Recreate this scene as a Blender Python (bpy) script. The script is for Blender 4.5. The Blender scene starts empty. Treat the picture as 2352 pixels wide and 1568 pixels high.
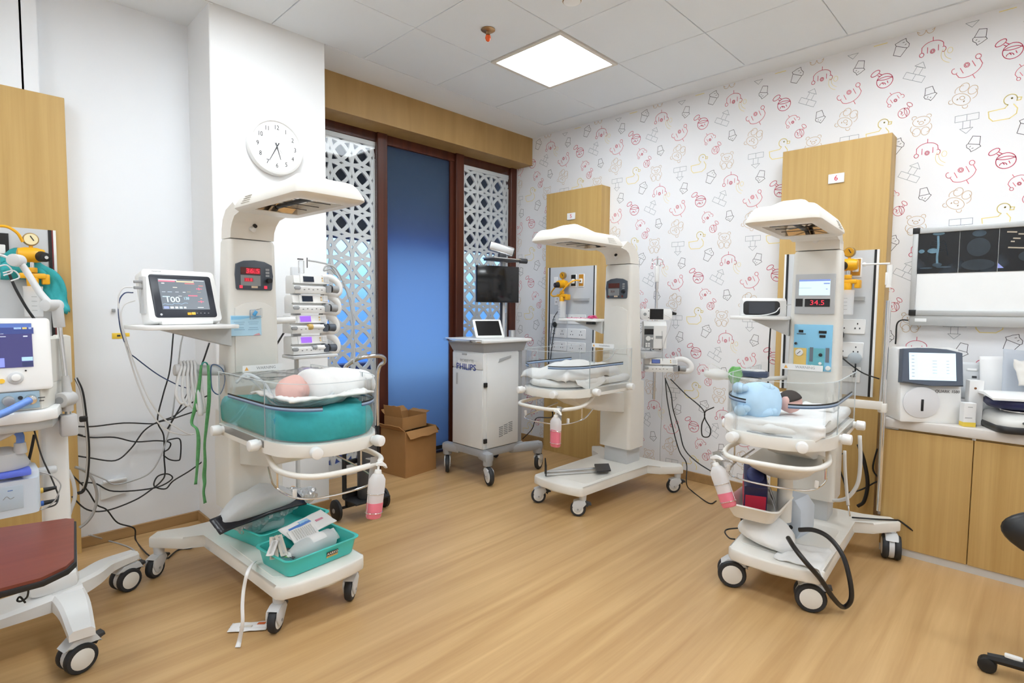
import bpy, bmesh, math, random
from mathutils import Vector, Matrix, noise
R = math.radians
PI = math.pi
sc = bpy.context.scene
COL = sc.collection
random.seed(7)

# ---------------------------------------------------------------- materials
MATS = {}
def nodes_of(name):
    m = bpy.data.materials.new(name); m.use_nodes = True
    nt = m.node_tree; nt.nodes.clear()
    o = nt.nodes.new('ShaderNodeOutputMaterial')
    return m, nt, o
def mat(name, col=(.5, .5, .5), rough=.45, metal=0., var=.03, scale=9., bump=0., spec=.5, emit=None, es=0.):
    """principled material with a faint procedural mottling of the colour"""
    if name in MATS: return MATS[name]
    m, nt, o = nodes_of(name)
    b = nt.nodes.new('ShaderNodeBsdfPrincipled'); nt.links.new(b.outputs[0], o.inputs[0])
    b.inputs['Roughness'].default_value = rough; b.inputs['Metallic'].default_value = metal
    b.inputs['Specular IOR Level'].default_value = spec
    tc = nt.nodes.new('ShaderNodeTexCoord')
    n = nt.nodes.new('ShaderNodeTexNoise'); n.inputs['Scale'].default_value = scale; n.inputs['Detail'].default_value = 3
    nt.links.new(tc.outputs['Object'], n.inputs['Vector'])
    mx = nt.nodes.new('ShaderNodeMix'); mx.data_type = 'RGBA'
    mx.inputs[6].default_value = (*[c*(1-var) for c in col], 1); mx.inputs[7].default_value = (*[min(1, c*(1+var)) for c in col], 1)
    nt.links.new(n.outputs[0], mx.inputs[0]); nt.links.new(mx.outputs[2], b.inputs['Base Color'])
    if bump:
        bp = nt.nodes.new('ShaderNodeBump'); bp.inputs['Strength'].default_value = bump; bp.inputs['Distance'].default_value = .01
        nt.links.new(n.outputs[0], bp.inputs['Height']); nt.links.new(bp.outputs[0], b.inputs['Normal'])
    if emit is not None:
        b.inputs['Emission Color'].default_value = (*emit, 1); b.inputs['Emission Strength'].default_value = es
    MATS[name] = m; return m
def wood(name, ca, cb, rough=.4, axis='z', fine=30., long=.8, spec=.4, contrast=(.3, .72)):
    if name in MATS: return MATS[name]
    m, nt, o = nodes_of(name)
    b = nt.nodes.new('ShaderNodeBsdfPrincipled'); nt.links.new(b.outputs[0], o.inputs[0])
    b.inputs['Roughness'].default_value = rough; b.inputs['Specular IOR Level'].default_value = spec
    tc = nt.nodes.new('ShaderNodeTexCoord'); mp = nt.nodes.new('ShaderNodeMapping')
    s = {'x': (long, fine, fine), 'y': (fine, long, fine), 'z': (fine, fine, long)}[axis]
    mp.inputs['Scale'].default_value = s
    nt.links.new(tc.outputs['Object'], mp.inputs['Vector'])
    n = nt.nodes.new('ShaderNodeTexNoise'); n.inputs['Scale'].default_value = 1.; n.inputs['Detail'].default_value = 6; n.inputs['Roughness'].default_value = .6
    n.inputs['Distortion'].default_value = .4
    nt.links.new(mp.outputs[0], n.inputs['Vector'])
    r = nt.nodes.new('ShaderNodeValToRGB'); r.color_ramp.elements[0].position = contrast[0]; r.color_ramp.elements[1].position = contrast[1]
    r.color_ramp.elements[0].color = (*ca, 1); r.color_ramp.elements[1].color = (*cb, 1)
    nt.links.new(n.outputs[0], r.inputs[0]); nt.links.new(r.outputs[0], b.inputs['Base Color'])
    MATS[name] = m; return m
def clear(name, tint=(.95, .97, .97), gloss=.10, rough=.03, amt=.8):
    """thin clear plastic: mostly lets light through, with fresnel reflections"""
    if name in MATS: return MATS[name]
    m, nt, o = nodes_of(name)
    t = nt.nodes.new('ShaderNodeBsdfTransparent'); t.inputs[0].default_value = (*tint, 1)
    g = nt.nodes.new('ShaderNodeBsdfGlossy'); g.inputs['Roughness'].default_value = rough
    lw = nt.nodes.new('ShaderNodeLayerWeight'); lw.inputs[0].default_value = gloss + .1
    mp = nt.nodes.new('ShaderNodeMath'); mp.operation = 'MULTIPLY'; mp.inputs[1].default_value = amt
    nt.links.new(lw.outputs[0], mp.inputs[0])
    mx = nt.nodes.new('ShaderNodeMixShader')
    nt.links.new(mp.outputs[0], mx.inputs[0]); nt.links.new(t.outputs[0], mx.inputs[1]); nt.links.new(g.outputs[0], mx.inputs[2])
    nt.links.new(mx.outputs[0], o.inputs[0])
    MATS[name] = m; return m
def milky(name, col, trans=.5, rough=.35):
    """thin cloudy plastic: diffuse + translucent + a little see-through"""
    if name in MATS: return MATS[name]
    m, nt, o = nodes_of(name)
    d = nt.nodes.new('ShaderNodeBsdfPrincipled'); d.inputs['Base Color'].default_value = (*col, 1); d.inputs['Roughness'].default_value = rough
    t = nt.nodes.new('ShaderNodeBsdfTranslucent'); t.inputs[0].default_value = (*col, 1)
    mx = nt.nodes.new('ShaderNodeMixShader'); mx.inputs[0].default_value = .35
    nt.links.new(d.outputs[0], mx.inputs[1]); nt.links.new(t.outputs[0], mx.inputs[2])
    tr = nt.nodes.new('ShaderNodeBsdfTransparent'); tr.inputs[0].default_value = (*[min(1, .5+c*.5) for c in col], 1)
    m2 = nt.nodes.new('ShaderNodeMixShader'); m2.inputs[0].default_value = trans
    nt.links.new(mx.outputs[0], m2.inputs[1]); nt.links.new(tr.outputs[0], m2.inputs[2]); nt.links.new(m2.outputs[0], o.inputs[0])
    MATS[name] = m; return m
def glow(name, col, s=1., base=(.02, .02, .02)):
    return mat(name, base, .3, emit=col, es=s*.48, var=0)

WHITE = mat('white_plastic', (.84, .84, .83), .35)
WARM = mat('warm_white_enamel', (.80, .78, .73), .4)
HOODW = mat('ivory_plastic', (.84, .81, .75), .38)
PALEG = mat('pale_grey_plastic', (.62, .63, .64), .45)
GREY = mat('grey_plastic', (.33, .34, .35), .5)
SLATE = mat('slate_plastic', (.07, .085, .11), .42)
DARK = mat('charcoal_plastic', (.035, .037, .042), .45)
BLACK = mat('black_rubber', (.009, .009, .010), .55)
BLACKG = mat('black_gloss', (.006, .006, .007), .12)
CHROME = mat('chrome', (.75, .75, .75), .12, 1.)
ALU = mat('brushed_aluminium', (.62, .63, .64), .35, 1.)
ALUP = mat('painted_aluminium', (.50, .51, .51), .4, .3)
TYRE = mat('tyre_rubber', (.02, .022, .026), .6)
PANELW = wood('beech_laminate', (.50, .315, .105), (.60, .40, .15), .45, 'z', 22., .7)
CABW = wood('oak_laminate_doors', (.46, .285, .095), (.60, .40, .155), .45, 'z', 26., .6)
FLOORW = wood('oak_floor', (.42, .245, .10), (.64, .42, .20), .33, 'x', 13., .55, .4, (.28, .75))
SKIRT = wood('oak_skirting', (.34, .20, .085), (.44, .27, .115), .5, 'x', 20., 1.)
PELM = wood('pelmet_veneer', (.36, .215, .075), (.44, .275, .105), .5, 'z', 10., 1.2)
MAHOG = wood('mahogany', (.055, .012, .006), (.11, .028, .012), .35, 'z', 30., 1.)
REDW = wood('red_laminate', (.15, .034, .021), (.21, .052, .033), .35, 'x', 25., 1.)
WALLW = mat('white_wall_paint', (.84, .86, .89), .75, var=.006, scale=2.5)
PILLW = mat('pillar_paint', (.86, .87, .88), .75, var=.006, scale=2.5)
PAPERW = mat('wallpaper_ground', (.83, .83, .845), .7, var=.01, scale=3.)
CEILW = mat('ceiling_tile_paint', (.78, .82, .86), .8, var=.012, scale=2.)
CEILB = mat('ceiling_border_paint', (.80, .825, .85), .8, var=.01, scale=2.)
TEAL = mat('teal_plastic', (.055, .58, .53), .35)
TEALC = mat('teal_cloth', (.04, .40, .425), .85, var=.12, scale=60., bump=.1)
WHITEC = mat('white_cloth', (.82, .82, .81), .9, var=.02, scale=50., bump=.08)
CARD = mat('cardboard', (.36, .18, .06), .85, var=.08, scale=14.)
PINKL = mat('pink_sanitizer', (.80, .20, .28), .3)
YELL = mat('yellow_plastic', (.85, .42, .01), .35)
AMBER = milky('amber_plastic', (.85, .45, .02), .15)
ACRYL = clear('clear_acrylic', (.988, .993, .993), .10, .03, .28)
BAG = clear('clear_film', (.975, .98, .985), .35, .12, .6)
MILK = milky('milky_plastic', (.92, .93, .94), .22)
SKIN = mat('newborn_skin', (.74, .46, .41), .55, var=.08, scale=30.)
HAIR = mat('dark_hair', (.045, .035, .03), .7)
BABYB = mat('pale_blue_cloth', (.52, .73, .92), .85, var=.06, scale=40.)
PAPER = mat('paper', (.82, .82, .82), .8)
NAVY = mat('navy_plastic', (.015, .02, .09), .35)
RED = mat('red_print', (.65, .02, .05), .5)
GREENT = mat('green_tape', (.10, .33, .12), .6, var=.35, scale=70.)

def crinkle(name):
    m, nt, o = nodes_of(name)
    t = nt.nodes.new('ShaderNodeBsdfTransparent'); t.inputs[0].default_value = (.96, .97, .98, 1)
    g = nt.nodes.new('ShaderNodeBsdfGlossy'); g.inputs['Roughness'].default_value = .14
    d = nt.nodes.new('ShaderNodeBsdfTranslucent'); d.inputs[0].default_value = (.9, .92, .94, 1)
    d2 = nt.nodes.new('ShaderNodeBsdfDiffuse'); d2.inputs[0].default_value = (.9, .92, .94, 1)
    tc = nt.nodes.new('ShaderNodeTexCoord'); n = nt.nodes.new('ShaderNodeTexVoronoi'); n.inputs['Scale'].default_value = 42.; nt.links.new(tc.outputs['Object'], n.inputs['Vector'])
    bp = nt.nodes.new('ShaderNodeBump'); bp.inputs['Strength'].default_value = .9; bp.inputs['Distance'].default_value = .02
    nt.links.new(n.outputs[0], bp.inputs['Height']); nt.links.new(bp.outputs[0], g.inputs['Normal']); nt.links.new(bp.outputs[0], d2.inputs['Normal'])
    def mix(f, a, b):
        x = nt.nodes.new('ShaderNodeMixShader'); x.inputs[0].default_value = f; nt.links.new(a, x.inputs[1]); nt.links.new(b, x.inputs[2]); return x.outputs[0]
    s = mix(.74, t.outputs[0], mix(.4, mix(.4, d2.outputs[0], d.outputs[0]), g.outputs[0]))
    nt.links.new(s, o.inputs[0]); MATS[name] = m; return m
CRINK = crinkle('crinkled_film')

# ---------------------------------------------------------------- mesh builder
ROOTM = {}
def smooth_path(pts, k=4, closed=False):
    P = [Vector(p) for p in pts]
    if len(P) < 3 or k < 2: return P
    out = []; n = len(P)
    rng = range(n if closed else n-1)
    for i in rng:
        p0 = P[(i-1) % n] if closed or i > 0 else P[0]*2-P[1]
        p1 = P[i]; p2 = P[(i+1) % n]
        p3 = P[(i+2) % n] if closed or i+2 < n else P[-1]*2-P[-2]
        for j in range(k):
            t = j/k
            out.append(.5*((2*p1)+(p2-p0)*t+(2*p0-5*p1+4*p2-p3)*t*t+(3*p1-p0-3*p2+p3)*t**3))
    if not closed: out.append(P[-1])
    return out
def rrect(w, d, r, n=4, cx=0, cy=0):
    """rounded rectangle outline, counter-clockwise"""
    o = []
    for sx, sy, a in ((1, 1, 0), (-1, 1, 90), (-1, -1, 180), (1, -1, 270)):
        for i in range(n+1):
            t = R(a+90*i/n)
            o.append((cx+sx*(w/2-r)+r*math.cos(t), cy+sy*(d/2-r)+r*math.sin(t)))
    return o
class MB:
    def __init__(s): s.bm = bmesh.new(); s.mats = []; s.i = 0; s.T = Matrix()
    def m(s, mt):
        if mt not in s.mats: s.mats.append(mt)
        s.i = s.mats.index(mt); return s
    def at(s, loc=(0, 0, 0), rot=(0, 0, 0)):
        s.T = Matrix.Translation(loc) @ (Matrix.Rotation(rot[2], 4, 'Z') @ Matrix.Rotation(rot[1], 4, 'Y') @ Matrix.Rotation(rot[0], 4, 'X')); return s
    def _v(s, p): return s.bm.verts.new(s.T @ Vector(p))
    def _f(s, vs):
        try: f = s.bm.faces.new(vs)
        except ValueError: return
        f.material_index = s.i; return f
    def merge(s, t, M=None):
        vm = {}
        M = s.T if M is None else s.T @ M
        for v in t.verts: vm[v] = s.bm.verts.new(M @ v.co)
        for f in t.faces: s._f([vm[v] for v in f.verts])
        t.free(); return s
    def box(s, c, d, bev=.0, seg=2, rot=None):
        t = bmesh.new(); bmesh.ops.create_cube(t, size=1)
        bmesh.ops.scale(t, vec=Vector(d), verts=t.verts)
        if bev > 0:
            b = min(bev, min(d)*.49)
            bmesh.ops.bevel(t, geom=list(t.edges), offset=b, segments=seg, affect='EDGES', profile=.5)
        M = Matrix.Translation(c)
        if rot: M = M @ Matrix.Rotation(rot[2], 4, 'Z') @ Matrix.Rotation(rot[1], 4, 'Y') @ Matrix.Rotation(rot[0], 4, 'X')
        return s.merge(t, M)
    def loft(s, rings, cap0=True, cap1=True, closed=True):
        V = [[s._v(p) for p in r] for r in rings]
        n = len(V[0])
        for a, b in zip(V, V[1:]):
            for i in range(n if closed else n-1):
                j = (i+1) % n
                s._f([a[i], a[j], b[j], b[i]])
        if cap0: s._f(list(reversed(V[0])))
        if cap1: s._f(V[-1])
        return s
    def prism(s, poly, z0, z1, bev=0., seg=2):
        """outline in xy raised from z0 to z1, edges eased by bev"""
        if bev <= 0: return s.loft([[(x, y, z) for x, y in poly] for z in (z0, z1)])
        t = bmesh.new()
        a = [t.verts.new((x, y, z0)) for x, y in poly]; b = [t.verts.new((x, y, z1)) for x, y in poly]
        t.faces.new(list(reversed(a))); t.faces.new(b)
        for i in range(len(a)): t.faces.new([a[i], a[(i+1) % len(a)], b[(i+1) % len(a)], b[i]])
        es = [e for e in t.edges if abs(e.verts[0].co.z-e.verts[1].co.z) < 1e-6]
        bmesh.ops.bevel(t, geom=es, offset=bev, segments=seg, affect='EDGES', profile=.5)
        return s.merge(t)
    def prism_x(s, poly, x0, x1, bev=0.):
        """outline in yz swept along x"""
        T = s.T; s.T = T @ Matrix(((0, 0, 1, 0), (1, 0, 0, 0), (0, 1, 0, 0), (0, 0, 0, 1)))
        s.prism(poly, x0, x1, bev); s.T = T; return s
    def prism_y(s, poly, y0, y1, bev=0.):
        """outline in xz swept along y (mirrored order kept outward)"""
        T = s.T; s.T = T @ Matrix(((1, 0, 0, 0), (0, 0, -1, 0), (0, 1, 0, 0), (0, 0, 0, 1)))
        s.prism(poly, -y1, -y0, bev); s.T = T; return s
    def cyl(s, p0, p1, r0, r1=None, n=16, bev=0.):
        r1 = r0 if r1 is None else r1
        p0 = Vector(p0); p1 = Vector(p1); d = (p1-p0); L = d.length
        q = d.to_track_quat('Z', 'Y').to_matrix().to_4x4(); M = Matrix.Translation(p0) @ q
        prof = [(r0, 0), (r1, L)] if not bev else [(r0-bev, 0), (r0-.3*bev, .3*bev), (r0, bev), (r1, L-bev), (r1-.3*bev, L-.3*bev), (r1-bev, L)]
        rings = [[M @ Vector((r*math.cos(2*PI*i/n), r*math.sin(2*PI*i/n), z)) for i in range(n)] for r, z in prof]
        return s.loft(rings)
    def lathe(s, prof, c=(0, 0, 0), n=24, axis='z', cap=True):
        c = Vector(c); rings = []
        for r, h in prof:
            g = []
            for i in range(n):
                a = 2*PI*i/n; x, y = r*math.cos(a), r*math.sin(a)
                p = {'z': (x, y, h), 'y': (x, -h, y), 'x': (h, x, y)}[axis]
                g.append(c+Vector(p))
            rings.append(g)
        return s.loft(rings, cap, cap)
    def tube(s, pts, r, n=8, k=4, closed=False, flat=1.):
        P = smooth_path(pts, k, closed); L = len(P)
        up = Vector((0, 0, 1)); rings = []; prev = None
        for i, p in enumerate(P):
            a = P[i-1] if (i > 0 or closed) else P[i]; b = P[(i+1) % L] if (i < L-1 or closed) else P[i]
            t = (b-a)
            t = t.normalized() if t.length > 1e-9 else Vector((0, 0, 1))
            if prev is None:
                u = t.cross(up)
                if u.length < 1e-3: u = t.cross(Vector((1, 0, 0)))
            else: u = prev-t*prev.dot(t)
            if u.length < 1e-6: u = t.orthogonal()
            u.normalize(); prev = u; w = t.cross(u)
            rr = r(i/(L-1)) if callable(r) else r
            rings.append([p+u*rr*math.cos(2*PI*j/n)+w*rr*flat*math.sin(2*PI*j/n) for j in range(n)])
        if closed: rings.append(rings[0])
        return s.loft(rings, not closed, not closed)
    def ball(s, c, r, n=16, m=10):
        r = (r, r, r) if not isinstance(r, (tuple, list)) else r
        c = Vector(c); rings = []
        for i in range(m+1):
            a = -PI/2+PI*i/m; ca = max(math.cos(a), .02)
            rings.append([c+Vector((r[0]*ca*math.cos(2*PI*j/n), r[1]*ca*math.sin(2*PI*j/n), r[2]*math.sin(a))) for j in range(n)])
        return s.loft(rings)
    def sheet(s, f, nu, nv, th=.002):
        """cloth or film: f(u,v) -> point, given a real thickness"""
        G = [[Vector(f(i/nu, j/nv)) for j in range(nv+1)] for i in range(nu+1)]
        N = [[None]*(nv+1) for _ in range(nu+1)]
        for i in range(nu+1):
            for j in range(nv+1):
                a = G[min(i+1, nu)][j]-G[max(i-1, 0)][j]; b = G[i][min(j+1, nv)]-G[i][max(j-1, 0)]
                nn = a.cross(b); N[i][j] = nn.normalized() if nn.length > 1e-12 else Vector((0, 0, 1))
        A = [[s._v(G[i][j]) for j in range(nv+1)] for i in range(nu+1)]
        B = [[s._v(G[i][j]-N[i][j]*th) for j in range(nv+1)] for i in range(nu+1)]
        for i in range(nu):
            for j in range(nv):
                s._f([A[i][j], A[i+1][j], A[i+1][j+1], A[i][j+1]]); s._f([B[i][j], B[i][j+1], B[i+1][j+1], B[i+1][j]])
        for i in range(nu):
            s._f([A[i][0], B[i][0], B[i+1][0], A[i+1][0]]); s._f([A[i][nv], A[i+1][nv], B[i+1][nv], B[i][nv]])
        for j in range(nv):
            s._f([A[0][j], A[0][j+1], B[0][j+1], B[0][j]]); s._f([A[nu][j], B[nu][j], B[nu][j+1], A[nu][j+1]])
        return s
    def ribbon(s, pts, wd, w, th=.0012, k=5):
        P = smooth_path(pts, k); wd = Vector(wd).normalized(); rings = []
        for i, p_ in enumerate(P):
            t_ = (P[min(i+1, len(P)-1)]-P[max(i-1, 0)]).normalized(); n_ = t_.cross(wd)
            n_ = n_.normalized() if n_.length > 1e-6 else Vector((0, 1, 0)); v_ = n_.cross(t_).normalized()
            ww = w(i/(len(P)-1)) if callable(w) else w
            rings.append([p_+v_*ww/2+n_*th/2, p_-v_*ww/2+n_*th/2, p_-v_*ww/2-n_*th/2, p_+v_*ww/2-n_*th/2])
        return s.loft(rings)
    def quad(s, a, b, c, d): s._f([s._v(p) for p in (a, b, c, d)]); return s
    def build(s, name, parent=None, world=False, loc=None, sharp=40, flat=False, label=None):
        me = bpy.data.meshes.new(name)
        bmesh.ops.recalc_face_normals(s.bm, faces=s.bm.faces)
        if world and parent is not None:
            s.bm.transform(ROOTM[parent.name].inverted())
        if loc is not None: s.bm.transform(Matrix.Translation(-Vector(loc)))
        s.bm.to_mesh(me); s.bm.free()
        for mt in s.mats: me.materials.append(mt)
        if not flat:
            me.polygons.foreach_set('use_smooth', [True]*len(me.polygons))
            me.set_sharp_from_angle(angle=R(sharp))
        o = bpy.data.objects.new(name, me); COL.objects.link(o)
        if parent is not None:
            o.parent = parent; ROOTM[o.name] = ROOTM[parent.name]
        else:
            if loc is not None: o.location = loc
            ROOTM[o.name] = Matrix.Translation(loc if loc is not None else (0, 0, 0))
        if label: o['label'] = label
        return o
def tag(o, label, cat, group=None):
    o['label'] = label; o['category'] = cat
    if group: o['group'] = group
    return o
def thing(name, label, cat, loc=(0, 0, 0), rz=0., group=None):
    o = bpy.data.objects.new(name, None); COL.objects.link(o)
    o.empty_display_size = .1
    o.location = loc; o.rotation_euler = (0, 0, rz)
    ROOTM[o.name] = Matrix.Translation(loc) @ Matrix.Rotation(rz, 4, 'Z')
    return tag(o, label, cat, group)
def solo(mb, name, label, cat, group=None, sharp=40, flat=False):
    """a thing that is one mesh; its origin goes to the middle of its base"""
    mn = [min(v.co[i] for v in mb.bm.verts) for i in range(3)]; mx = [max(v.co[i] for v in mb.bm.verts) for i in range(3)]
    o = mb.build(name, None, loc=((mn[0]+mx[0])/2, (mn[1]+mx[1])/2, mn[2]), sharp=sharp, flat=flat)
    return tag(o, label, cat, group)
def struct(mb, name, parent=None, flat=True, sharp=40):
    o = mb.build(name, parent, flat=flat, sharp=sharp); o['kind'] = 'structure'; return o
def letters(txt, size, mt, parent, loc, rot, name='lettering', ext=.0004, world=False, align='CENTER', sx=1., part_label=None):
    cu = bpy.data.curves.new('t', 'FONT'); cu.body = txt; cu.size = size; cu.extrude = ext
    cu.align_x = align; cu.align_y = 'CENTER'; cu.resolution_u = 3
    ob = bpy.data.objects.new('t', cu); COL.objects.link(ob)
    dg = bpy.context.evaluated_depsgraph_get(); dg.update()
    me = bpy.data.meshes.new_from_object(ob.evaluated_get(dg))
    bpy.data.objects.remove(ob); bpy.data.curves.remove(cu)
    me.name = name
    M = Matrix.Translation(loc) @ (rot if isinstance(rot, Matrix) else Matrix.Rotation(rot[2], 4, 'Z') @ Matrix.Rotation(rot[1], 4, 'Y') @ Matrix.Rotation(rot[0], 4, 'X')) @ Matrix.Diagonal((sx, 1, 1, 1))
    if world: M = ROOTM[parent.name].inverted() @ M
    me.transform(M); me.materials.clear(); me.materials.append(mt)
    o = bpy.data.objects.new(name, me); COL.objects.link(o); o.parent = parent; ROOTM[o.name] = ROOTM[parent.name]
    if part_label: o['label'] = part_label
    return o
FRONT = (R(90), 0, 0)            # text or a face that looks along -y
def copy_tree(o, parent=None):
    c = o.copy(); COL.objects.link(c)
    if parent is not None: c.parent = parent
    for ch in list(o.children): copy_tree(ch, c)
    return c
def metaball_mesh(elems, res=.006, name='body'):
    """one continuous organic surface from (kind, pos, radius, dims, quat)"""
    mbd = bpy.data.metaballs.new('mb'); mbd.resolution = res; mbd.render_resolution = res; mbd.threshold = .4
    for p, r, dims in elems:
        e = mbd.elements.new(); e.co = p; e.radius = r; e.stiffness = 2.
        if dims: e.type = 'ELLIPSOID'; e.size_x, e.size_y, e.size_z = dims
    ob = bpy.data.objects.new(name+'_mb', mbd); COL.objects.link(ob)
    dg = bpy.context.evaluated_depsgraph_get(); dg.update()
    me = bpy.data.meshes.new_from_object(ob.evaluated_get(dg)); bpy.data.objects.remove(ob); bpy.data.metaballs.remove(mbd)
    return me

# ---------------------------------------------------------------- camera
CAM = (-2.5781, -2.7384, 1.325)
_r = Vector((0.698315, -0.715724, 0.009779)); _u = Vector((0.037036, 0.049772, 0.998074)); _w = Vector((0.714832, 0.696608, -0.061264))
cd = bpy.data.cameras.new('camera'); cam = bpy.data.objects.new('camera', cd); COL.objects.link(cam)
cam.matrix_world = Matrix(((_r.x, _u.x, -_w.x, CAM[0]), (_r.y, _u.y, -_w.y, CAM[1]), (_r.z, _u.z, -_w.z, CAM[2]), (0, 0, 0, 1)))
cd.sensor_width = 36; cd.lens = 36*1266.76/2352; cd.clip_start = .02
sc.camera = cam
sc.view_settings.view_transform = 'Standard'; sc.view_settings.look = 'None'; sc.view_settings.gamma = 1; sc.view_settings.use_curve_mapping = False
sc.view_settings.exposure = 1.3
sc.cycles.use_denoising = True
sc.cycles.max_bounces = 8; sc.cycles.diffuse_bounces = 5; sc.cycles.glossy_bounces = 4; sc.cycles.transparent_max_bounces = 24; sc.cycles.transmission_bounces = 6
sc.cycles.sample_clamp_indirect = 6
# ---------------------------------------------------------------- shell
H = 2.947
XR = 1.42; YL = .966; PX0, PX1, PY = -1.53, -.865, .59; YD = 1.11
XW, YS = -4.6, -5.2
b = MB().m(FLOORW); b.box((-1.6, -2., -.05), (6.4, 7., .1)); struct(b, 'floor')
# ceiling: white plaster border with a tiled field of 600 mm panels
b = MB().m(CEILB)
b.box((-1.6, -2., H+.06), (6.4, 7., .1)); 
b.box((1.318, -2.05, H+.005), (.21, 6.3, .01)); b.box((.28, .845, H+.0045), (2.29, .534, .01)); b.box((-3.06, .78, H+.005), (3.1, .4, .01))
cl = struct(b, 'ceiling')
for i in range(-8, 3):
    for j in range(-1, 9):
        x0, x1 = .6*i, min(.6*i+.6, 1.214); y1, y0 = -.6*j, -.6*j-.6
        y1 = min(y1, .578)
        if x1-x0 < .05 or (i, j) in ((0, 0), (0, 3), (-3, 0), (-3, 3), (-6, 0), (-6, 3), (0, 6), (-3, 6)): continue
        t = MB().m(CEILW); t.box(((x0+x1)/2, (y0+y1)/2, H+.011), (x1-x0-.005, y1-y0-.005, .02), .002, 1)
        if j == -1 and i == -3: pass
        o = t.build('ceiling_tile', cl, flat=True)
b = MB().m(WALLW)
b.box(((XW+PX0)/2, YL+.1, H/2), (PX0-XW, .2, H+.1)); struct(b, 'wall_left')
b = MB().m(PILLW); b.box(((PX0+PX1)/2, (PY+1.3)/2, H/2), (PX1-PX0, 1.3-PY, H+.1), .004, 1); struct(b, 'wall_pillar')
b = MB().m(PAPERW); b.box((XR+.1, -1.95, H/2), (.2, 6.5, H+.1)); wr = struct(b, 'wall_right')
b = MB().m(WALLW); b.box((-1.6, YS-.1, H/2), (6.4, .2, H+.1)); struct(b, 'wall_rear')
b = MB().m(WALLW); b.box((XW-.1, -2., H/2), (.2, 7., H+.1)); struct(b, 'wall_side')
b = MB().m(WALLW); b.box((.28, 1.25, H-.12), (2.3, .12, .24)); struct(b, 'wall_back')
# skirtings
for nm, c, d in (('baseboard_left', ((XW+PX0)/2, YL-.006, .03), (PX0-XW, .012, .06)), ('baseboard_pillar', ((PX0+PX1)/2, PY-.006, .03), (PX1-PX0+.024, .012, .06)),
                 ('baseboard_pillar_side', (PX0-.006, (PY+YL)/2, .03), (.012, YL-PY, .06)), ('baseboard_right', (XR-.006, -2., .035), (.012, 6.2, .07))):
    b = MB().m(SKIRT); b.box(c, d, .003, 1); struct(b, nm)
# pelmet and mahogany frame of the glazed partition
b = MB().m(PELM); b.box((.277, (.908+YD+.02)/2, (2.69+H)/2), (2.284, YD+.02-.908, H-2.69)); struct(b, 'trim_1')
posts = [(-0.161, -0.072), (0.643, 0.733), (1.341, 1.42)]
for k, (x0, x1) in enumerate(posts):
    b = MB().m(MAHOG); b.box(((x0+x1)/2, YD+.06, 1.35), (x1-x0, .12, 2.7), .004, 1); struct(b, 'trim_%d' % (k+2))
b = MB().m(MAHOG); b.box((.277, YD+.075, 2.665), (2.284, .09, .09), .004, 1); struct(b, 'trim_5')
b = MB().m(MAHOG); b.box((-.83, YD+.06, 1.35), (.07, .12, 2.7)); struct(b, 'trim_6')
# fretwork window panels
FRET = mat('white_fretwork', (.80, .79, .76), .5)
def ring(b, cx, cz, r, w, y0, y1, x0, x1, z0, z1, n=72):
    for i in range(n):
        q = []
        for k in (i, i+1):
            a = 2*PI*k/n
            q.append([(cx+(r+s*w/2)*math.cos(a), cz+(r+s*w/2)*math.sin(a)) for s in (-1, 1)])
        mx_, mz_ = cx+r*math.cos(2*PI*(i+.5)/n), cz+r*math.sin(2*PI*(i+.5)/n)
        if not (x0 < mx_ < x1 and z0 < mz_ < z1): continue
        p = [(min(max(x, x0), x1), min(max(z, z0), z1)) for x, z in (q[0][0], q[0][1], q[1][1], q[1][0])]
        f = [(x, y0, z) for x, z in p]; g = [(x, y1, z) for x, z in p]
        b.quad(*f); b.quad(*reversed(g)); b.quad(f[0], g[0], g[3], f[3]); b.quad(f[1], f[2], g[2], g[1])
GLASS = clear('window_glass', (.97, .985, 1.), .12, .01)
def fret_window(nm, x0, x1, xd, zd):
    """x0..x1 wide, one diamond hole of the pattern centred at (xd, zd)"""
    pitch = .178; y0, y1 = YD+.045, YD+.057; z0, z1 = .07, 2.585
    b = MB().m(FRET)
    for kz in range(-14, 8):
        for kx in range(-5, 6):
            cx, cz = xd+(kx+.5)*pitch, zd+(kz+.5)*pitch
            if cx < x0-pitch or cx > x1+pitch or cz < -.15: continue
            e = ((kx*3+kz*5) % 11)*.00035
            ring(b, cx, cz, pitch, pitch*.15, y0-e, y1+e, x0, x1, z0, z1)
    yc = (y0+y1)/2
    for c, d in (((x0+.008, yc, 1.28), (.016, .022, 2.42)), ((x1-.008, yc, 1.28), (.016, .022, 2.42)), (((x0+x1)/2, yc, 2.63), (x1-x0, .024, .09)), (((x0+x1)/2, yc, .05), (x1-x0, .024, .1))):
        b.box(c, d)
    w = struct(b, nm)
    g = MB().m(GLASS); g.box(((x0+x1)/2, YD+.025, 1.34), (x1-x0, .006, 2.66)); g.build('pane', w, flat=True)
fret_window('window_1', -.80, posts[0][0], -.452, 1.781)
fret_window('window_2', posts[1][1], posts[2][0], 1.024, 2.134)
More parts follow.
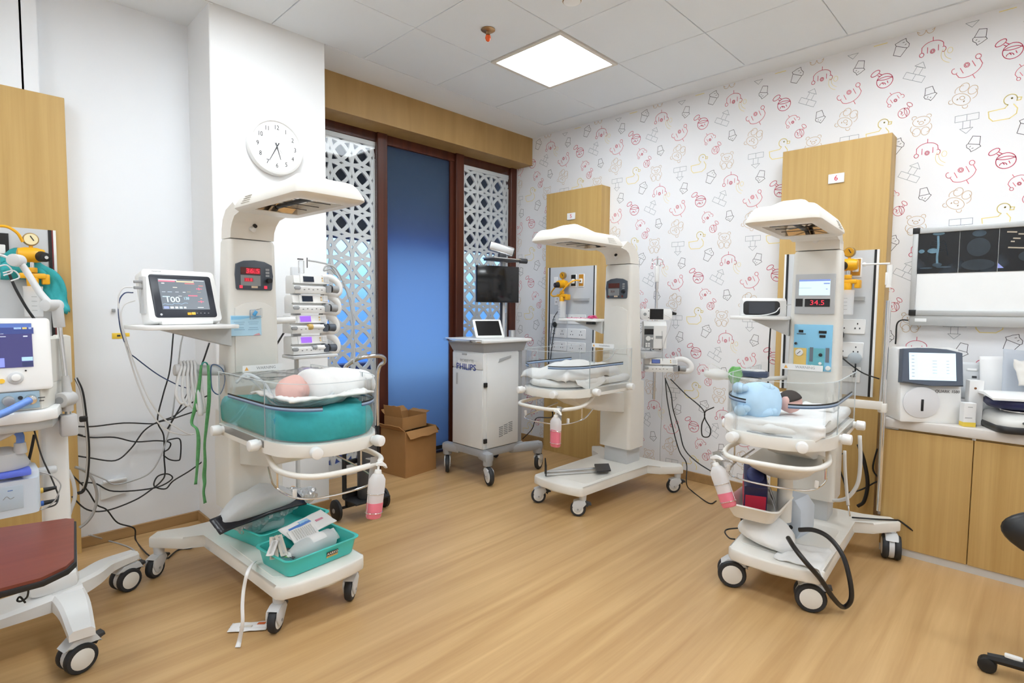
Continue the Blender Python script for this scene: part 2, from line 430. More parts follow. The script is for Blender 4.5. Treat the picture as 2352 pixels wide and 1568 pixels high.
# frosted blue glass door
m, nt, o = nodes_of('frosted_blue_glass'); MATS['frost'] = m
tl = nt.nodes.new('ShaderNodeBsdfTranslucent'); tl.inputs[0].default_value = (.72, .85, 1., 1)
gl = nt.nodes.new('ShaderNodeBsdfGlossy'); gl.inputs['Roughness'].default_value = .25; gl.inputs[0].default_value = (.8, .85, .9, 1)
df = nt.nodes.new('ShaderNodeBsdfDiffuse'); df.inputs[0].default_value = (.035, .045, .065, 1)
fr = nt.nodes.new('ShaderNodeTexNoise'); fr.inputs['Scale'].default_value = 3.
m1 = nt.nodes.new('ShaderNodeMixShader'); m1.inputs[0].default_value = .12
nt.links.new(tl.outputs[0], m1.inputs[1]); nt.links.new(df.outputs[0], m1.inputs[2])
lw = nt.nodes.new('ShaderNodeLayerWeight'); lw.inputs[0].default_value = .1
m2 = nt.nodes.new('ShaderNodeMixShader'); nt.links.new(lw.outputs[0], m2.inputs[0]); nt.links.new(m1.outputs[0], m2.inputs[1]); nt.links.new(gl.outputs[0], m2.inputs[2])
nt.links.new(m2.outputs[0], o.inputs[0])
dx0, dx1 = posts[0][1], posts[1][0]
b = MB().m(m); b.box(((dx0+dx1)/2, YD+.06, 1.33), (dx1-dx0, .008, 2.6)); dr = struct(b, 'door_1')
b = MB().m(BLACK); b.box(((dx0+dx1)/2, YD+.05, .06), (dx1-dx0, .012, .03)); b.build('door_seal', dr, flat=True)
b = MB().m(MAHOG); b.box((dx1-.02, YD+.055, 1.33), (.04, .03, 2.6)); b.build('door_stile', dr, flat=True)
# outside: a dark roller shutter box hanging low beyond the glass, a blue-grey ledge with an added light block
SHUT = mat('dark_shutter', (.05, .055, .065), .7)
b = MB().m(SHUT); b.box((.3, 1.56, 1.897+.6), (3.4, .14, 1.2)); struct(b, 'trim_7')
b = MB().m(mat('ledge_and_blocker', (.09, .10, .24), .8)); b.box((.3, 2.3, .05), (4., 2.2, .1)); b.box((.3, 1.75, .43), (4., .12, .76)); struct(b, 'trim_8')  # second box is an unseen wall added to block light from the lower door
# duct trims in the far left corner
b = MB().m(WALLW); b.box((-2.49, .93, 1.48), (.55, .08, 2.95)); struct(b, 'trim_9')
b = MB().m(BLACK); b.box((-2.276, .905, 2.6), (.014, .03, .7), .003, 1); struct(b, 'trim_10')
b = MB().m(wood('raw_wood_strip', (.30, .16, .05), (.62, .45, .24), .7, 'z', 60., 12.)); b.box((-2.234, .94, 2.6), (.016, .05, .7), .002, 1); struct(b, 'trim_11')

# ---------------------------------------------------------------- wallpaper prints on the right wall
INK = {'red': mat('ink_crimson', (.62, .035, .11), .6), 'blk': mat('ink_black', (.035, .033, .035), .6), 'tan': mat('ink_tan', (.62, .43, .25), .6),
       'gry': mat('ink_grey', (.22, .25, .28), .6), 'yel': mat('ink_yellow', (.88, .73, .28), .6), 'pnk': mat('ink_pink', (.72, .14, .20), .6)}
def arc(cx, cy, rx, ry, a0, a1, n=16, rot=0):
    o = []
    for i in range(n+1):
        a = R(a0+(a1-a0)*i/n); x, y = rx*math.cos(a), ry*math.sin(a)
        o.append((cx+x*math.cos(R(rot))-y*math.sin(R(rot)), cy+x*math.sin(R(rot))+y*math.cos(R(rot))))
    return o
def rattle():
    return [arc(.1, -.12, .33, .33, 0, 360, 24), arc(.1, .05, .33, .12, 200, 340, 10), arc(.1, -.1, .33, .16, 20, 160, 10), arc(.02, -.3, .12, .1, 0, 180, 8),
            arc(-.3, .32, .2, .11, 0, 360, 14, 30), [(-.2, .2), (-.1, .12)], [(-.14, .28), (-.02, .18)], [(.0, -.18), (.06, -.28)], [(.2, -.15), (.24, -.25)]]
def mobile():
    return [arc(0, -.05, .45, .35, 25, 155, 14), [(0, .3), (0, .48)], arc(-.42, -.25, .09, .1, 0, 360, 8), arc(0, -.18, .09, .1, 0, 360, 8), arc(0, -.18, .05, .06, 0, 360, 6), arc(.42, -.2, .09, .12, -120, 120, 8),
            [(-.2, .05), (-.2, -.22)], [(.22, .05), (.22, -.2)], [(-.42, .1), (-.42, -.14)], [(.4, .1), (.42, -.08)]]
def cupcake():
    return [[(-.3, .02), (-.2, -.48), (.2, -.48), (.3, .02), (-.3, .02)], [(-.3, .02), (-.4, .12), (-.28, .24), (-.2, .34), (0, .5), (.1, .36), (.3, .26), (.36, .1), (.3, .02)], [(-.05, .25), (.02, .3)], [(.12, .15), (.16, .22)]]
def blocks():
    return [[(-.45, -.4), (0, -.4), (0, -.1), (-.45, -.1), (-.45, -.4)], [(0, -.4), (.45, -.4), (.45, -.1), (0, -.1)], [(-.14, -.1), (-.14, .25), (.14, .25), (.14, -.1)], [(-.25, .25), (0, .5), (.25, .25), (-.25, .25)]]
def bear():
    return [arc(0, .22, .36, .25, 0, 360, 20), arc(-.3, .44, .1, .09, 20, 230, 8), arc(.3, .44, .1, .09, -50, 160, 8), arc(-.18, -.28, .17, .2, 0, 360, 14), arc(.18, -.28, .17, .2, 0, 360, 14),
            arc(0, -.1, .44, .3, 150, 235, 8), arc(0, -.1, .44, .3, -55, 30, 8), arc(0, .15, .1, .08, 0, 360, 8), arc(-.14, .26, .015, .03, 0, 360, 6), arc(.14, .26, .015, .03, 0, 360, 6)]
def duck():
    return [arc(.2, .28, .2, .2, -20, 250, 16), [(.39, .32), (.52, .3), (.5, .2), (.38, .2)], [(.13, .09), (.05, -.02), (-.45, -.05), (-.42, -.3), (-.3, -.45), (.2, -.45), (.4, -.3), (.42, -.1), (.3, .08)], arc(.24, .32, .02, .02, 0, 360, 6)]
def banana():
    return [arc(.3, .2, .6, .55, 150, 250, 12), arc(.4, .3, .55, .5, 155, 245, 12), arc(.1, .35, .12, .16, 0, 360, 10)]
# motif, ink, first place (y, z), size, turn, line width
MOT = [(rattle, 'red', -.797, 2.724, .125, 0, .0036), (rattle, 'pnk', -.921, 2.506, .085, -75, .003), (mobile, 'red', -1.036, 2.834, .12, 0, .003), (mobile, 'pnk', -1.204, 2.668, .135, 205, .0033),
       (mobile, 'pnk', -.861, 2.593, .09, 30, .0028), (cupcake, 'blk', -.885, 2.88, .10, -25, .0026), (cupcake, 'blk', -1.244, 2.824, .085, 165, .0026), (cupcake, 'blk', -1.034, 2.575, .08, 188, .0026),
       (blocks, 'gry', -.968, 2.714, .115, -28, .002), (blocks, 'gry', -1.207, 2.373, .115, 180, .002), (bear, 'tan', -1.001, 2.401, .115, 0, .0026), (bear, 'tan', -1.191, 2.53, .12, 150, .0026),
       (duck, 'yel', -1.358, 2.418, .135, 0, .0045), (banana, 'yel', -1.106, 2.759, .1, 0, .0022)]
b = MB()
for f, ink, y0, z0, sz, rot, lw_ in MOT:
    st = f(); b.m(INK[ink]); cr, sr = math.cos(R(rot)), math.sin(R(rot))
    for i in range(-6, 6):
        for j in range(-6, 2):
            yy, zz = y0-.572*i, z0+.572*j
            if not (-3.9 < yy < 1.2 and .0 < zz < H+.05): continue
            for s in st:
                q = [(yy-sz*(x*cr-z*sr), zz+sz*(x*sr+z*cr)) for x, z in s]
                for (ya, za), (yb, zb) in zip(q, q[1:]):
                    if max(za, zb) > H-.002 or min(za, zb) < .08 or max(ya, yb) > 1.1: continue
                    dy, dz = yb-ya, zb-za; L = math.hypot(dy, dz) or 1e-6
                    ny, nz = -dz/L*lw_/2, dy/L*lw_/2; ey, ez = dy/L*lw_*.3, dz/L*lw_*.3
                    b.quad((XR-.0006, ya-ey+ny, za-ez+nz), (XR-.0006, ya-ey-ny, za-ez-nz), (XR-.0006, yb+ey-ny, zb+ez-nz), (XR-.0006, yb+ey+ny, zb+ez+nz))
b.build('wallpaper_print', wr, flat=True)

# ---------------------------------------------------------------- light: recessed LED panels in the ceiling grid, sky outside
LED = glow('led_diffuser', (.88, .95, 1.), 19.0, (.8, .8, .8))
def led_panel(i, j, label):
    t = thing('ceiling_light', label, 'ceiling light', (.6*i+.3, -.6*j-.3, H))
    f = MB().m(mat('light_frame', (.7, .66, .60), .5))
    for c, d in (((-.285, 0, .003), (.026, .596, .02)), ((.285, 0, .003), (.026, .596, .02)), ((0, -.285, .003), (.544, .026, .02)), ((0, .285, .003), (.544, .026, .02))): f.box(c, d)
    f.build('frame', t, flat=True)
    f = MB().m(LED); f.box((0, 0, .009), (.544, .544, .006)); f.build('diffuser', t, flat=True)
led_panel(0, 0, 'square glowing ceiling light panel above the middle of the room')
for i, j, l in ((0, 3, 'glowing ceiling panel over the right bed'), (-3, 0, 'glowing ceiling panel over the left bed'), (-3, 3, 'glowing ceiling panel in the middle behind the camera'),
                (-6, 0, 'glowing ceiling panel at the far left of the room'), (-6, 3, 'glowing ceiling panel at left behind the camera'), (0, 6, 'glowing ceiling panel at the rear right of the room'), (-3, 6, 'glowing ceiling panel at the rear middle of the room')):
    led_panel(i, j, l)
wd = bpy.data.worlds.new('world'); sc.world = wd; wd.use_nodes = True
nt = wd.node_tree; nt.nodes.clear()
wo = nt.nodes.new('ShaderNodeOutputWorld'); bg = nt.nodes.new('ShaderNodeBackground'); nt.links.new(bg.outputs[0], wo.inputs[0])
tc = nt.nodes.new('ShaderNodeTexCoord'); sp = nt.nodes.new('ShaderNodeSeparateXYZ'); nt.links.new(tc.outputs['Generated'], sp.inputs[0])
mr = nt.nodes.new('ShaderNodeMapRange'); mr.inputs[1].default_value = -.35; mr.inputs[2].default_value = .35; nt.links.new(sp.outputs['Z'], mr.inputs[0])
rp = nt.nodes.new('ShaderNodeValToRGB'); nt.links.new(mr.outputs[0], rp.inputs[0])
e = rp.color_ramp.elements; e[0].position = .1; e[0].color = (.03, .035, .14, 1); e[1].position = 1.; e[1].color = (.22, .36, .58, 1)
for ps, c in ((.35, (.03, .10, .34)), (.5, (.07, .19, .52)), (.60, (.21, .42, .68)), (.7, (.42, .68, .95)), (.82, (.45, .68, .95))):
    k = e.new(ps); k.color = (*c, 1)
nt.links.new(rp.outputs[0], bg.inputs[0]); bg.inputs[1].default_value = 1.15

# ---------------------------------------------------------------- bed-head panels and what hangs on them
def socket_plate(t, name, y0, y1, z0, z1, holes=1, x=1.285):
    """white plate on a panel that looks along -x"""
    b = MB().m(WHITE); b.box((x, (y0+y1)/2, (z0+z1)/2), (.012, abs(y1-y0), z1-z0), .003, 1)
    o = b.build(name, t, world=True)
    if holes:
        for k in range(holes):
            yc = y0+(y1-y0)*(k+.5)/holes
            h = MB().m(DARK); zc = (z0+z1)/2
            for dy, dz in ((0, .018), (-.012, -.010), (.012, -.010)): h.box((x-.0065, yc+dy, zc+dz), (.003, .006, .009))
            h.build('pin_holes', o, world=True, flat=True)
    return o
def bedhead(y0, y1, label, plates):
    x0 = 1.292
    t = thing('bed_head_panel', label, 'wall panel', (1.356, (y0+y1)/2, 0))
    b = MB().m(PANELW); b.box(((x0+XR)/2, (y0+y1)/2, 1.18), (XR-x0, y1-y0, 2.36), .002, 1); b.build('board', t, world=True, flat=True)
    py0, py1 = y0+.038, y1-.046
    b = MB().m(mat('service_plate_grey', (.60, .62, .64), .35)); b.box((x0-.003, (py0+py1)/2, 1.25), (.008, py1-py0, .88)); b.build('service_plate', t, world=True, flat=True)
    for yy in (py0+.012, py1-.012):
        b = MB().m(BLACK); b.box((x0-.006, yy, 1.25), (.01, .014, .88)); b.build('black_trim', t, world=True, flat=True)
        b = MB().m(WHITE); b.box((x0-.006, yy+(.012 if yy > (y0+y1)/2 else -.012), 1.25), (.012, .012, .88)); b.build('edge_trim', t, world=True, flat=True)
    for name, ya, yb, za, zb, h in plates: socket_plate(t, name, ya, yb, za, zb, h)
    return t
def gas_outlet(t, yc, zc, m, w=.062, h=.115, x=1.285):
    b = MB().m(WHITE); b.box((x, yc, zc), (.01, w, h), .002, 1)
    b.m(m); b.box((x-.006, yc, zc+.004), (.006, w-.014, h-.016))
    b.m(WHITE); b.box((x-.011, yc, zc-.004), (.012, w*.55, h*.36), .004, 1)
    b.m(DARK); b.cyl((x-.016, yc, zc-.004), (x-.020, yc, zc-.004), .008, n=10)
    return b.build('gas_outlet', t, world=True)
AMB = mat('amber_print', (.55, .25, .02), .4)
P5 = bedhead(.004, .61, 'tall beech wall panel behind the empty middle bed near the corner', [
    ('switch_plate', .50, .455, 1.52, 1.605, 0), ('socket_plate', .49, .42, 1.35, 1.43, 1),
    ('socket_plate', .54, .345, 1.185, 1.27, 2), ('socket_plate', .335, .135, 1.185, 1.27, 2),
    ('socket_plate', .54, .345, 1.06, 1.145, 2), ('socket_plate', .335, .135, 1.06, 1.145, 2),
    ('socket_plate', .54, .345, .94, 1.025, 2), ('socket_plate', .335, .135, .94, 1.025, 2)])
gas_outlet(P5, .275, 1.565, BLACK); gas_outlet(P5, .19, 1.565, AMB)
P6 = bedhead(-2.03, -1.43, 'tall beech wall panel behind the right bed', [
    ('socket_plate', -1.78, -1.945, 1.185, 1.275, 2), ('socket_plate', -1.55, -1.74, 1.185, 1.275, 2),
    ('socket_plate', -1.78, -1.94, 1.04, 1.135, 2), ('socket_plate', -1.55, -1.74, 1.04, 1.135, 2), ('socket_plate', -1.78, -1.93, .89, .985, 2)])
gas_outlet(P6, -1.775, 1.585, BLACK); gas_outlet(P6, -1.88, 1.585, AMB)
for t in (P5, P6):
    yc = t.location.y
    b = MB().m(ALUP); b.box((1.278, yc-.12, 1.40), (.018, .17, .022)); b.build('rail', t, world=True, flat=True)
def number_sign(yc, zc, txt, label):
    t = thing('number_sign', label, 'sign', (1.290, yc, zc-.03))
    b = MB().m(WHITE); b.box((1.287, yc, zc), (.008, .088, .058), .002, 1); b.build('plate', t, world=True)
    Mx = Matrix(((0, 0, -1, 0), (-1, 0, 0, 0), (0, 1, 0, 0), (0, 0, 0, 1)))
    letters(txt, .045, RED, t, (1.2824, yc, zc), Mx, 'number', world=True, ext=.0006)
number_sign(.318, 2.13, '5', 'small white number sign with a red 5, on the panel by the corner')
number_sign(-1.75, 2.14, '6', 'small white number sign with a red 6, on the right panel')
# panel of the left bed, on the left wall
t = thing('bed_head_panel', 'tall beech wall panel at the left edge of the room', 'wall panel', (-2.35, .9, 0))
b = MB().m(PANELW); b.box((-2.42, .926, 1.18), (.6, .08, 2.36), .002, 1); b.build('board', t, world=True, flat=True)
b = MB().m(mat('service_plate_grey', (.6, .62, .64))); b.box((-2.43, .882, 1.25), (.5, .008, .88)); b.build('service_plate', t, world=True, flat=True)
b = MB().m(BLACK); b.box((-2.2, .879, 1.25), (.013, .01, .88)); b.build('black_trim', t, world=True, flat=True)
b = MB().m(mat('dark_red_trim', (.2, .02, .02))); b.box((-2.19, .879, 1.25), (.006, .01, .88)); b.build('red_trim', t, world=True, flat=True)
b = MB().m(WHITE); b.box((-2.182, .878, 1.25), (.011, .012, .88)); b.build('edge_trim', t, world=True, flat=True)
b = MB().m(BLACK); b.box((-2.385, .875, 1.60), (.062, .006, .115)); b.m(WHITE); b.box((-2.385, .872, 1.58), (.036, .012, .045), .003, 1); b.build('gas_outlet', t, world=True)

# suction regulators: yellow body, black dial knob, gauge on top, clear collection cup below, looped hose
def regulator(label, P, ax, jar=True, hose=None, dialw=1.):
    """P: point on the panel, ax: 'x' (panel looks along -x) or 'y'"""
    t = thing('suction_regulator', label, 'regulator', P, 0 if ax == 'y' else R(-90))
    b = MB().m(YELL)
    b.cyl((0, -.002, 0), (0, -.05, 0), .018, n=12)
    b.lathe([(.012, -.055), (.03, -.05), (.036, -.025), (.036, .02), (.028, .048), (.012, .052)], (0, -.085, 0), 20, 'x')
    b.build('body', t)
    fx_ = -1 if ax == 'x' else 1.6
    k = MB().m(BLACK); k.at((0, 0, 0)); k.cyl((.02*fx_, -.11, -.006), (.03*fx_, -.15, -.012), .026, .022, 18, .004); k.m(CHROME); k.cyl((.03*fx_, -.149, -.012), (.0305*fx_, -.152, -.012), .008, n=10); k.build('knob', t)
    g = MB().m(mat('gauge_rim', (.35, .24, .10), .3, .4)); g.cyl((0, -.06, .075), (0, -.088, .075), .031, n=24, bev=.004)
    g.m(AMBER if ax == 'x' else mat('gauge_face', (.85, .74, .45), .3)); g.cyl((0, -.088, .075), (0, -.0895, .075), .026, n=24)
    g.m(YELL); g.cyl((0, -.075, .03), (0, -.075, .052), .008, n=10)
    gg = g.build('gauge', t)
    n = MB().m(BLACK); n.box((.004, -.0905, .08), (.004, .002, .026), rot=(0, R(-30), 0)); n.build('needle', gg, flat=True)
    v = MB().m(CHROME); v.cyl((0, -.085, -.03), (0, -.085, -.06), .009, n=10); v.m(YELL); v.cyl((0, -.085, -.06), (0, -.085, -.085), .020, n=16, bev=.003)
    v.box((.0, -.085, -.10), (.10, .035, .026), .006); v.box((.05, -.07, -.115), (.03, .05, .05), .006); v.cyl((0, -.085, -.11), (0, -.085, -.17), .024, .02, 16, .003)
    v.build('trap_head', t)
    if jar:
        j = MB().m(MILK); j.lathe([(.03, -.30), (.035, -.295), (.036, -.17), (.038, -.15)], (0, -.085, 0), 20, 'z', False)
        j.m(GREY)
        for q in range(4): j.box((0, -.1225, -.2-.022*q), (.02, .001, .002))
        j.build('collection_cup', t)
    if hose:
        h = MB().m(YELL); h.tube(hose, .0065, 8, 5); h.build('hose', t)
    return t
regulator('yellow suction regulator with a wide hose loop, panel by the corner', (1.283, .335, 1.535), 'x', True,
          [(-.012, -.115, .0), (-.06, -.10, -.02), (-.125, -.085, -.075), (-.10, -.09, -.105), (-.02, -.10, -.095), (.03, -.1, -.045), (.075, -.08, .005), (.11, -.05, .03), (.145, -.018, .03)])
regulator('yellow suction regulator on the panel behind the right bed', (1.283, -1.86, 1.60), 'x', True,
          [(-.03, -.09, .0), (-.08, -.09, .0), (-.12, -.07, -.01), (-.14, -.06, -.03)])
regulator('yellow suction regulator with a round gauge above the ventilator at left', (-2.28, .874, 1.555), 'y', True,
          [(-.03, -.09, .06), (-.05, -.1, .10), (-.09, -.1, .125), (-.14, -.1, .11), (-.2, -.1, .04)])
# x-ray viewing box and its films
t = thing('xray_viewer', 'wall mounted light box with grey frame above the counter', 'light box', (1.40, -2.6, 1.24))
ya, yb = -2.145, -3.05
b = MB().m(ALUP); yc = (ya+yb)/2
b.box((1.40, yc, 1.275), (.07, ya-yb, .062), .006); b.build('lower_housing', t, world=True)
b = MB().m(ALUP); b.box((1.385, yc, 1.318), (.05, ya-yb-.02, .03), .004); b.box((1.385, yc, 1.788), (.05, ya-yb-.02, .03), .004); b.box((1.385, ya-.012, 1.55), (.05, .026, .48), .004); b.box((1.385, yb+.012, 1.55), (.05, .026, .48), .004); b.build('frame', t, world=True)
b = MB().m(mat('opal_screen', (.86, .87, .87), .5)); b.box((1.39, yc, 1.55), (.03, ya-yb-.05, .45)); b.build('opal_screen', t, world=True, flat=True)
for z in (1.318, 1.79):
    b = MB().m(BLACK); b.box((1.382, ya-.014, z), (.052, .034, .034), .003); b.build('corner_cap', t, world=True)
b = MB().m(mat('torn_sticker', (.85, .86, .86))); b.box((1.3645, -2.2, 1.276), (.002, .055, .02), .0008); b.build('sticker', t, world=True)
m, nt, o = nodes_of('xray_film')
bs = nt.nodes.new('ShaderNodeBsdfPrincipled'); bs.inputs['Roughness'].default_value = .25; nt.links.new(bs.outputs[0], o.inputs[0])
tc = nt.nodes.new('ShaderNodeTexCoord'); nz = nt.nodes.new('ShaderNodeTexNoise'); nz.inputs['Scale'].default_value = 9; nt.links.new(tc.outputs['Object'], nz.inputs['Vector'])
rp = nt.nodes.new('ShaderNodeValToRGB'); rp.color_ramp.elements[0].position = .5; rp.color_ramp.elements[0].color = (.006, .007, .009, 1); rp.color_ramp.elements[1].position = .8; rp.color_ramp.elements[1].color = (.03, .045, .065, 1)
nt.links.new(nz.outputs[0], rp.inputs[0]); nt.links.new(rp.outputs[0], bs.inputs['Base Color'])
FILM = m
BONE = mat('film_bone', (.035, .06, .085), .3, var=.4, scale=40.); BONE2 = mat('film_bone_bright', (.13, .24, .32), .3, var=.4, scale=30.); BONE3 = mat('film_faint', (.022, .032, .042), .3, var=.3, scale=30.); LBL = mat('film_tape', (.42, .36, .28), .5)
def film(y0, y1, label, kind):
    t = thing('xray_film', label, 'x-ray film', (1.372, (y0+y1)/2, 1.545), 0, 'x-ray films on the light box')
    b = MB().m(FILM); b.box((1.3735, (y0+y1)/2, 1.66), (.0016, abs(y1-y0), .232)); b.build('film_sheet', t, world=True, flat=True)
    yc = (y0+y1)/2; b = MB(); x = 1.3724
    def blob(dy, z, ry, rz, m_, k=0): 
        b.m(m_); b.lathe([(.0001, 0), (1, 0), (1, .0003+k*.0001), (.0001, .0003+k*.0001)], (0, 0, 0), 20, 'x')
        vs = list(b.bm.verts)[-80:]
        for v in vs: v.co = Vector((x-v.co.x, yc+dy+v.co.y*ry, z+v.co.z*rz))
    if kind == 0:
        b.m(BONE)
        for q in range(6):
            for sg in (-1, 1): b.tube([(x-.0004, yc+sg*.006, 1.722-.011*q), (x-.0004, yc+sg*(.024+.003*q), 1.727-.012*q), (x-.0004, yc+sg*(.034+.0022*q), 1.712-.012*q), (x-.0004, yc+sg*(.030+.003*q), 1.700-.012*q)], .0013, 4, 3, flat=.3)
        b.m(BONE2); b.tube([(x-.0006, yc+.002, 1.755), (x-.0006, yc-.001, 1.70), (x-.0006, yc+.002, 1.64), (x-.0006, yc, 1.60)], .006, 6, 4, flat=1.0)
        for v in list(b.bm.verts): v.co.x = min(max(v.co.x, x-.0012), x-.0002)
        blob(.022, 1.672, .026, .014, BONE2, 1); blob(0, 1.767, .028, .008, BONE2, 2); blob(.075, 1.672, .014, .011, BONE2, 1); blob(-.03, 1.578, .035, .005, BONE, 1); blob(.05, 1.575, .03, .004, BONE, 1); blob(0, 1.592, .022, .012, BONE, 1)
    elif kind == 1:
        blob(0, 1.755, .03, .018, BONE, 0); blob(.0, 1.68, .05, .05, BONE3, 0); blob(.015, 1.68, .03, .02, BONE3, 1); blob(.0, 1.585, .07, .03, BONE3, 0)
    else:
        blob(-.03, 1.74, .03, .03, BONE2, 0); blob(-.03, 1.62, .05, .03, BONE3, 0); b.m(LBL)
        for dy, z, w in ((.05, 1.75, .04), (.03, 1.715, .03), (.045, 1.70, .016), (.02, 1.665, .085), (.0, 1.735, .05)): b.box((x-.0008, yc+dy, z), (.0004, w, .007), rot=(R(6), 0, 0))
        b.m(mat('film_corner', (.3, .35, .75))); b.quad((x-.0008, y0, 1.562), (x-.0008, y0-.025, 1.562), (x-.0008, y0, 1.59), (x-.0008, y0, 1.562))
    b.build('exposure_marks', t, world=True, flat=True)
film(-2.168, -2.355, 'x-ray film of a bright small ribcage, leftmost on the light box', 0)
film(-2.357, -2.52, 'faint dark x-ray film, second from left on the light box', 1)
film(-2.522, -2.72, 'x-ray film with pale tape strips at the right frame edge', 2)
# clock
t = thing('wall_clock', 'round white wall clock on the white pillar', 'clock', (-1.188, .59, 2.252))
b = MB().m(WHITE); b.lathe([(.145, 0), (.163, .004), (.165, .02), (.158, .036), (.146, .040), (.14, .032)], (0, 0, 0), 48, 'y', True); b.build('case', t)
b = MB().m(mat('clock_face', (.88, .88, .88), .4)); b.lathe([(.001, .0325), (.1405, .0325), (.1405, .034), (.001, .034)], (0, 0, 0), 48, 'y'); b.build('face', t)
for k in range(1, 13):
    a = R(90-30*k); letters(str(k), .036, DARK, t, (.109*math.cos(a), -.0345, .109*math.sin(a)), FRONT, 'numeral', sx=.85)
letters('- -----', .012, GREY, t, (0, -.0345, .062), FRONT, 'dial_mark')
def hand(name, ang, l, w, back, dep, m_):
    b = MB().m(m_); a = R(90-ang); d = Vector((math.cos(a), 0, math.sin(a))); nrm = Vector((-d.z, 0, d.x))
    y = -.036-dep
    p = [(-d*back+nrm*w), (d*l+nrm*w*.4), (d*l-nrm*w*.4), (-d*back-nrm*w)]
    b.loft([[(q.x, y, q.z) for q in p], [(q.x, y-.001, q.z) for q in p]]); b.build(name, t, flat=True)
hand('hour_hand', 163, .075, .0032, .022, 0, DARK); hand('minute_hand', 208, .098, .0028, .025, .0015, DARK); hand('second_hand', 140, .05, .0008, .03, .003, GREY)
# sprinkler head and round detector
t = thing('sprinkler', 'brass ceiling sprinkler head with an orange bulb', 'sprinkler', (-.301, -.299, H))
b = MB().m(mat('brass', (.42, .27, .14), .3, .9)); b.lathe([(.002, 0), (.04, 0), (.042, -.004), (.03, -.012), (.014, -.016), (.012, -.03), (.002, -.03)], (0, 0, 0), 20); b.build('escutcheon', t)
b = MB().m(mat('orange_bulb', (.85, .12, .02), .25)); b.lathe([(.002, -.028), (.014, -.034), (.017, -.048), (.012, -.062), (.004, -.068)], (0, 0, 0), 14); b.build('bulb', t)
t = thing('ceiling_detector', 'small round ceiling detector at the top picture edge', 'detector', (-.225, -.86, H))
b = MB().m(WHITE); b.lathe([(.002, .002), (.055, .002), (.055, -.012), (.045, -.02), (.002, -.022)], (0, 0, 0), 24); b.build('detector_base', t)
b = MB().m(mat('brass', (.42, .27, .14))); b.lathe([(.046, -.0195), (.05, -.016), (.05, -.0145), (.046, -.018)], (0, 0, 0), 24); b.build('ring', t)
# low cable cover plate, yellow sticker, bracket on the left wall
b = MB().m(mat('cover_plate', (.76, .77, .77), .5)); b.prism_y([(-2.02, .245), (-1.90, .262), (-1.90, .34), (-2.02, .335)], .952, .967); b.box((-1.955, .945, .345), (.11, .03, .012), .003)
solo(b, 'cover_plate', 'white cable cover plate low on the left wall', 'cover plate')
t = thing('wall_sticker', 'yellow sticker on the left wall under the monitor shelf', 'sticker', (-1.905, .965, 1.13))
b = MB().m(mat('sticker_yellow', (.88, .60, .06), .5)); b.box((-1.915, .965, 1.147), (.055, .003, .032), .0014); b.box((-1.872, .965, 1.152), (.022, .003, .02), .0014); b.build('sticker_base', t, world=True)
b = MB().m(DARK); b.box((-1.912, .963, 1.148), (.016, .002, .01)); b.build('print', t, world=True)
b = MB().m(GREY); b.box((-1.933, .955, 1.288), (.014, .024, .018), .003); solo(b, 'wall_clip', 'small grey clip on the left wall above the yellow sticker', 'clip')
# counter cabinet along the right wall
t = thing('base_cabinet', 'low oak cabinet with two doors under the counter', 'cabinet', (1.2, -2.8, 0))
cx0, cy0, cy1 = 1.0, -2.117, -3.6; XB = 1.395
b = MB().m(CABW); b.box(((cx0+.018+XB)/2, (cy0+cy1)/2, .365), (XB-cx0-.018, cy0-cy1, .65), .002, 1); b.build('carcass', t, world=True, flat=True)
b = MB().m(mat('plinth_white', (.66, .66, .65), .5)); b.box(((cx0+XB)/2+.005, (cy0+cy1)/2, .02), (XB-cx0-.01, cy0-cy1, .04)); b.build('plinth', t, world=True, flat=True)
for k, (a, c) in enumerate(((cy0, -2.493), (-2.497, -2.90), (-2.904, -3.3))):
    b = MB().m(CABW); b.box((cx0+.008, (a+c)/2, .362), (.018, a-c, .64), .0015, 1); d = b.build('door', t, world=True, flat=True)
b = MB().m(ALUP); b.box((cx0-.001, -2.15, .692), (.004, .06, .012)); b.build('door_edge_strip', t, world=True, flat=True)
b = MB().m(ALUP); b.box((cx0-.001, -2.495, .69), (.004, .014, .014)); b.build('door_edge_strip', t, world=True, flat=True)
b = MB().m(mat('worktop', (.68, .64, .60), .35)); b.box(((cx0-.012+XR)/2, (cy0+cy1)/2, .718), (XR-cx0+.012, cy0-cy1+.01, .05), .006)
solo(b, 'worktop', 'pale stone worktop on the oak cabinet', 'worktop')

# ---------------------------------------------------------------- radiant warmers (three of one kind)
STRB = mat('stripe_blue', (.10, .17, .30), .3); STRL = mat('stripe_pale_blue', (.42, .55, .75), .3)
LEDRED = glow('red_led', (1., .03, .07), 1.1, (.1, .01, .01)); LEDDIM = mat('red_led_off', (.12, .02, .012), .25)
EDGE = milky('acrylic_edge', (.80, .84, .86), .25)
MIRR = mat('reflector_mirror', (.80, .74, .66), .08, 1., var=.01)
def tray_outline(w=.225, front=-.77, back=-.07, rf=.20, rb=.04, n=8, inset=0.):
    """bed outline from back-right round the front to back-left (open at the back)"""
    w -= inset; front += inset
    o = [(w, back), (w, back-.15), (w, back-.3)]
    for i in range(n+1):
        a = R(0-90*i/n); o.append((w-rf*.85+rf*.85*math.cos(a), front+rf*1.15+rf*1.15*math.sin(a)))
    o.append((0, front-.008))
    for i in range(n+1):
        a = R(-90-90*i/n); o.append((-w+rf*.85+rf*.85*math.cos(a), front+rf*1.15+rf*1.15*math.sin(a)))
    o += [(-w, back-.3), (-w, back-.15), (-w, back)]
    return o
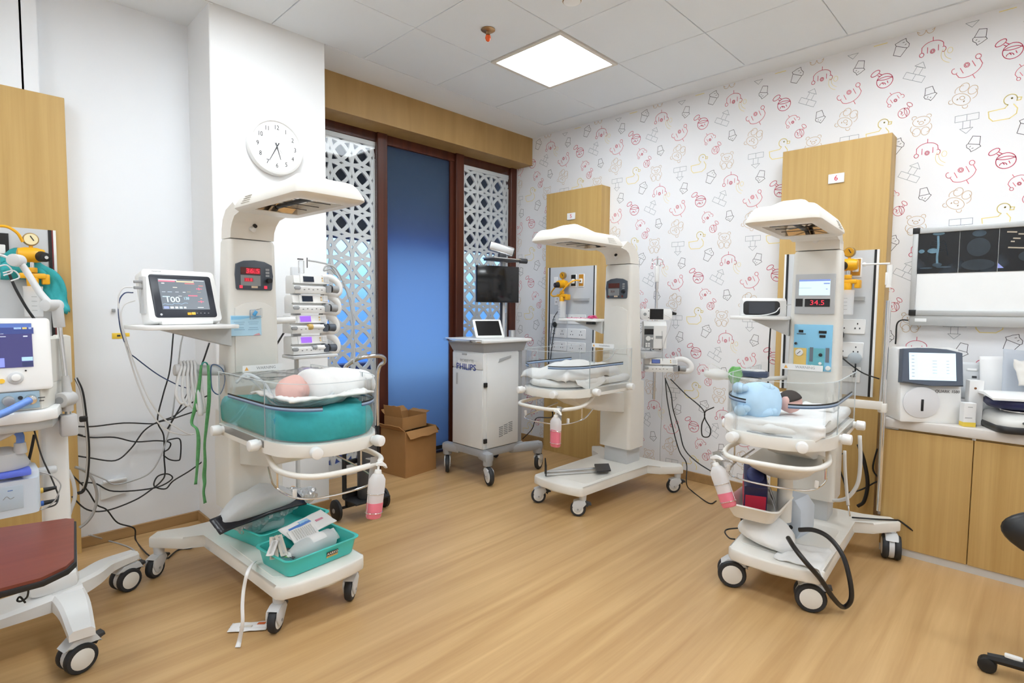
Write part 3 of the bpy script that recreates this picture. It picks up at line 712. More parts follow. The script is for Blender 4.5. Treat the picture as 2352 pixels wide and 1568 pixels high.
def strip(b, path, z0, z1, th):
    """upright strip of thickness th following an xy path"""
    n = len(path); L = []
    for i, (x, y) in enumerate(path):
        a = Vector(path[max(i-1, 0)]); c = Vector(path[min(i+1, n-1)]); t = (c-a).normalized(); nn = Vector((t.y, -t.x))
        q = Vector((x, y))-nn*th; L.append(((x, y), (q.x, q.y)))
    rings = [[(o[0], o[1], z0), (o[0], o[1], z1), (i[0], i[1], z1), (i[0], i[1], z0)] for o, i in L]
    b.loft(rings); return b
def caster(t, x, y, ang, style='fork', brake=True, d=.10, htop=.145):
    """swivel caster: fork, wheel with hub, brake pedal"""
    ca, sa = math.cos(ang), math.sin(ang)          # trailing direction
    wx, wy = x+.028*ca, y+.028*sa
    T = Matrix.Translation((wx, wy, d/2)) @ Matrix.Rotation(ang, 4, 'Z')   # local x = trail, y = axle
    b = MB().m(PALEG); b.T = T
    b.cyl((-.028, 0, d*.52), (-.028, 0, htop-d/2+.004), .022, .026, 14)
    if style == 'fork':
        pr = [(-.052, .035), (-.04, .055), (.0, .055), (.03, .045), (.036, .02), (.022, -.012), (.006, -.022), (-.012, -.014), (-.03, .012)]
        for s in (-1, 1): b.prism_y([(px, pz) for px, pz in pr], s*.022-.004, s*.022+.004, .002)
        b.prism_y([(-.052, .04), (-.04, .058), (.0, .058), (.03, .048), (.0, .051), (-.04, .05)], -.024, .024)
    else:
        b.lathe([(.002, -.012), (d*.45, -.012), (d*.47, 0), (d*.45, .012), (.002, .012)], (0, 0, 0), 24, 'y')
        b.prism_y([(-.07, .03), (-.05, .066), (.02, .07), (.05, .045), (.02, .05), (-.04, .045)], -.03, .03, .004)
    c = b.build('caster', t)
    w = MB().m(TYRE); w.T = T
    def wheel(y0, y1, capm):
        w.m(TYRE); h = (y1-y0)
        w.lathe([(d*.34, -y1), (d*.46, -y1), (d*.5, -y1+h*.25), (d*.5, -y0-h*.25), (d*.46, -y0), (d*.34, -y0)], (0, 0, 0), 28, 'y', True)
    if style == 'fork': wheel(-.015, .015, None)
    else: wheel(-.042, -.014, None)
    ww = w.build('wheel', c)
    if style != 'fork':
        w = MB().m(TYRE); w.T = T; wheel(.014, .042, None); w2 = w.build('wheel', c)
    hb = MB().m(WHITE if style == 'fork' else WARM); hb.T = T
    if style == 'fork': hb.lathe([(.004, -.0185), (d*.28, -.0175), (d*.345, -.0155), (d*.345, .0155), (d*.28, .0175), (.004, .0185)], (0, 0, 0), 24, 'y'); hb.m(GREY); hb.cyl((0, -.028, 0), (0, .028, 0), .006, n=8)
    else:
        hb.lathe([(.002, .0435), (d*.33, .0435), (d*.36, .0415), (d*.36, .03)], (0, 0, 0), 24, 'y'); hb.build('hub', c)
        hb = MB().m(WARM); hb.T = T; hb.lathe([(.002, -.0435), (d*.33, -.0435), (d*.36, -.0415), (d*.36, -.03)], (0, 0, 0), 24, 'y')
    hb.build('hub', c)
    if brake:
        k = MB().m(DARK); k.T = T
        if style == 'fork': k.prism_y([(-.085, .028), (-.08, .04), (-.04, .055), (-.03, .045), (-.045, .025), (-.06, .012), (-.062, .028)], -.016, .016, .003)
        else: k.prism_y([(-.085, .042), (-.082, .055), (-.055, .05), (-.03, .062), (-.035, .035), (-.055, .02), (-.062, .038)], -.018, .018, .003)
        k.build('brake_pedal', c)
    return c
def warmer(label, O, th, tray_z, hood_z, kind, style='fork', dw=.10, cang=(0, 0, 0, 0), shelf_z=1.235, shelf_l=.36, shelf_r=0):
    t = thing('infant_warmer', label, 'infant warmer', (O[0], O[1], 0), R(th), 'infant warmers')
    bz0, bz1 = .142, .20
    # base plate with two swept rear legs
    b = MB().m(WARM)
    half = [(.0, -.612), (.11, -.606), (.185, -.588), (.205, -.56), (.207, .19), (.30, .215), (.405, .35), (.355, .405), (.235, .34), (.0, .34)]
    pl = half+[(-x, y) for x, y in reversed(half[1:-1])]
    b.prism(pl, bz0, bz1, .010, 2)
    b.build('base', t)
    b = MB().m(WARM); b.prism(rrect(.35, .50, .03, 3, 0, -.25), bz1-.002, bz1+.003, .002, 1); b.build('base_pad', t)
    for k, (x, y) in enumerate(((-.17, -.52), (.17, -.52), (-.365, .345), (.365, .345))): caster(t, x, y, cang[k], style, True, dw)
    # lift column
    b = MB().m(PALEG); b.box((0, .175, .27), (.20, .17, .15), .006); b.build('lift_post', t)
    b = MB().m(WARM)
    def sec(w, y0, y1, z, r=.025): return [(x, y, z) for x, y in rrect(w, y1-y0, r, 4, 0, (y0+y1)/2)]
    b.loft([sec(.265, .06, .27, .315), sec(.265, .06, .27, .60), sec(.255, .062, .265, .80)])
    b.build('lower_column', t)
    b = MB().m(WARM)
    b.loft([sec(.250, .064, .235, .80), sec(.250, .064, .235, .86), sec(.243, .066, .215, 1.1), sec(.232, .068, .20, 1.45), sec(.226, .07, .19, 1.625), sec(.216, .075, .185, 1.64)])
    b.build('upper_column', t)
    # curved neck
    b = MB().m(HOODW)
    fr = [(.072, 1.645), (.066, 1.685), (.045, 1.715), (.012, hood_z-.005), (-.05, hood_z+.006)]
    bk = [(.182, 1.645), (.178, 1.69), (.160, hood_z-.01), (.115, hood_z+.032), (.02, hood_z+.058)]
    b.loft([[(x*w, f[0], f[1]) for x in (-1, -.92, .92, 1)] + [(x*w, g[0], g[1]) for x in (1, .92, -.92, -1)] for f, g, w in zip(fr, bk, (.104, .104, .105, .107, .110))])
    nk = b.build('neck', t, sharp=55)
    b = MB().m(WHITE); b.cyl((-.005, .07, 1.70), (-.005, .044, 1.688), .016, .013, 16, .003); b.m(BLACK); b.cyl((.0, .05, 1.712), (.0, .036, 1.705), .009, n=10); b.build('observation_lamp', nk)
    # heater hood
    b = MB().m(HOODW); yc, L, W = -.385, .64, .30
    def ro(ins, z, r=.045, fy=1.): return [(x, y, z) for x, y in rrect(W-2*ins, L-2*ins*fy, max(r-ins*.3, .012), 5, 0, yc)]
    def hole(z, g=0): return [(x, y, z) for x, y in rrect(.19+g, .40+g, .015, 5, 0, yc-.01)]
    b.loft([hole(hood_z+.05), hole(hood_z+.001, .012), ro(.012, hood_z), ro(0, hood_z+.010), ro(.001, hood_z+.022), ro(.018, hood_z+.06, fy=1.5), ro(.027, hood_z+.074, fy=1.5), ro(.036, hood_z+.080, fy=1.4)], True, False)
    top = ro(.036, 0, fy=1.4); rings = []
    for i in range(10):
        s_ = max(1-i/9, .01); g_ = []
        for x, y, _z in top:
            xx, yy = x*s_, yc+(y-yc)*s_
            g_.append((xx, yy, hood_z+.080+.008*(1-s_*s_)+.044*(1-s_**3)*math.exp(-((xx/.095)**2+((yy-yc+.07)/.17)**2)**1.6)))
        rings.append(g_)
    b.loft(rings, False, True)
    hd = b.build('hood', t, sharp=50)
    b = MB().m(MIRR); z = hood_z
    b.loft([[(-.092, yc-.205, z+.03), (0, yc-.205, z+.046), (.092, yc-.205, z+.03)], [(-.092, yc+.185, z+.03), (0, yc+.185, z+.046), (.092, yc+.185, z+.03)]], False, False, False)
    for s in (-1, 1): b.quad((-.092, yc-.01+s*.2, z+.05), (.092, yc-.01+s*.2, z+.05), (.092, yc-.01+s*.19, z+.002), (-.092, yc-.01+s*.19, z+.002))
    rf = b.build('reflector', hd, flat=True)
    b = MB().m(DARK); b.cyl((0, yc-.2, z+.026), (0, yc+.18, z+.026), .010, n=10); b.m(DARK)
    for yy in (-.12, -.02, .09): b.box((0, yc+yy, z+.012), (.18, .002, .003))
    b.build('heater_rod', hd)
    for s in (-1, 1):
        b = MB().m(mat('vent_grey', (.55, .52, .46), .5))
        for q in range(4): b.box((s*(.148-.004*q), yc+.17-.002*q, z+.022+.010*q), (.006, .085-.006*q, .0022), rot=(0, 0, 0))
        b.build('vent_grille', hd, flat=True)
    # front cover with arched top
    b = MB().m(WARM); ar = [(-.098, 1.0), (.098, 1.0), (.094, 1.31), (.05, 1.335), (0, 1.343), (-.05, 1.335), (-.094, 1.31)]
    if kind != 'lcd': b.prism_y(ar, .058, .07, .003); b.build('front_cover', t)
    if kind != 'lcd':
        b = MB().m(SLATE); b.prism_y([(-.086, 1.405), (-.080, 1.398), (.080, 1.398), (.086, 1.405), (.090, 1.47), (.086, 1.522), (.05, 1.538), (0, 1.543), (-.05, 1.538), (-.086, 1.522), (-.09, 1.47)], .056, .072, .004); cp = b.build('control_panel', t)
        on = kind == 'led'
        b = MB().m(mat('display_window', (.10, .018, .012), .25)); b.box((-.02, .0553, 1.490), (.094, .002, .034)); b.m(mat('display_grey', (.25, .26, .27), .4)); b.box((-.02, .0553, 1.444), (.094, .002, .05)); b.build('display', cp, flat=True)
        b = MB().m(mat('button_grey', (.35, .36, .38), .4))
        for z_ in (1.50, 1.485, 1.47): b.box((.062, .0553, z_), (.018, .002, .010))
        b.m(BLACK); b.cyl((.066, .056, 1.446), (.066, .034, 1.446), .012, n=14)
        b.m(LEDRED if on else LEDDIM); b.box((-.066, .0553, 1.413), (.014, .002, .014)); b.box((.052, .0553, 1.413), (.014, .002, .014)); b.m(mat('beige_keys', (.7, .55, .4))); b.box((-.002, .0553, 1.413), (.03, .002, .010)); b.build('buttons', cp, flat=True)
        Lm = LEDRED if on else LEDDIM
        if on:
            b = MB().m(glow('red_led_field', (.75, .03, .06), .55, (.1, .01, .01))); b.box((-.008, .0548, 1.490), (.066, .001, .026)); b.box((-.03, .0548, 1.447), (.042, .001, .018)); b.build('lit_field', cp, flat=True)
        letters('37.0' if not on else '36.5', .032, Lm, cp, (-.010, .0536, 1.490), FRONT, 'digits', sx=1.25); letters('35.8', .020, Lm, cp, (-.03, .0536, 1.447), FRONT, 'digits')
    else:
        b = MB().m(mat('panel_silver', (.52, .54, .56), .4)); b.box((0, .064, 1.412), (.188, .014, .212), .003); cp = b.build('control_panel', t)
        b = MB().m(glow('lcd_pale_blue', (.62, .82, 1.), .85, (.3, .4, .5))); b.box((-.002, .0563, 1.447), (.146, .002, .082)); b.m(glow('lcd_blue_bar', (.25, .36, .85), .8)); b.box((-.002, .0552, 1.484), (.146, .001, .009)); b.box((.055, .0552, 1.467), (.028, .001, .006)); b.box((.056, .0552, 1.438), (.008, .001, .004)); b.m(glow('lcd_grey_line', (.45, .6, .72), .8)); b.box((-.045, .0552, 1.444), (.06, .001, .002)); b.build('lcd_screen', cp, flat=True)
        b = MB().m(BLACKG); b.box((.014, .0563, 1.366), (.118, .002, .042)); b.box((-.072, .0563, 1.367), (.034, .002, .042)); b.m(WHITE); b.box((.014, .056, 1.390), (.122, .003, .003)); b.build('led_window', cp, flat=True)
        letters('34.5', .036, LEDRED, cp, (.014, .0548, 1.366), FRONT, 'digits', sx=1.15)
        b = MB().m(mat('gas_panel_blue', (.27, .62, .88), .4)); b.box((0, .064, 1.128), (.182, .014, .245), .002); gp = b.build('gas_panel', t)
        def pt(m_, x, z_, w_, h_, nm, lay=0):
            b = MB().m(m_); b.box((x, .0562-.0008*lay, z_), (w_, .002, h_)); return b.build(nm, gp, flat=True)
        pt(mat('gas_panel_amber', (.85, .60, .18), .4), -.058, 1.065, .062, .118, 'suction_zone'); pt(mat('gas_panel_teal', (.16, .50, .58), .4), .02, 1.068, .078, .116, 'flow_zone')
        for x in (-.003, .072): pt(mat('flow_tube_grey', (.16, .19, .23), .35), x, 1.092, .017, .076, 'flow_tube', 1)
        for x, z_, w_ in ((-.057, 1.214, .022), (.046, 1.212, .036), (.046, 1.190, .028)): pt(BLACK, x, z_, w_, .014, 'small_display', 1)
        pt(SLATE, -.055, 1.20, .044, .004, 'slot', 1)
        for x, z_, rr, m_ in ((-.062, 1.100, .020, WHITE), (.002, 1.024, .013, WHITE), (.078, 1.024, .013, WHITE), (.04, 1.047, .008, WHITE), (-.078, 1.022, .013, BLACK), (.04, 1.092, .009, DARK), (.04, 1.018, .010, DARK), (-.045, 1.022, .008, DARK), (-.08, 1.148, .007, DARK)):
            b = MB().m(m_); b.cyl((x, .057, z_), (x, .046, z_), rr, rr*.92, 18, .002)
            if rr > .015: b.m(DARK); b.box((x, .0455, z_), (.003, .001, .022), rot=(0, R(45), 0))
            b.build('gauge' if rr > .015 else 'control_knob', gp)
    # shelf on the viewer's left
    b = MB().m(WHITE); x1 = -.115; x0 = x1-shelf_l; sr = Matrix.Translation((x1, .09, 0)) @ Matrix.Rotation(R(shelf_r), 4, 'Z') @ Matrix.Translation((-x1, -.09, 0)); b.T = sr
    b.prism(rrect(shelf_l, .25, .03, 3, (x0+x1)/2, .09), shelf_z-.012, shelf_z+.006, .004)
    sh = b.build('shelf', t)
    b = MB().m(mat('bracket_grey', (.58, .58, .57), .45)); b.T = sr
    b.prism_y([(x1-.005, shelf_z-.012), (x0+.10, shelf_z-.014), (x1-.005, shelf_z-.10)], .05, .13, .003); b.build('shelf_bracket', sh)
    # arm that carries the bed
    b = MB().m(WARM); z = tray_z
    b.prism_x([(.07, z-.05), (-.50, z-.006), (-.50, z-.05), (-.42, z-.09), (-.25, z-.14), (.07, z-.20)], -.085, .085, .008); b.build('support_arm', t)
    # bed tray
    ol = tray_outline(); back = [(-.225, -.07)]
    b = MB().m(WARM); b.prism([(x, y) for x, y in reversed(ol)], z, z+.052, .006); tr = b.build('bed_tray', t)
    b = MB().m(mat('tray_deck', (.42, .43, .44), .35)); b.prism([(x, y) for x, y in reversed(tray_outline(inset=.022))], z+.045, z+.058, .003); b.build('deck', t)
    # clear walls with stripes
    for nm, sl in (('side_wall', slice(0, 4)), ('side_wall', slice(-4, None)), ('front_wall', slice(3, -3))):
        b = MB().m(ACRYL); pth = tray_outline(inset=.004)[sl]; strip(b, pth, z+.02, z+.285, .004); w = b.build(nm, t)
        b = MB().m(EDGE); strip(b, [(x_*1.002, y_*1.001) for x_, y_ in pth], z+.2845, z+.2865, .0045)
        for x_, y_ in (pth[0], pth[-1]): b.box((x_*.996, y_, z+.152), (.004, .004, .268))
        b.build('polished_edge', w, flat=True)
    pth = tray_outline(inset=.0035)
    P2 = smooth_path([(x, y, 0) for x, y in pth], 3); P2 = [(p_.x, p_.y) for p_ in P2]; n = len(P2); zz = z+.185
    for sl in (slice(2, int(n*.44)), slice(int(n*.60), n-2)):
        q = P2[sl]
        b = MB(); b.m(BLACK); strip(b, q, zz+.007, zz+.0125, -.0045); b.m(STRL); strip(b, q, zz, zz+.007, -.004); b.m(STRB); strip(b, q, zz-.006, zz, -.0045); b.build('stripe', t, flat=True)
    b = MB().m(ACRYL); b.box((0, -.062, z+.16), (.44, .005, .28)); b.build('back_wall', t)
    b = MB().m(WHITE); b.box((-.02, -.0665, z+.286), (.19, .002, .030)); lb = b.build('warning_label', t, flat=True)
    letters('WARNING', .019, GREY, lb, (-.006, -.068, z+.286), FRONT, 'label_print', ext=.0002); b = MB().m(mat('warn_amber', (.8, .42, .1))); b.prism_y([(-.106, z+.278), (-.088, z+.278), (-.097, z+.295)], -.0685, -.0675); b.build('warning_sign', lb, flat=True)
    # locking knobs
    for x, y, nx, ny in ((-.13, -.755, -.25, -1), (.13, -.755, .25, -1), (-.222, -.50, -1, -.05), (.222, -.50, 1, -.05), (-.225, -.12, -1, 0), (.225, -.12, 1, 0)):
        q = Vector((nx, ny, 0)).normalized(); p_ = Vector((x, y, z+.03))
        b = MB().m(WHITE); b.cyl(p_, p_+q*.012, .017, n=16); b.cyl(p_+q*.012, p_+q*.05, .0235, .0225, 20, .006); b.build('locking_knob', t)
    # push rail and wire basket rail
    b = MB().m(WARM); b.tube([(-.17, -.42, z-.01), (-.185, -.50, z-.045), (-.205, -.62, z-.058), (-.175, -.745, z-.06), (-.09, -.80, z-.06), (.09, -.80, z-.06), (.175, -.745, z-.06), (.205, -.62, z-.058), (.185, -.50, z-.045), (.17, -.42, z-.01)], .0115, 10, 5); b.build('push_rail', t)
    b = MB().m(CHROME); b.tube([(-.15, -.40, z-.10), (-.19, -.55, z-.14), (-.17, -.70, z-.155), (-.08, -.765, z-.155), (.08, -.765, z-.155), (.17, -.70, z-.155), (.19, -.55, z-.14), (.15, -.40, z-.10)], .0042, 8, 5)
    b.cyl((-.19, -.57, z-.14), (-.19, -.57, z-.06), .004, n=8); b.cyl((.19, -.57, z-.14), (.19, -.57, z-.06), .004, n=8); b.build('wire_rail', t)
    for s in (-1, 1):
        b = MB().m(WHITE); b.box((s*.178, -.69, z-.135), (.014, .014, .03), .003); b.build('rail_clip', t)
    return t
W1 = warmer('infant warmer at left with teal bedding and a lit red display', (-1.515, .0), 2., .742, 1.746, 'led', cang=(R(220), R(222), R(215), R(30)), shelf_z=1.228, shelf_l=.40, shelf_r=6)
W2 = warmer('empty infant warmer in the corner with white bedding and a dark display', (.735, -.495), -90.5, .775, 1.736, 'off', cang=(R(228), R(215), R(220), R(225)), shelf_z=1.24, shelf_l=.36)
W3 = warmer('infant warmer at right with a white sheet and a blue control panel', (.575, -1.845), -85., .745, 1.692, 'lcd', 'twin', .128, cang=(R(200), R(196), R(280), R(280)), shelf_z=1.285, shelf_l=.30)

# ---------------------------------------------------------------- things on and around the left warmer
def on(W, x, y, z):
    v = ROOTM[W.name] @ Vector((x, y, z)); return (v.x, v.y, v.z)
def nz(x, y, z=0., s=1.): return noise.noise(Vector((x*s, y*s, z*s)))
def mattress(W, label, m_, z0, z1, inset=.03, wob=.006, name='mattress', over=0.):
    t = MB().m(m_); o = smooth_path([(x, y, 0) for x, y in tray_outline(inset=inset)], 2)+[Vector((-.1, -.085, 0)), Vector((.1, -.085, 0))]
    c = Vector((0, -.40, 0)); rings = []
    prof = [(1.0, 0), (1.02, .12), (1.035, .35), (1.03, .6), (1.0, .82), (.95, .95), (.86, 1.), (.6, 1.), (.3, 1.), (.02, 1.)]
    for k, (s_, h) in enumerate(prof):
        g = []
        for i, p_ in enumerate(o):
            q = c+(p_-c)*s_
            w = wob*(nz(q.x, q.y, h*.12, 14)+.6*nz(q.x, q.y, h*.1, 31)) if k > 0 else 0
            d = (p_-c).normalized()
            g.append(on(W, q.x+d.x*w, q.y+d.y*w, z0+(z1-z0)*h+w*.9))
        rings.append(g)
    t.loft(rings)
    return solo(t, name, label, 'mattress', sharp=180)
mattress(W1, 'thick mattress wrapped in teal cloth in the left warmer bed', TEALC, .802, .915, .016, .010)
def baby(W, loc, rz, label, wrapped):
    """newborn: one continuous body with head, face, arms and legs; hair and clothes are children"""
    t = thing('person', label, 'person', on(W, *loc), ROOTM[W.name].to_euler().z+R(rz)); K = 1. if wrapped else .84
    ROOTM[t.name] = ROOTM[t.name] @ Matrix.Scale(K, 4); t.scale = (K, K, K)
    E = []
    def cap(a, c, r0, r1, n=6):
        for i in range(n+1):
            f = i/n; E.append((tuple(a[k]+(c[k]-a[k])*f for k in range(3)), 1.75*(r0+(r1-r0)*f), None))
    S_ = 1.
    cap((0, 0, .045), (.13, 0, .048), .044, .046)             # trunk along x, head at -x
    cap((-.05, 0, .045), (-.02, 0, .046), .026, .03, 3)       # neck
    E.append(((-.098, 0, .056), 1.75*.047, None)); E.append(((-.118, .0, .05), 1.75*.042, None))       # skull
    E.append(((-.082, 0, .082), 1.75*.026, None)); E.append(((-.088, 0, .098), 1.75*.010, None))       # face, nose
    for s in (-1, 1):
        E.append(((-.098, s*.026, .085), 1.75*.016, None)); E.append(((-.10, s*.049, .056), 1.75*.010, None))   # cheek, ear
        cap((.0, s*.045, .05), (.055, s*.06, .05), .02, .016, 4); cap((.055, s*.06, .05), (.03, s*.045, .075), .015, .012, 4)     # arm folded on the chest
        E.append(((.022, s*.035, .082), 1.75*.013, None))
        if wrapped:
            cap((.15, s*.025, .045), (.20, s*.045, .06), .026, .022, 4); cap((.20, s*.045, .06), (.235, s*.025, .035), .019, .014, 4)  # drawn-up leg
            cap((.235, s*.025, .035), (.255, s*.035, .045), .013, .011, 2)
        else:
            cap((.13, s*.03, .05), (.15, s*.05, .085), .026, .021, 4); cap((.15, s*.05, .085), (.165, s*.04, .045), .018, .013, 4)     # folded leg
            cap((.165, s*.04, .045), (.168, s*.045, .065), .012, .010, 2)
    me = metaball_mesh(E, .0075, 'body'); me.materials.clear(); me.materials.append(SKIN)
    me.polygons.foreach_set('use_smooth', [True]*len(me.polygons))
    bm = bmesh.new(); bm.from_mesh(me)
    bm.to_mesh(me); bm.free()
    o = bpy.data.objects.new('body', me); COL.objects.link(o); o.parent = t; ROOTM[o.name] = ROOTM[t.name]
    f = MB().m(DARK)
    for s in (-1, 1): f.tube([(-.106, s*.010, .104), (-.1065, s*.017, .105), (-.105, s*.024, .102)], .0012, 6, 3)
    f.build('eyelids', t)
    f = MB().m(mat('lips', (.45, .09, .09))); f.tube([(-.068, -.010, .1015), (-.067, 0, .103), (-.068, .010, .1015)], .0022, 6, 3); f.build('mouth', t)
    h = MB().m(HAIR)
    if not wrapped: h.T = Matrix.Translation((-.104, 0, .056)) @ Vector((-1, 0, 0)).rotation_difference(Vector((.25, -.85, .30))).to_matrix().to_4x4() @ Matrix.Translation((.104, 0, -.056))
    rings = []
    for i in range(8):
        a = R((35+55*i/7) if wrapped else (12+78*i/7)); rr = math.cos(a); g = []
        for j in range(20):
            q = 2*PI*j/20; hr = .050 if wrapped else .064; g.append((-.104-hr*math.sin(a), hr*max(rr, .03)*math.cos(q), .056+hr*max(rr, .03)*math.sin(q)))
        rings.append(g)
    h.loft(rings); h.build('hair', t, sharp=180)
    if not wrapped: t.rotation_euler.x = R(-70); t.location.z += .035
    return t
BX, BY = .0, -.52
B1 = baby(W1, (.0, -.50, .925), 10, 'newborn swaddled in white cloth lying on the teal bedding', True)
# swaddle wrap: a closed cloth bundle round the body from the chin down
b = MB().m(WHITEC); rings = []
for i in range(15):
    f = i/14; x = -.045+.335*f
    r = .080*(1-.45*max(0, f-.55)**1.3*1.6)*(1 if f > .05 else .8); g = []
    for j in range(22):
        a = 2*PI*j/22; w = 1+.07*nz(f*5, math.cos(a), math.sin(a), 1.6)
        g.append((x, r*1.22*w*math.cos(a), max(.0, .052+r*w*math.sin(a)-.012*f)))
    rings.append(g)
b.loft(rings); b.build('swaddle', B1, sharp=180)
# white nesting cloth under and around the baby
def nest(u, v):
    x, y = -.19+.37*u, -.69+.36*v
    e = min(1, max(0, ((x/.17)**2+((y+.50)/.15)**2)))
    return on(W1, x, y, .912+.052*e**2+.012*nz(x, y, 0, 22)-.02*max(0, e-1.6))
b = MB().m(WHITEC); b.sheet(nest, 26, 22, .008); solo(b, 'nesting_sheet', 'white rumpled sheet cupped round the swaddled newborn', 'sheet', sharp=180)
# teal corner of cloth sticking out past the right wall of the bed
b = MB().m(TEALC)
b.sheet(lambda u, v: on(W1, .232+.05*u+.008*math.sin(9*v), -.35-.09*v, .86-.085*u-.03*v+.01*nz(u, v, 0, 6)), 10, 10, .004); solo(b, 'cloth_corner', 'corner of teal cloth poking out at the right side of the left bed', 'cloth', sharp=180)
# crumpled clear film over the far half of the bed
b = MB().m(BAG); b.sheet(lambda u, v: on(W1, -.218+.436*u, -.40+.33*v, 1.018+.012*nz(u, v, 1, 5)+.006*nz(u, v, 4, 16)-.01*math.sin(PI*u)), 30, 18, .001); solo(b, 'plastic_film', 'crumpled clear plastic film over the top of the left bed', 'film', sharp=180)
b = MB().m(BAG); b.sheet(lambda u, v: on(W1, .232+.035*math.sin(PI*v)*u, -.42-.17*v, 1.0-.17*u+.01*nz(u, v, 2, 5)), 12, 12, .001); solo(b, 'plastic_bag', 'clear plastic bag tucked on the outer right wall of the left bed', 'bag', sharp=180)
# clear breathing tubes hanging over the left wall of the bed
CTUBE = milky('clear_tubing', (.84, .88, .90), .45)
b = MB().m(CTUBE)
b.tube([on(W1, *p_) for p_ in ((-.235, -.30, 1.0), (-.20, -.33, 1.035), (-.16, -.40, 1.0), (-.15, -.50, .93), (-.10, -.60, .925), (-.02, -.64, .945), (.04, -.60, .96))], .006, 8, 6); solo(b, 'breathing_tube', 'clear breathing tube looped inside the left bed wall', 'tube', sharp=180)
b = MB().m(CTUBE); b.tube([on(W1, *p_) for p_ in ((-.18, -.25, 1.03), (-.165, -.36, .98), (-.16, -.48, .925), (-.12, -.57, .92), (-.05, -.61, .93))], .004, 8, 6); solo(b, 'feeding_tube', 'thin clear feeding tube beside the newborn in the left bed', 'tube', sharp=180)
# blue instruction card taped to the column
t = thing('instruction_card', 'pale blue printed card taped to the left warmer column', 'card', on(W1, -.045, .056, 1.17), R(2))
b = MB().m(mat('card_blue', (.52, .78, .95), .5)); b.box((0, 0, .055), (.145, .003, .098), .001, 1); b.build('card_sheet', t)
b = MB().m(mat('card_head', (.28, .62, .88), .5)); b.prism_y([(-.07, .10), (.07, .10), (.07, .094), (.02, .094), (-.03, .085), (-.07, .084)], -.0022, -.0016)
b.m(mat('card_print', (.25, .45, .62), .5))
for k in range(6):
    for sx in (-1, 1):
        if k % 3 != 2: b.box((sx*.033, -.0019, .072-.009*k), (.05-.008*(k % 2), .0006, .0022))
b.m(mat('card_rose', (.75, .40, .45), .5)); b.prism_y([(.03, .007), (.068, .007), (.06, .018), (.045, .014)], -.0022, -.0016)
b.build('print', t, flat=True)
b = MB().m(BAG); b.sheet(lambda u, v: on(W1, -.03+.06*u, .050-.004*math.sin(PI*u), 1.255+.045*v+.01*u+.004*nz(u, v, 0, 5)), 8, 8, .0015); b.m(mat('cap_blue', (.1, .45, .85))); b.cyl(on(W1, -.012, .045, 1.275), on(W1, .0, .045, 1.295), .008, n=10)
solo(b, 'tube_pack', 'small clear packet with a blue cap taped above the blue card', 'packet', sharp=180)
# hanging rods either side of the column
b = MB().m(PALEG); b.cyl(on(W1, -.13, .13, 1.01), on(W1, -.34, .13, 1.025), .027, n=20, bev=.006); o = b.build('hanging_rod', W1, world=True)
b = MB().m(WHITE); b.cyl(on(W1, .10, .10, 1.245), on(W1, .22, .10, 1.25), .017, n=16, bev=.004); o = b.build('hanging_rod', W1, world=True)
# patient monitor on the shelf
t = thing('patient_monitor', 'white patient monitor with a dark screen on the left warmer shelf', 'monitor', on(W1, -.305, .07, 1.234), R(9))
tl = R(-19)
b = MB().m(WHITE); b.at((0, 0, 0), (tl, 0, 0)); b.prism_y([(x, z+.128) for x, z in rrect(.31, .245, .02, 4)], -.03, .05, .008); b.at((0, .02, 0)); b.box((0, .02, .012), (.22, .14, .022), .006); b.build('housing', t)
b = MB().m(mat('navy_black_bezel', (.016, .02, .032), .3)); b.at((0, 0, 0), (tl, 0, 0)); b.prism_y([(x, z+.124) for x, z in rrect(.262, .20, .012, 3)], -.034, -.028, .002); b.build('bezel', t)
SCR = glow('monitor_grey_glow', (.20, .235, .275), .95, (.03, .03, .03))
s_ = MB().at((0, 0, 0), (tl, 0, 0)); s_.m(SCR); s_.box((.002, -.0345, .132), (.20, .002, .142))
def ui(x, z, w, h, col, lay=1, es=1.):
    s_.m(glow('ui_%s' % '_'.join('%02d' % int(c*99) for c in col), col, es)); s_.box((.002+x, -.0345-.0006*lay, .132+z), (w, .002, h))
ui(-.06, .0665, .075, .005, (.75, .8, .85)); ui(.07, .0675, .05, .003, (.8, .85, .9)); ui(-.065, .0605, .068, .006, (.85, .25, .35)); ui(.012, .0605, .075, .006, (.95, .78, .5))
for x, z, w, h, c in ((.03, .052, .042, .004, (.85, .25, .25)), (-.082, .05, .012, .004, (.9, .9, .9)), (-.035, .032, .018, .003, (.95, .9, .8)), (.078, .043, .02, .003, (.85, .3, .25)), (.068, .028, .026, .003, (.9, .2, .3)), (.067, .028, .004, .012, (.9, .2, .3)),
                      (-.085, .01, .014, .002, (.7, .8, .9)), (-.06, .01, .018, .002, (.6, .75, .9)), (-.03, .01, .014, .002, (.75, .8, .9)), (.0, .01, .012, .003, (.8, .85, .9)), (.02, .012, .016, .002, (.5, .42, .3)), (.065, .011, .016, .002, (.5, .42, .3)),
                      (.035, -.006, .04, .005, (.85, .2, .3)), (-.078, -.012, .03, .004, (.65, .85, 1.)), (-.02, -.009, .014, .002, (.9, .95, 1.)), (.07, -.018, .008, .003, (.8, .5, .35)), (.066, -.034, .026, .003, (.85, .2, .3)), (.067, -.034, .004, .012, (.85, .2, .3)),
                      (.06, -.062, .026, .003, (.85, .88, .9)), (-.085, -.063, .02, .010, (.4, .5, 1.)), (-.062, -.063, .014, .009, (.8, .9, 1.)), (-.043, -.063, .012, .009, (.8, .9, 1.)), (-.025, -.063, .012, .009, (.7, .85, 1.)), (-.008, -.063, .010, .008, (.8, .9, 1.))): ui(x, z, w, h, c)
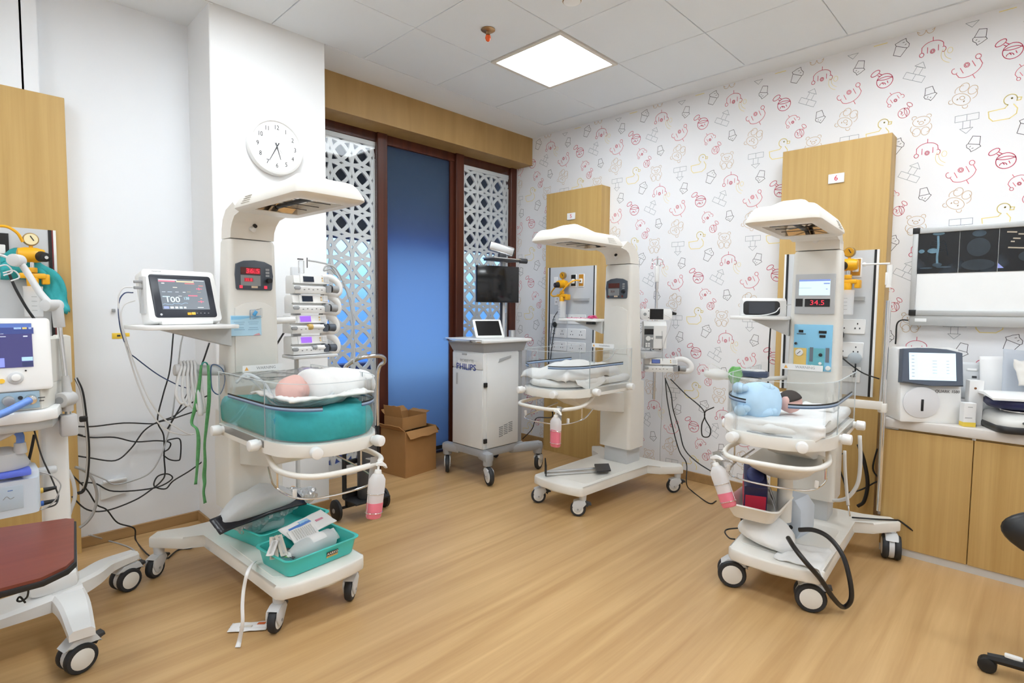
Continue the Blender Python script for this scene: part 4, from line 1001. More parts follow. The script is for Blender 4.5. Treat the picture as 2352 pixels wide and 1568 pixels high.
s_.m(glow('ui_wave', (.45, .7, .95), .9)); s_.tube([(-.095+.0095*k, -.0352, .132-.049+.004*math.sin(k*2.1)*math.cos(k*.7)+.0006*k) for k in range(12)], .0012, 4, 2)
so = s_.build('screen', t, flat=True)
Mtl = Matrix.Rotation(tl, 4, 'X')
letters('100', .036, glow('digits_ice', (.75, .95, 1.), 1.2), so, (0, 0, 0), Mtl @ Matrix.Translation((-.052, -.0365, .105)) @ Matrix.Rotation(R(90), 4, 'X'), 'digits', sx=1.15, ext=.0008)
letters('138', .018, glow('digits_ice2', (.55, .85, 1.), 1.), so, (0, 0, 0), Mtl @ Matrix.Translation((.006, -.0365, .112)) @ Matrix.Rotation(R(90), 4, 'X'), 'digits', sx=.9)
b = MB().at((0, 0, 0), (tl, 0, 0)); b.m(mat('orange_keys', (.85, .45, .03))); b.box((.008, -.0355, .040), (.017, .004, .012), .002); b.m(mat('amber_keys', (.9, .55, .08))); b.box((.026, -.0355, .041), (.017, .004, .012), .002)
b.m(GREY)
for x in (.042, .058, .075, .092): b.box((x, -.0345, .043), (.006, .002, .003))
b.m(ALU); b.cyl((-.108, -.034, .037), (-.108, -.036, .037), .005, n=10); b.build('keys', t)
letters('MONITOR', .008, GREY, t, (0, 0, 0), Mtl @ Matrix.Translation((-.095, -.0305, .238)) @ Matrix.Rotation(R(90), 4, 'X'), 'lettering', ext=.0002)
b = MB().m(GREY)
for z in (.185, .16): b.box((-.175, .02, z), (.04, .014, .012), .003)
b.m(PALEG); b.box((-.158, .03, .13), (.012, .05, .16), .004); b.build('cable_plugs', t)
# syringe pumps stacked beside the column
def pump(label, loc, rz, lit, k, syringe=0, handle=True, W_=.235):
    t = thing('syringe_pump', label, 'syringe pump', loc, rz, None)
    w = W_
    b = MB().m(WHITE)
    b.prism_x([(-.045, .0), (-.05, .012), (-.05, .036), (-.02, .046), (-.012, .054), (-.035, .058), (-.028, .098), (.05, .098), (.06, .085), (.06, .0)], -w/2, w/2*.72, .004); b.build('housing', t)
    b = MB().m(WHITE); b.prism_x([(-.036, .055), (-.042, .058), (-.034, .1), (-.02, .101)], -w/2+.035, w/2*.78, .003); cs = b.build('console', t)
    b = MB().m(glow('pump_violet', (.36, .13, 1.), 1.) if lit else mat('pump_screen_off', (.012, .02, .04), .15)); b.at((0, -.0375, .079), (R(-11), 0, 0)); b.box((-w*.5+.082, -.003, 0), (.062, .003, .030)); b.build('screen', cs, flat=True)
    b = MB().at((0, -.0375, .079), (R(-11), 0, 0)).m(mat('ochre_icon', (.55, .33, .08))); b.box((w*.2, -.0035, .008), (.006, .002, .008)); b.m(mat('ochre_icon2', (.75, .55, .25))); b.box((w*.205, -.0035, -.006), (.008, .002, .008)); b.m(PALEG); b.box((w*.31, -.0035, 0), (.028, .002, .026)); b.build('keys', cs, flat=True)
    b = MB().m(GREY); b.prism_y([(x-w/2+.012, z+.030) for x, z in rrect(.036, .02, .0095, 3)], -.056, -.045, .003); b.build('side_button', t)
    b = MB().m(mat('key_print', (.25, .25, .25)))
    for q in range(5): b.box((-w*.28+.026*q, -.0505, .022+.003*(q % 2)), (.008, .0015, .005))
    b.build('front_keys', t, flat=True)
    b = MB().m(SLATE if lit else GREY); b.prism_x([(-.058, .008), (-.06, .045), (-.02, .052), (-.012, .01)], w*.27, w*.40, .004); b.build('barrel_clamp', t)
    b = MB().m(SLATE if lit else GREY); b.cyl((w*.42, -.036, .030), (w*.62, -.036, .028), .020, .022, 18, .004); b.m(DARK); b.cyl((w*.418, -.036, .030), (w*.45, -.036, .03), .022, n=18, bev=.003)
    b.build('plunger_drive', t)
    if syringe:
        b = MB().m(WHITE); b.cyl((-.02+.02*syringe, -.046, .036), (w*.30, -.046, .034), .014, n=16, bev=.002)
        b.m(mat('plunger_gold', (.62, .42, .12)) if syringe == 1 else GREY); b.cyl((-.045+.02*syringe, -.047, .036), (-.02+.02*syringe, -.046, .036), .0165 if syringe == 1 else .012, n=16, bev=.003); b.build('syringe', t)
    if handle:
        b = MB().m(WHITE); b.tube([(w*.36, .02, .09), (w*.56, .015, .095), (w*.74, .012, .07), (w*.80, .01, .035), (w*.72, .01, .005), (w*.36, .015, .004)], .009, 8, 5, flat=2.2); b.build('carry_handle', t)
    return t
PMP = [('syringe pump with a dark screen, topmost of the stack by the left warmer', 1.39, 0, 0, .012), ('syringe pump with a dark screen, second from the top of the stack', 1.283, 0, 0, .004),
       ('violet lit syringe pump with a gold plunger, third down the stack', 1.173, 1, 1, -.008), ('violet lit syringe pump at the bottom of the stack', 1.058, 1, 2, -.004)]
for k, (l, z, lit, sy, dx) in enumerate(PMP):
    o = pump(l, (-1.165+dx, .22, z), R(4), lit, k, sy); o['group'] = 'stacked syringe pumps'
b = MB().m(PALEG); b.box((-1.20, .31, 1.28), (.05, .03, .52), .006); b.box((-1.16, .22, 1.045), (.26, .15, .018), .005); b.cyl((-1.20, .31, .20), (-1.20, .31, 1.06), .012, n=12)
b.box((-1.31, .24, 1.25), (.22, .03, .03), .004)
o = b.build('pump_rack', W1, world=True)
t = thing('drip_clip', 'clear drip chamber clipped on the topmost syringe pump', 'drip chamber', (-1.19, .2, 1.50))
b = MB().m(BAG); b.box((-1.215, .2, 1.535), (.03, .02, .07), .004); b.build('chamber', t, world=True)
b = MB().m(DARK); b.box((-1.182, .2, 1.56), (.004, .004, .055)); b.box((-1.22, .2, 1.577), (.03, .01, .006)); b.build('clip', t, world=True)
b = MB().m(mat('thin_line', (.42, .43, .44), .4)); b.tube([(-1.18, .19, 1.572), (-1.12, .18, 1.565), (-1.055, .18, 1.55), (-1.03, .17, 1.50), (-1.06, .17, 1.53), (-1.10, .17, 1.52), (-1.08, .17, 1.55), (-1.03, .16, 1.53), (-.97, .15, 1.40), (-.94, .14, 1.25), (-.935, .13, 1.08), (-.95, .12, .99)], .0045, 8, 6)
solo(b, 'infusion_line', 'grey infusion line arching down beside the syringe pumps', 'line', sharp=180)
# trolley behind the left warmer
t = thing('cylinder_trolley', 'black two-wheeled trolley with a chrome handle behind the left warmer', 'trolley', (-.78, .33, 0))
b = MB().m(CHROME); b.tube([(-.90, .33, .55), (-.90, .33, .90), (-.875, .28, .985), (-.81, .22, 1.02), (-.70, .22, 1.015), (-.655, .26, .975), (-.665, .32, .90), (-.665, .33, .55)], .0125, 10, 5); b.build('handle', t, world=True)
b = MB().m(BLACK)
for x in (-.90, -.665): b.cyl((x, .33, .14), (x, .33, .56), .014, n=10)
for z in (.18, .36, .54): b.box((-.7825, .33, z), (.235, .02, .03), .004)
b.box((-.78, .27, .13), (.24, .16, .012), .003); b.cyl((-.92, .36, .07), (-.60, .36, .07), .009, n=10); b.box((-.78, .345, .12), (.2, .03, .09)); b.build('frame', t, world=True)
for x, nm in ((-.60, 'wheel'), (-.94, 'wheel')):
    b = MB().m(BLACK); b.lathe([(.02, -.016), (.055, -.014), (.065, -.008), (.065, .008), (.055, .014), (.02, .014)], (x, .36, .065), 24, 'x'); w_ = b.build(nm, t, world=True)
    b = MB().m(GREY); b.cyl((x-.02, .36, .065), (x+.02, .36, .065), .014, n=12); b.build('hub', w_, world=True)
t = thing('oxygen_cylinder', 'dark grey gas cylinder standing on the black trolley', 'gas cylinder', (-.78, .265, .137))
b = MB().m(mat('cylinder_grey', (.06, .06, .065), .4)); b.lathe([(.01, 0), (.055, 0), (.06, .01), (.06, .40), (.045, .46), (.02, .49), (.02, .51), (.002, .51)], (0, 0, 0), 24); b.build('bottle', t)
b = MB().m(CHROME); b.cyl((0, 0, .51), (0, 0, .55), .012, n=12); b.build('valve', t)
# hand sanitizer bottles in wire holders on the push rails
def sanitizer(label, loc, rz, tilt, lean, fill):
    t = thing('sanitizer_bottle', label, 'pump bottle', loc, 0, 'hand sanitizer bottles on the warmer rails')
    Mx = Matrix.Rotation(R(rz), 4, 'Z') @ Matrix.Rotation(R(tilt), 4, 'Y') @ Matrix.Rotation(R(lean), 4, 'X')
    def oval(w, d, z): return [(w*math.copysign(abs(math.cos(a))**.75, math.cos(a)), d*math.copysign(abs(math.sin(a))**.75, math.sin(a)), z) for a in [2*PI*i/20 for i in range(20)]]
    b = MB().m(MILK); b.T = Mx; b.loft([oval(.027, .019, -.188), oval(.031, .022, -.182), oval(.033, .024, -.15), oval(.034, .024, -.10), oval(.036, .025, -.06), oval(.035, .024, -.035), oval(.022, .018, -.016), oval(.013, .013, -.010)]); b.build('bottle', t, sharp=60)
    b = MB().m(PINKL); b.T = Mx; b.loft([oval(.0275, .0195, -.1885), oval(.0315, .0225, -.182), oval(.0335, .0245, -.15), oval(.0342, .0245, -.188+fill)]); b.build('pink_liquid', t, sharp=60)
    b = MB().m(WHITE); b.T = Mx; b.cyl((0, 0, -.012), (0, 0, .004), .0155, .013, 16, .002); b.cyl((0, 0, .004), (0, 0, .022), .005, n=10)
    b.prism_y([(-.012, .02), (-.012, .032), (.015, .036), (.034, .024), (.044, .008), (.038, .006), (.026, .02), (.010, .022)], -.008, .008, .003); b.build('pump_head', t)
    b = MB().m(CHROME); b.T = Mx
    for z in (-.09, -.165): b.tube([(.037*math.cos(a), .028*math.sin(a), z) for a in [2*PI*i/14 for i in range(14)]], .0016, 6, 2, True)
    for s in (-1, 1): b.cyl((s*.037, 0, -.165), (s*.037, 0, -.09), .0016, n=6)
    b.m(ALU); b.box((0, .03, -.02), (.036, .003, .14)); b.box((0, .045, .04), (.036, .03, .003)); b.build('wire_holder', t)
    return t
sanitizer('sanitizer bottle with pink liquid hanging on the left warmer rail', on(W1, .10, -.835, .665), 10, 8, 0, .062)
sanitizer('upright sanitizer bottle half full of pink on the corner warmer rail', on(W2, .165, -.79, .685), -92, 0, 0, .105)
sanitizer('tilted sanitizer bottle with pink liquid on the right warmer rail', on(W3, -.20, -.80, .65), -100, -24, 0, .06)
# teal trays with supplies on the base of the left warmer
def tray(label, A, B_, D, m_, h=.075):
    """A, B_, D: three footprint corners (front-left, front-right, back-left)"""
    A, B_, D = Vector(A), Vector(B_), Vector(D); c = (B_+D)/2
    ux = (B_-A); uy = (D-A); w, d = ux.length, uy.length; rz = math.atan2(ux.y, ux.x)
    t = thing('supply_tray', label, 'tray', (c.x, c.y, A.z), rz)
    b = MB().m(m_); q = lambda g, z, r=.03: [(x, y, z) for x, y in rrect(w+g, d+g, r, 4)]
    b.loft([q(-.006, 0), q(0, .004), q(.022, h-.006), q(.040, h-.004), q(.042, h), q(.038, h+.002), q(.018, h), q(.012, h-.008), q(-.008, .006), q(-.03, .005)]); b.build('tray_body', t, sharp=50)
    return t, w, d
ZB = .2035
TA, aw, ad = tray('front teal supply tray with a sticker, on the left warmer base', (-1.64, -0.55, 0.204), (-1.319, -0.514, 0.204), (-1.652, -0.321, 0.204), TEAL)
b = MB().m(mat('sticker_dark', (.05, .02, .01))); b.box((-.0, 0, 0), (.058, .002, .028)); 
b.T = Matrix()
b2 = MB().m(mat('sticker_dark')); b2.at((aw*.12, -ad/2-.0085, .038), (R(14), 0, 0)); b2.box((0, 0, .004), (.056, .002, .018)); b2.m(mat('sticker_gold', (.62, .40, .10))); b2.box((0, 0, -.009), (.056, .002, .009)); st = b2.build('sticker', TA, flat=True); b.bm.free()
letters('AARKO', .0165, mat('sticker_white', (.85, .8, .7)), TA, (aw*.12, -ad/2-.0110, .042), (R(90+14), 0, 0), 'lettering', sx=1.0)
TB, bw, bd = tray('rear teal supply tray half hidden under plastic bags', (-1.637, -0.215, 0.204), (-1.297, -0.146, 0.204), (-1.64, 0.143, 0.204), TEAL)
def inT(T, x, y, z): v = ROOTM[T.name] @ Vector((x, y, z)); return tuple(v)
def bottle_lying(label, T, p0, p1, r, z, lab=True):
    a, c = Vector(inT(T, p0[0], p0[1], z)), Vector(inT(T, p1[0], p1[1], z)); d = (c-a); L = d.length
    t = thing('plastic_bottle', label, 'bottle', tuple((a+c)/2-Vector((0, 0, r))))
    q = d.to_track_quat('Z', 'Y').to_matrix().to_4x4(); Mx = ROOTM[t.name].inverted() @ Matrix.Translation(a) @ q
    b = MB().m(MILK); b.T = Mx; b.lathe([(.004, 0), (r*.85, .003), (r, .014), (r*1.0, L*.62), (r*.92, L*.72), (r*.55, L*.86), (r*.34, L*.90), (r*.34, L*.95)], (0, 0, 0), 22); b.build('bottle_body', t, sharp=60)
    b = MB().m(WHITE); b.T = Mx; b.cyl((0, 0, L*.92), (0, 0, L), r*.42, n=14, bev=.002); b.build('cap', t)
    if lab:
        b = MB().m(PAPER); b.T = Mx; n = 14; b.loft([[(r*1.012*math.cos(R(40+i*11)), r*1.012*math.sin(R(40+i*11)), z_) for i in range(n)] for z_ in (L*.22, L*.52)], False, False, False); b.build('label_band', t)
    return t
bottle_lying('large cloudy plastic bottle with a white label lying in the front tray', TA, (aw*.37, .0), (-aw*.40, -.03), .044, .052)
bottle_lying('smaller cloudy bottle lying in the rear tray beside the bags', TB, (bw*.1, -.02), (-bw*.42, .0), .030, .040, False)
def packet(name, label, cat, T, x, y, z, w, d, rz, tx=0., ty=0., m_=PAPER, m2=None, bands=(), th=.004, bag=False):
    P = Vector(inT(T, x, y, z)) if T is not None else Vector((x, y, z)); r0 = ROOTM[T.name].to_euler().z if T is not None else 0
    t = thing(name, label, cat, tuple(P), r0+R(rz)); 
    Rm = Matrix.Rotation(R(tx), 4, 'X') @ Matrix.Rotation(R(ty), 4, 'Y')
    b = MB().m(m_); b.T = Rm; sd = (w*31+d*17+x*7)
    b.sheet(lambda u, v: ((u-.5)*w, (v-.5)*d, th+(.03 if bag else .006)*math.sin(PI*u)*math.sin(PI*v)*(1 if bag else .6)+(.012 if bag else .003)*nz(u, v, sd, 5)), 14, 14, th*.5 if not bag else .001); b.build('wrapper', t, sharp=180)
    for i, (bx, by, bw_, bd_, m3) in enumerate(bands):
        b = MB().m(m3); b.T = Rm; b.sheet(lambda u, v: (bx+(u-.5)*bw_, by+(v-.5)*bd_, th*1.2+.0012+(.03 if bag else .006)*math.sin(PI*(.5+(bx+(u-.5)*bw_)/w))*math.sin(PI*(.5+(by+(v-.5)*bd_)/d))*(1 if bag else .6)+(.012 if bag else .003)*nz(.5+(bx+(u-.5)*bw_)/w, .5+(by+(v-.5)*bd_)/d, sd, 5)), 8, 8, .0006); b.build('printed_patch', t, sharp=180)
    return t
BLU = mat('packet_blue', (.08, .22, .62), .4); SKY = mat('packet_sky', (.35, .6, .82), .4); STR = mat('packet_strips', (.55, .55, .53), .5)
packet('dressing_packet', 'white dressing packet with blue print on top of the trays', 'packet', TA, .045, .075, .108, .23, .12, 6, 14, -6, PAPER, None, ((-.03, .02, .11, .018, BLU), (.0, .035, .05, .02, SKY), (.06, .0, .04, .012, mat('packet_rose', (.7, .25, .35)))))
tp = packet('gauze_pack', 'ribbed white gauze pack leaning on the large bottle', 'packet', TA, -.01, .03, .10, .135, .065, 8, 38, 0, PAPER, None, [(-.05+.011*k, 0, .004, .05, STR) for k in range(10)], .012)
for k, (x, y, w, d, rz, ty, l) in enumerate(((-.145, .03, .13, .035, 62, -22, 'beige paper strip packet upright at the left of the front tray'), (-.12, .015, .12, .03, 74, -26, 'grey catheter packet slanting in the front tray'), (-.165, .005, .10, .03, 48, -14, 'narrow white packet lying over the left tray rim'))):
    packet('catheter_packet', l, 'packet', TA, x, y, .082+.006*k, w, d, rz, 0, ty, mat('packet_beige', (.66, .62, .55)) if k != 2 else PAPER, None, ((0, 0, w*.8, d*.3, STR),))
packet('foil_pouch', 'dark foil pouch between the packets in the front tray', 'pouch', TA, -.095, -.01, .05, .08, .07, 30, 18, 10, mat('foil_dark', (.05, .055, .06), .3), None, ((.01, .0, .03, .03, PAPER),))
packet('green_pouch', 'small teal and green pouch in the left corner of the front tray', 'pouch', TA, -.135, -.055, .052, .05, .05, 20, 10, 18, mat('pouch_green', (.05, .22, .22), .4), None, ((.005, .008, .016, .016, mat('pouch_lime', (.2, .6, .15))),))
packet('cup_packet', 'curled white packet at the right end of the front tray', 'packet', TA, aw*.40, .02, .05, .07, .06, 10, 40, 0, PAPER, None, ((-.01, .0, .008, .025, mat('rust_print', (.55, .18, .05))),))
for k, (x, y, z, rx, ry, rz_, l) in enumerate(((-.12, -.01, .085, .085, .065, .05, 'crumpled clear bag at the left of the rear tray'), (-.01, .0, .10, .10, .07, .06, 'crumpled clear bag in the middle of the rear tray'), (.09, .03, .12, .095, .065, .055, 'crumpled clear bag behind the dressing packet'), (.20, .05, .10, .085, .055, .045, 'crumpled clear bag at the right rear of the trays'))):
    b = MB().m(CRINK); rings = []
    for i in range(15):
        a = -PI/2+PI*i/14; g = []
        for j in range(24):
            q = 2*PI*j/24; d_ = Vector((max(math.cos(a), .03)*math.cos(q), max(math.cos(a), .03)*math.sin(q), math.sin(a))); w = 1+.30*noise.noise(d_*2.2+Vector((k*7, 0, 0)))+.14*noise.noise(d_*6+Vector((k*3, 5, 0)))
            g.append(inT(TB, x+rx*w*d_.x, y+ry*w*d_.y, max(.008, z+rz_*w*d_.z)))
        rings.append(g)
    b.loft(rings); solo(b, 'clear_bag', l, 'plastic bag', sharp=60)
b = MB().m(mat('tan_cap', (.5, .28, .12))); v = inT(TB, -.075, .045, .10); b.ball(v, (.026, .022, .02)); solo(b, 'bottle_cap', 'tan round cap showing through the bags in the rear tray', 'cap')
b = MB().m(mat('orange_cap', (.75, .33, .03), .4, var=.2, scale=60)); v = inT(TB, .19, .115, .125); b.ball(v, (.022, .012, .022)); solo(b, 'orange_cap', 'small orange cap standing up behind the trays', 'cap')
# black folder and pillow-like bag behind the trays
fo = [(-1.788, -0.16, 0.355), (-1.334, -0.03, 0.343)]
a, c = Vector(fo[0]), Vector(fo[1])
b = MB().m(mat('black_folder', (.012, .013, .02), .3)); n = (c-a).cross(Vector((0, 0, 1))).normalized()
if n.y > 0: n = -n
b.sheet(lambda u, v: a+(c-a)*u+n*(.035-.075*v)+Vector((0, 0, -.028+.05*v+.004*nz(u, v, 0, 4)+.012*math.sin(PI*u))), 14, 8, .006); solo(b, 'black_folder', 'black plastic folder sloping behind the teal trays', 'folder', sharp=180)
b = MB().m(milky('bag_cloudy', (.90, .92, .94), .08))
rings = []
for i in range(13):
    f = i/12; cx_ = a+(c-a)*(.08+.88*f)+n*(-.035); g = []
    for j in range(24):
        q = 2*PI*j/24; s = math.sin(PI*min(max(f, .03), .97))**.45
        w = 1+.16*nz(f*3, math.cos(q)*1.2, math.sin(q)*1.2, 1.4)
        g.append(tuple(cx_-n*(-.075*s*w*math.cos(q))+Vector((0, 0, -.03+.068*s*w*(1+math.sin(q))*(1.05-.25*abs(f-.55))))))
    rings.append(g)
b.loft(rings); solo(b, 'storage_bag', 'puffy white plastic bag behind the black folder on the warmer base', 'bag', sharp=180)
# ribbon of white tape and packet on the floor
b = MB().m(PAPER)
rp_ = [(-1.67, -0.35, 0.225), (-1.689, -0.339, 0.222), (-1.782, -0.52, 0.279), (-1.803, -0.53, 0.219), (-1.815, -0.545, 0.159), (-1.821, -0.56, 0.098), (-1.826, -0.537, 0.02), (-1.838, -0.552, 0.004)]
b.ribbon(rp_, (1, -.3, 0), lambda f: .013+.022*max(0, f-.7), .002); solo(b, 'cloth_tape', 'white cloth tape trailing from the front tray down to the floor', 'tape', sharp=180)
pk = (-1.755, -0.443, 0.003)
packet('torn_packet', 'torn white paper packet on the floor under the left warmer caster', 'packet', None, pk[0], pk[1], .003, .15, .065, -38, 0, 0, PAPER, None, ((.045, .012, .03, .02, mat('packet_red', (.75, .16, .04))), (-.01, -.006, .05, .012, mat('packet_beige', (.66, .62, .55)))))

# ---------------------------------------------------------------- white telehealth cart, cardboard boxes by the glass door
t = thing('medical_cart', 'white and grey equipment cart on four casters by the glass door', 'cart', (.42, .45, 0))
x0, x1, y0, y1 = .205, .575, .265, .62
LG = mat('cart_grey', (.36, .37, .385), .45)
b = MB().m(LG)
for sx, sy, ex, ey in ((0, 0, .215, .225), (1, 0, .765, .215), (0, 1, .215, .70), (1, 1, .765, .70)):
    cx_, cy_ = x0+.03+sx*(x1-x0-.06), y0+.03+sy*(y1-y0-.06)
    d = Vector((ex-cx_, ey-cy_, 0)); L = d.length; a = math.atan2(d.y, d.x)
    b.at(((cx_+ex)/2, (cy_+ey)/2, .205), (0, 0, a)); b.box((0, 0, 0), (L+.07, .075, .07), .02)
    b.at(); b.cyl((ex, ey, .14), (ex, ey, .235), .036, .038, 18, .008)
b.at(); b.prism([(x0-.005, y0-.005), (x1+.06, y0-.005), (x1+.06, y1), (x0-.005, y1)], .19, .252, .008); b.build('base_frame', t, world=True)
b = MB().m(mat('cart_white', (.74, .75, .75), .4)); b.box(((x0+x1)/2, (y0+y1)/2, .62), (x1-x0, y1-y0, .735), .006); b.build('cabinet_body', t, world=True)
b = MB().m(LG); b.box((x1+.03, (y0+y1)/2, .61), (.06, y1-y0-.02, .75), .006); b.build('rear_housing', t, world=True)
CW = mat('cart_white')
b = MB().m(CW); b.box((x0-.004, (y0+y1)/2, .555), (.012, y1-y0-.012, .595), .003); d = b.build('door', t, world=True)
b = MB().m(mat('recess_grey', (.42, .43, .44))); b.box((x0-.0105, y1-.06, .77), (.004, .018, .09), .0015); b.build('pull', d, world=True)
b = MB().m(CW); b.box((x0-.004, (y0+y1)/2, .918), (.012, y1-y0-.012, .118), .003); dw = b.build('drawer', t, world=True)
b = MB().m(mat('recess_grey')); b.box((x0-.0105, (y0+y1)/2+.03, .965), (.004, .055, .014), .0015); b.build('pull', dw, world=True)
ML = Matrix(((0, 0, -1, 0), (-1, 0, 0, 0), (0, 1, 0, 0), (0, 0, 0, 1)))
b = MB().m(PAPER); b.box((x0-.0108, (y0+y1)/2+.01, .888), (.002, .20, .05)); b.build('name_plate', dw, world=True, flat=True)
letters('PHILIPS', .068, mat('logo_blue', (.015, .04, .28), .4), dw, (x0-.0125, (y0+y1)/2+.01, .866), ML, 'lettering', world=True, sx=1.05, ext=.0012)
letters('ROBBYTE', .034, mat('logo_grey', (.42, .42, .43)), dw, (x0-.0125, (y0+y1)/2+.0, .915), ML, 'lettering', world=True, sx=1.1)
b = MB().m(CW); b.box(((x0+x1)/2+.012, y0-.004, .62), (x1-x0-.03, .012, .72), .003); sp_ = b.build('side_panel', t, world=True)
b = MB().m(mat('recess_grey')); b.prism_y([((x0+x1)/2-.045, .905), ((x0+x1)/2+.09, .935), ((x0+x1)/2+.095, .955), ((x0+x1)/2-.03, .935)], y0-.013, y0-.009, .001); b.build('grip', sp_, world=True)
b = MB().m(mat('vent_dark', (.22, .22, .22)))
for k in range(3):
    for q in range(6): b.box(((x0+x1)/2-.03+.052*k+.02, y0-.0105, .335+.014*q+.012*k), (.042, .004, .006), rot=(0, R(-6), 0))
b.build('vent_slots', sp_, world=True, flat=True)
for z in (.745, .32): b = MB().m(BLACK); b.box((x0+.012, y0-.008, z), (.03, .016, .034), .003); b.build('hinge', t, world=True)
b = MB().m(LG); b.loft([[(x0, y0, .985), (x1+.06, y0, .985), (x1+.06, y1, .985), (x0, y1, .985)], [(x0-.03, y0-.025, 1.06), (x1+.075, y0-.025, 1.06), (x1+.075, y1+.03, 1.06), (x0-.03, y1+.03, 1.06)]]); b.build('neck_housing', t, world=True, flat=True)
b = MB().m(WHITE); b.prism([(x0-.045, y0-.05), (x1+.10, y0-.05), (x1+.10, y1+.06), (x0-.045, y1+.06)], 1.058, 1.084, .008); b.build('top', t, world=True)
b = MB().m(CHROME); b.tube([(x0-.05, y0-.03, 1.072), (x0-.075, y0+.05, 1.072), (x0-.08, y0+.2, 1.072), (x0-.075, y1-.02, 1.072), (x0-.05, y1+.05, 1.072)], .011, 8, 5); b.build('handle_bar', t, world=True)
for k, (ex, ey, an) in enumerate(((.215, .225, 250), (.765, .215, 20), (.215, .70, 230), (.765, .70, 60))):
    T = Matrix.Translation((-.42, -.45, 0))
    c = caster(t, ex-.42, ey-.45, R(an), 'fork', k == 0, .138, .155)
px_, py_ = .60, .47
b = MB().m(PALEG); b.box((px_, py_, 1.40), (.035, .03, .65), .004); b.m(DARK); b.box((px_-.018, py_-.004, 1.28), (.008, .022, .38)); b.build('mast', t, world=True)
# flat display on the mast
o = thing('flat_display', 'black switched-off flat display on the cart mast', 'display', (px_, py_-.03, 1.36), R(-14))
b = MB().m(BLACKG); b.box((-.085, -.022, .15), (.385, .03, .29), .004); b.build('screen', o)
b = MB().m(DARK); b.box((0, .005, .15), (.12, .03, .10), .004); b.build('bracket', o)
# camera shelf and camera
b = MB().m(ALU); b.box((px_-.03, py_-.02, 1.715), (.30, .14, .010), .002); b.m(DARK); b.box((px_-.03, py_-.02, 1.703), (.29, .13, .014), .004); b.cyl((px_+.12, py_-.07, 1.708), (px_+.18, py_-.10, 1.706), .02, n=14, bev=.004); b.build('camera_shelf', t, world=True)
o = thing('video_camera', 'silver and black video camera on the cart camera shelf', 'camera', (px_-.03, py_-.02, 1.722), R(-32))
b = MB().m(DARK); b.box((0, 0, .02), (.06, .06, .04), .008); b.build('mount', o)
b = MB().m(ALU); b.at((0, 0, .07), (0, R(14), 0)); b.prism_x([(y*1.0, z) for y, z in rrect(.07, .075, .02, 4)], -.11, .09, .006); b.build('housing', o)
b = MB().m(BLACK); b.at((0, 0, .07), (0, R(14), 0)); b.prism_x([(y, z) for y, z in rrect(.066, .07, .02, 4)], .085, .098, .004); b.m(mat('lens_amber', (.45, .36, .25), .1)); b.cyl((.098, 0, 0), (.101, 0, 0), .02, n=18); b.build('lens', o)
# tablet on a stand, small metal cup
o = thing('tablet', 'white tablet leaning on its stand on the cart top', 'tablet', (.40, .40, 1.086), R(-22))
b = MB().m(WHITE); b.at((0, 0, .0), (R(-34), 0, 0)); b.prism_y([(x, z+.085) for x, z in rrect(.24, .17, .012, 3)], -.004, .006, .002); b.build('case', o)
b = MB().m(BLACKG); b.at((0, 0, .0), (R(-34), 0, 0)); b.box((0, -.0048, .087), (.20, .002, .135)); b.build('screen', o, flat=True)
b = MB().m(WHITE); b.prism_x([(.0, .0), (.10, .0), (.10, .006), (.08, .10), (.074, .10), (.085, .008), (.0, .006)], -.05, .05); b.build('stand', o)
b = MB().m(ALU); b.lathe([(.004, 0), (.03, 0), (.03, .055), (.026, .055), (.026, .006), (.004, .006)], (.665, .42, 1.085), 24); solo(b, 'metal_cup', 'small silver cup on the cart top beside the mast', 'cup')
# cardboard boxes
def carton(label, c, w, d, h, rz, flaps, op=True):
    t = thing('cardboard_box', label, 'box', c, R(rz)); th = .005
    b = MB().m(CARD)
    for cx_, cy_, sx, sy in ((0, -d/2, w, th), (0, d/2, w, th), (-w/2, 0, th, d), (w/2, 0, th, d)): b.box((cx_, cy_, h/2), (sx+th*.5, sy+th*.5, h))
    b.box((0, 0, th/2), (w, d, th)); 
    if not op: b.box((0, 0, h-th/2), (w, d, th))
    b.build('carton_body', t, flat=True)
    for side, ang, ln in flaps:
        b = MB().m(CARD); sg = {'f': 0, 'r': 90, 'b': 180, 'l': 270}[side]; L = w if side in 'fb' else d; q = (d if side in 'fb' else w)/2
        b.at((0, 0, h), (0, 0, R(sg))); a = R(ang)
        b.sheet(lambda u, v: (L*(u-.5)*(.98-.05*v), -q-ln*v*math.cos(a)*(1-.15*v), ln*v*math.sin(a)+.008*nz(u, v, ang, 4)*v), 10, 6, .005); b.build('flap', t, sharp=60)
    return t
carton('open cardboard box in front of the glass door', (.0, .93, 0), .33, .28, .36, 8, (('f', -50, .07), ('r', -40, .08), ('l', 35, .08)), True)
carton('small open cardboard box stacked on the box by the glass door', (-.03, .93, .363), .26, .2, .10, 10, (('b', 30, .07), ('l', 75, .09), ('r', 12, .06)), True)

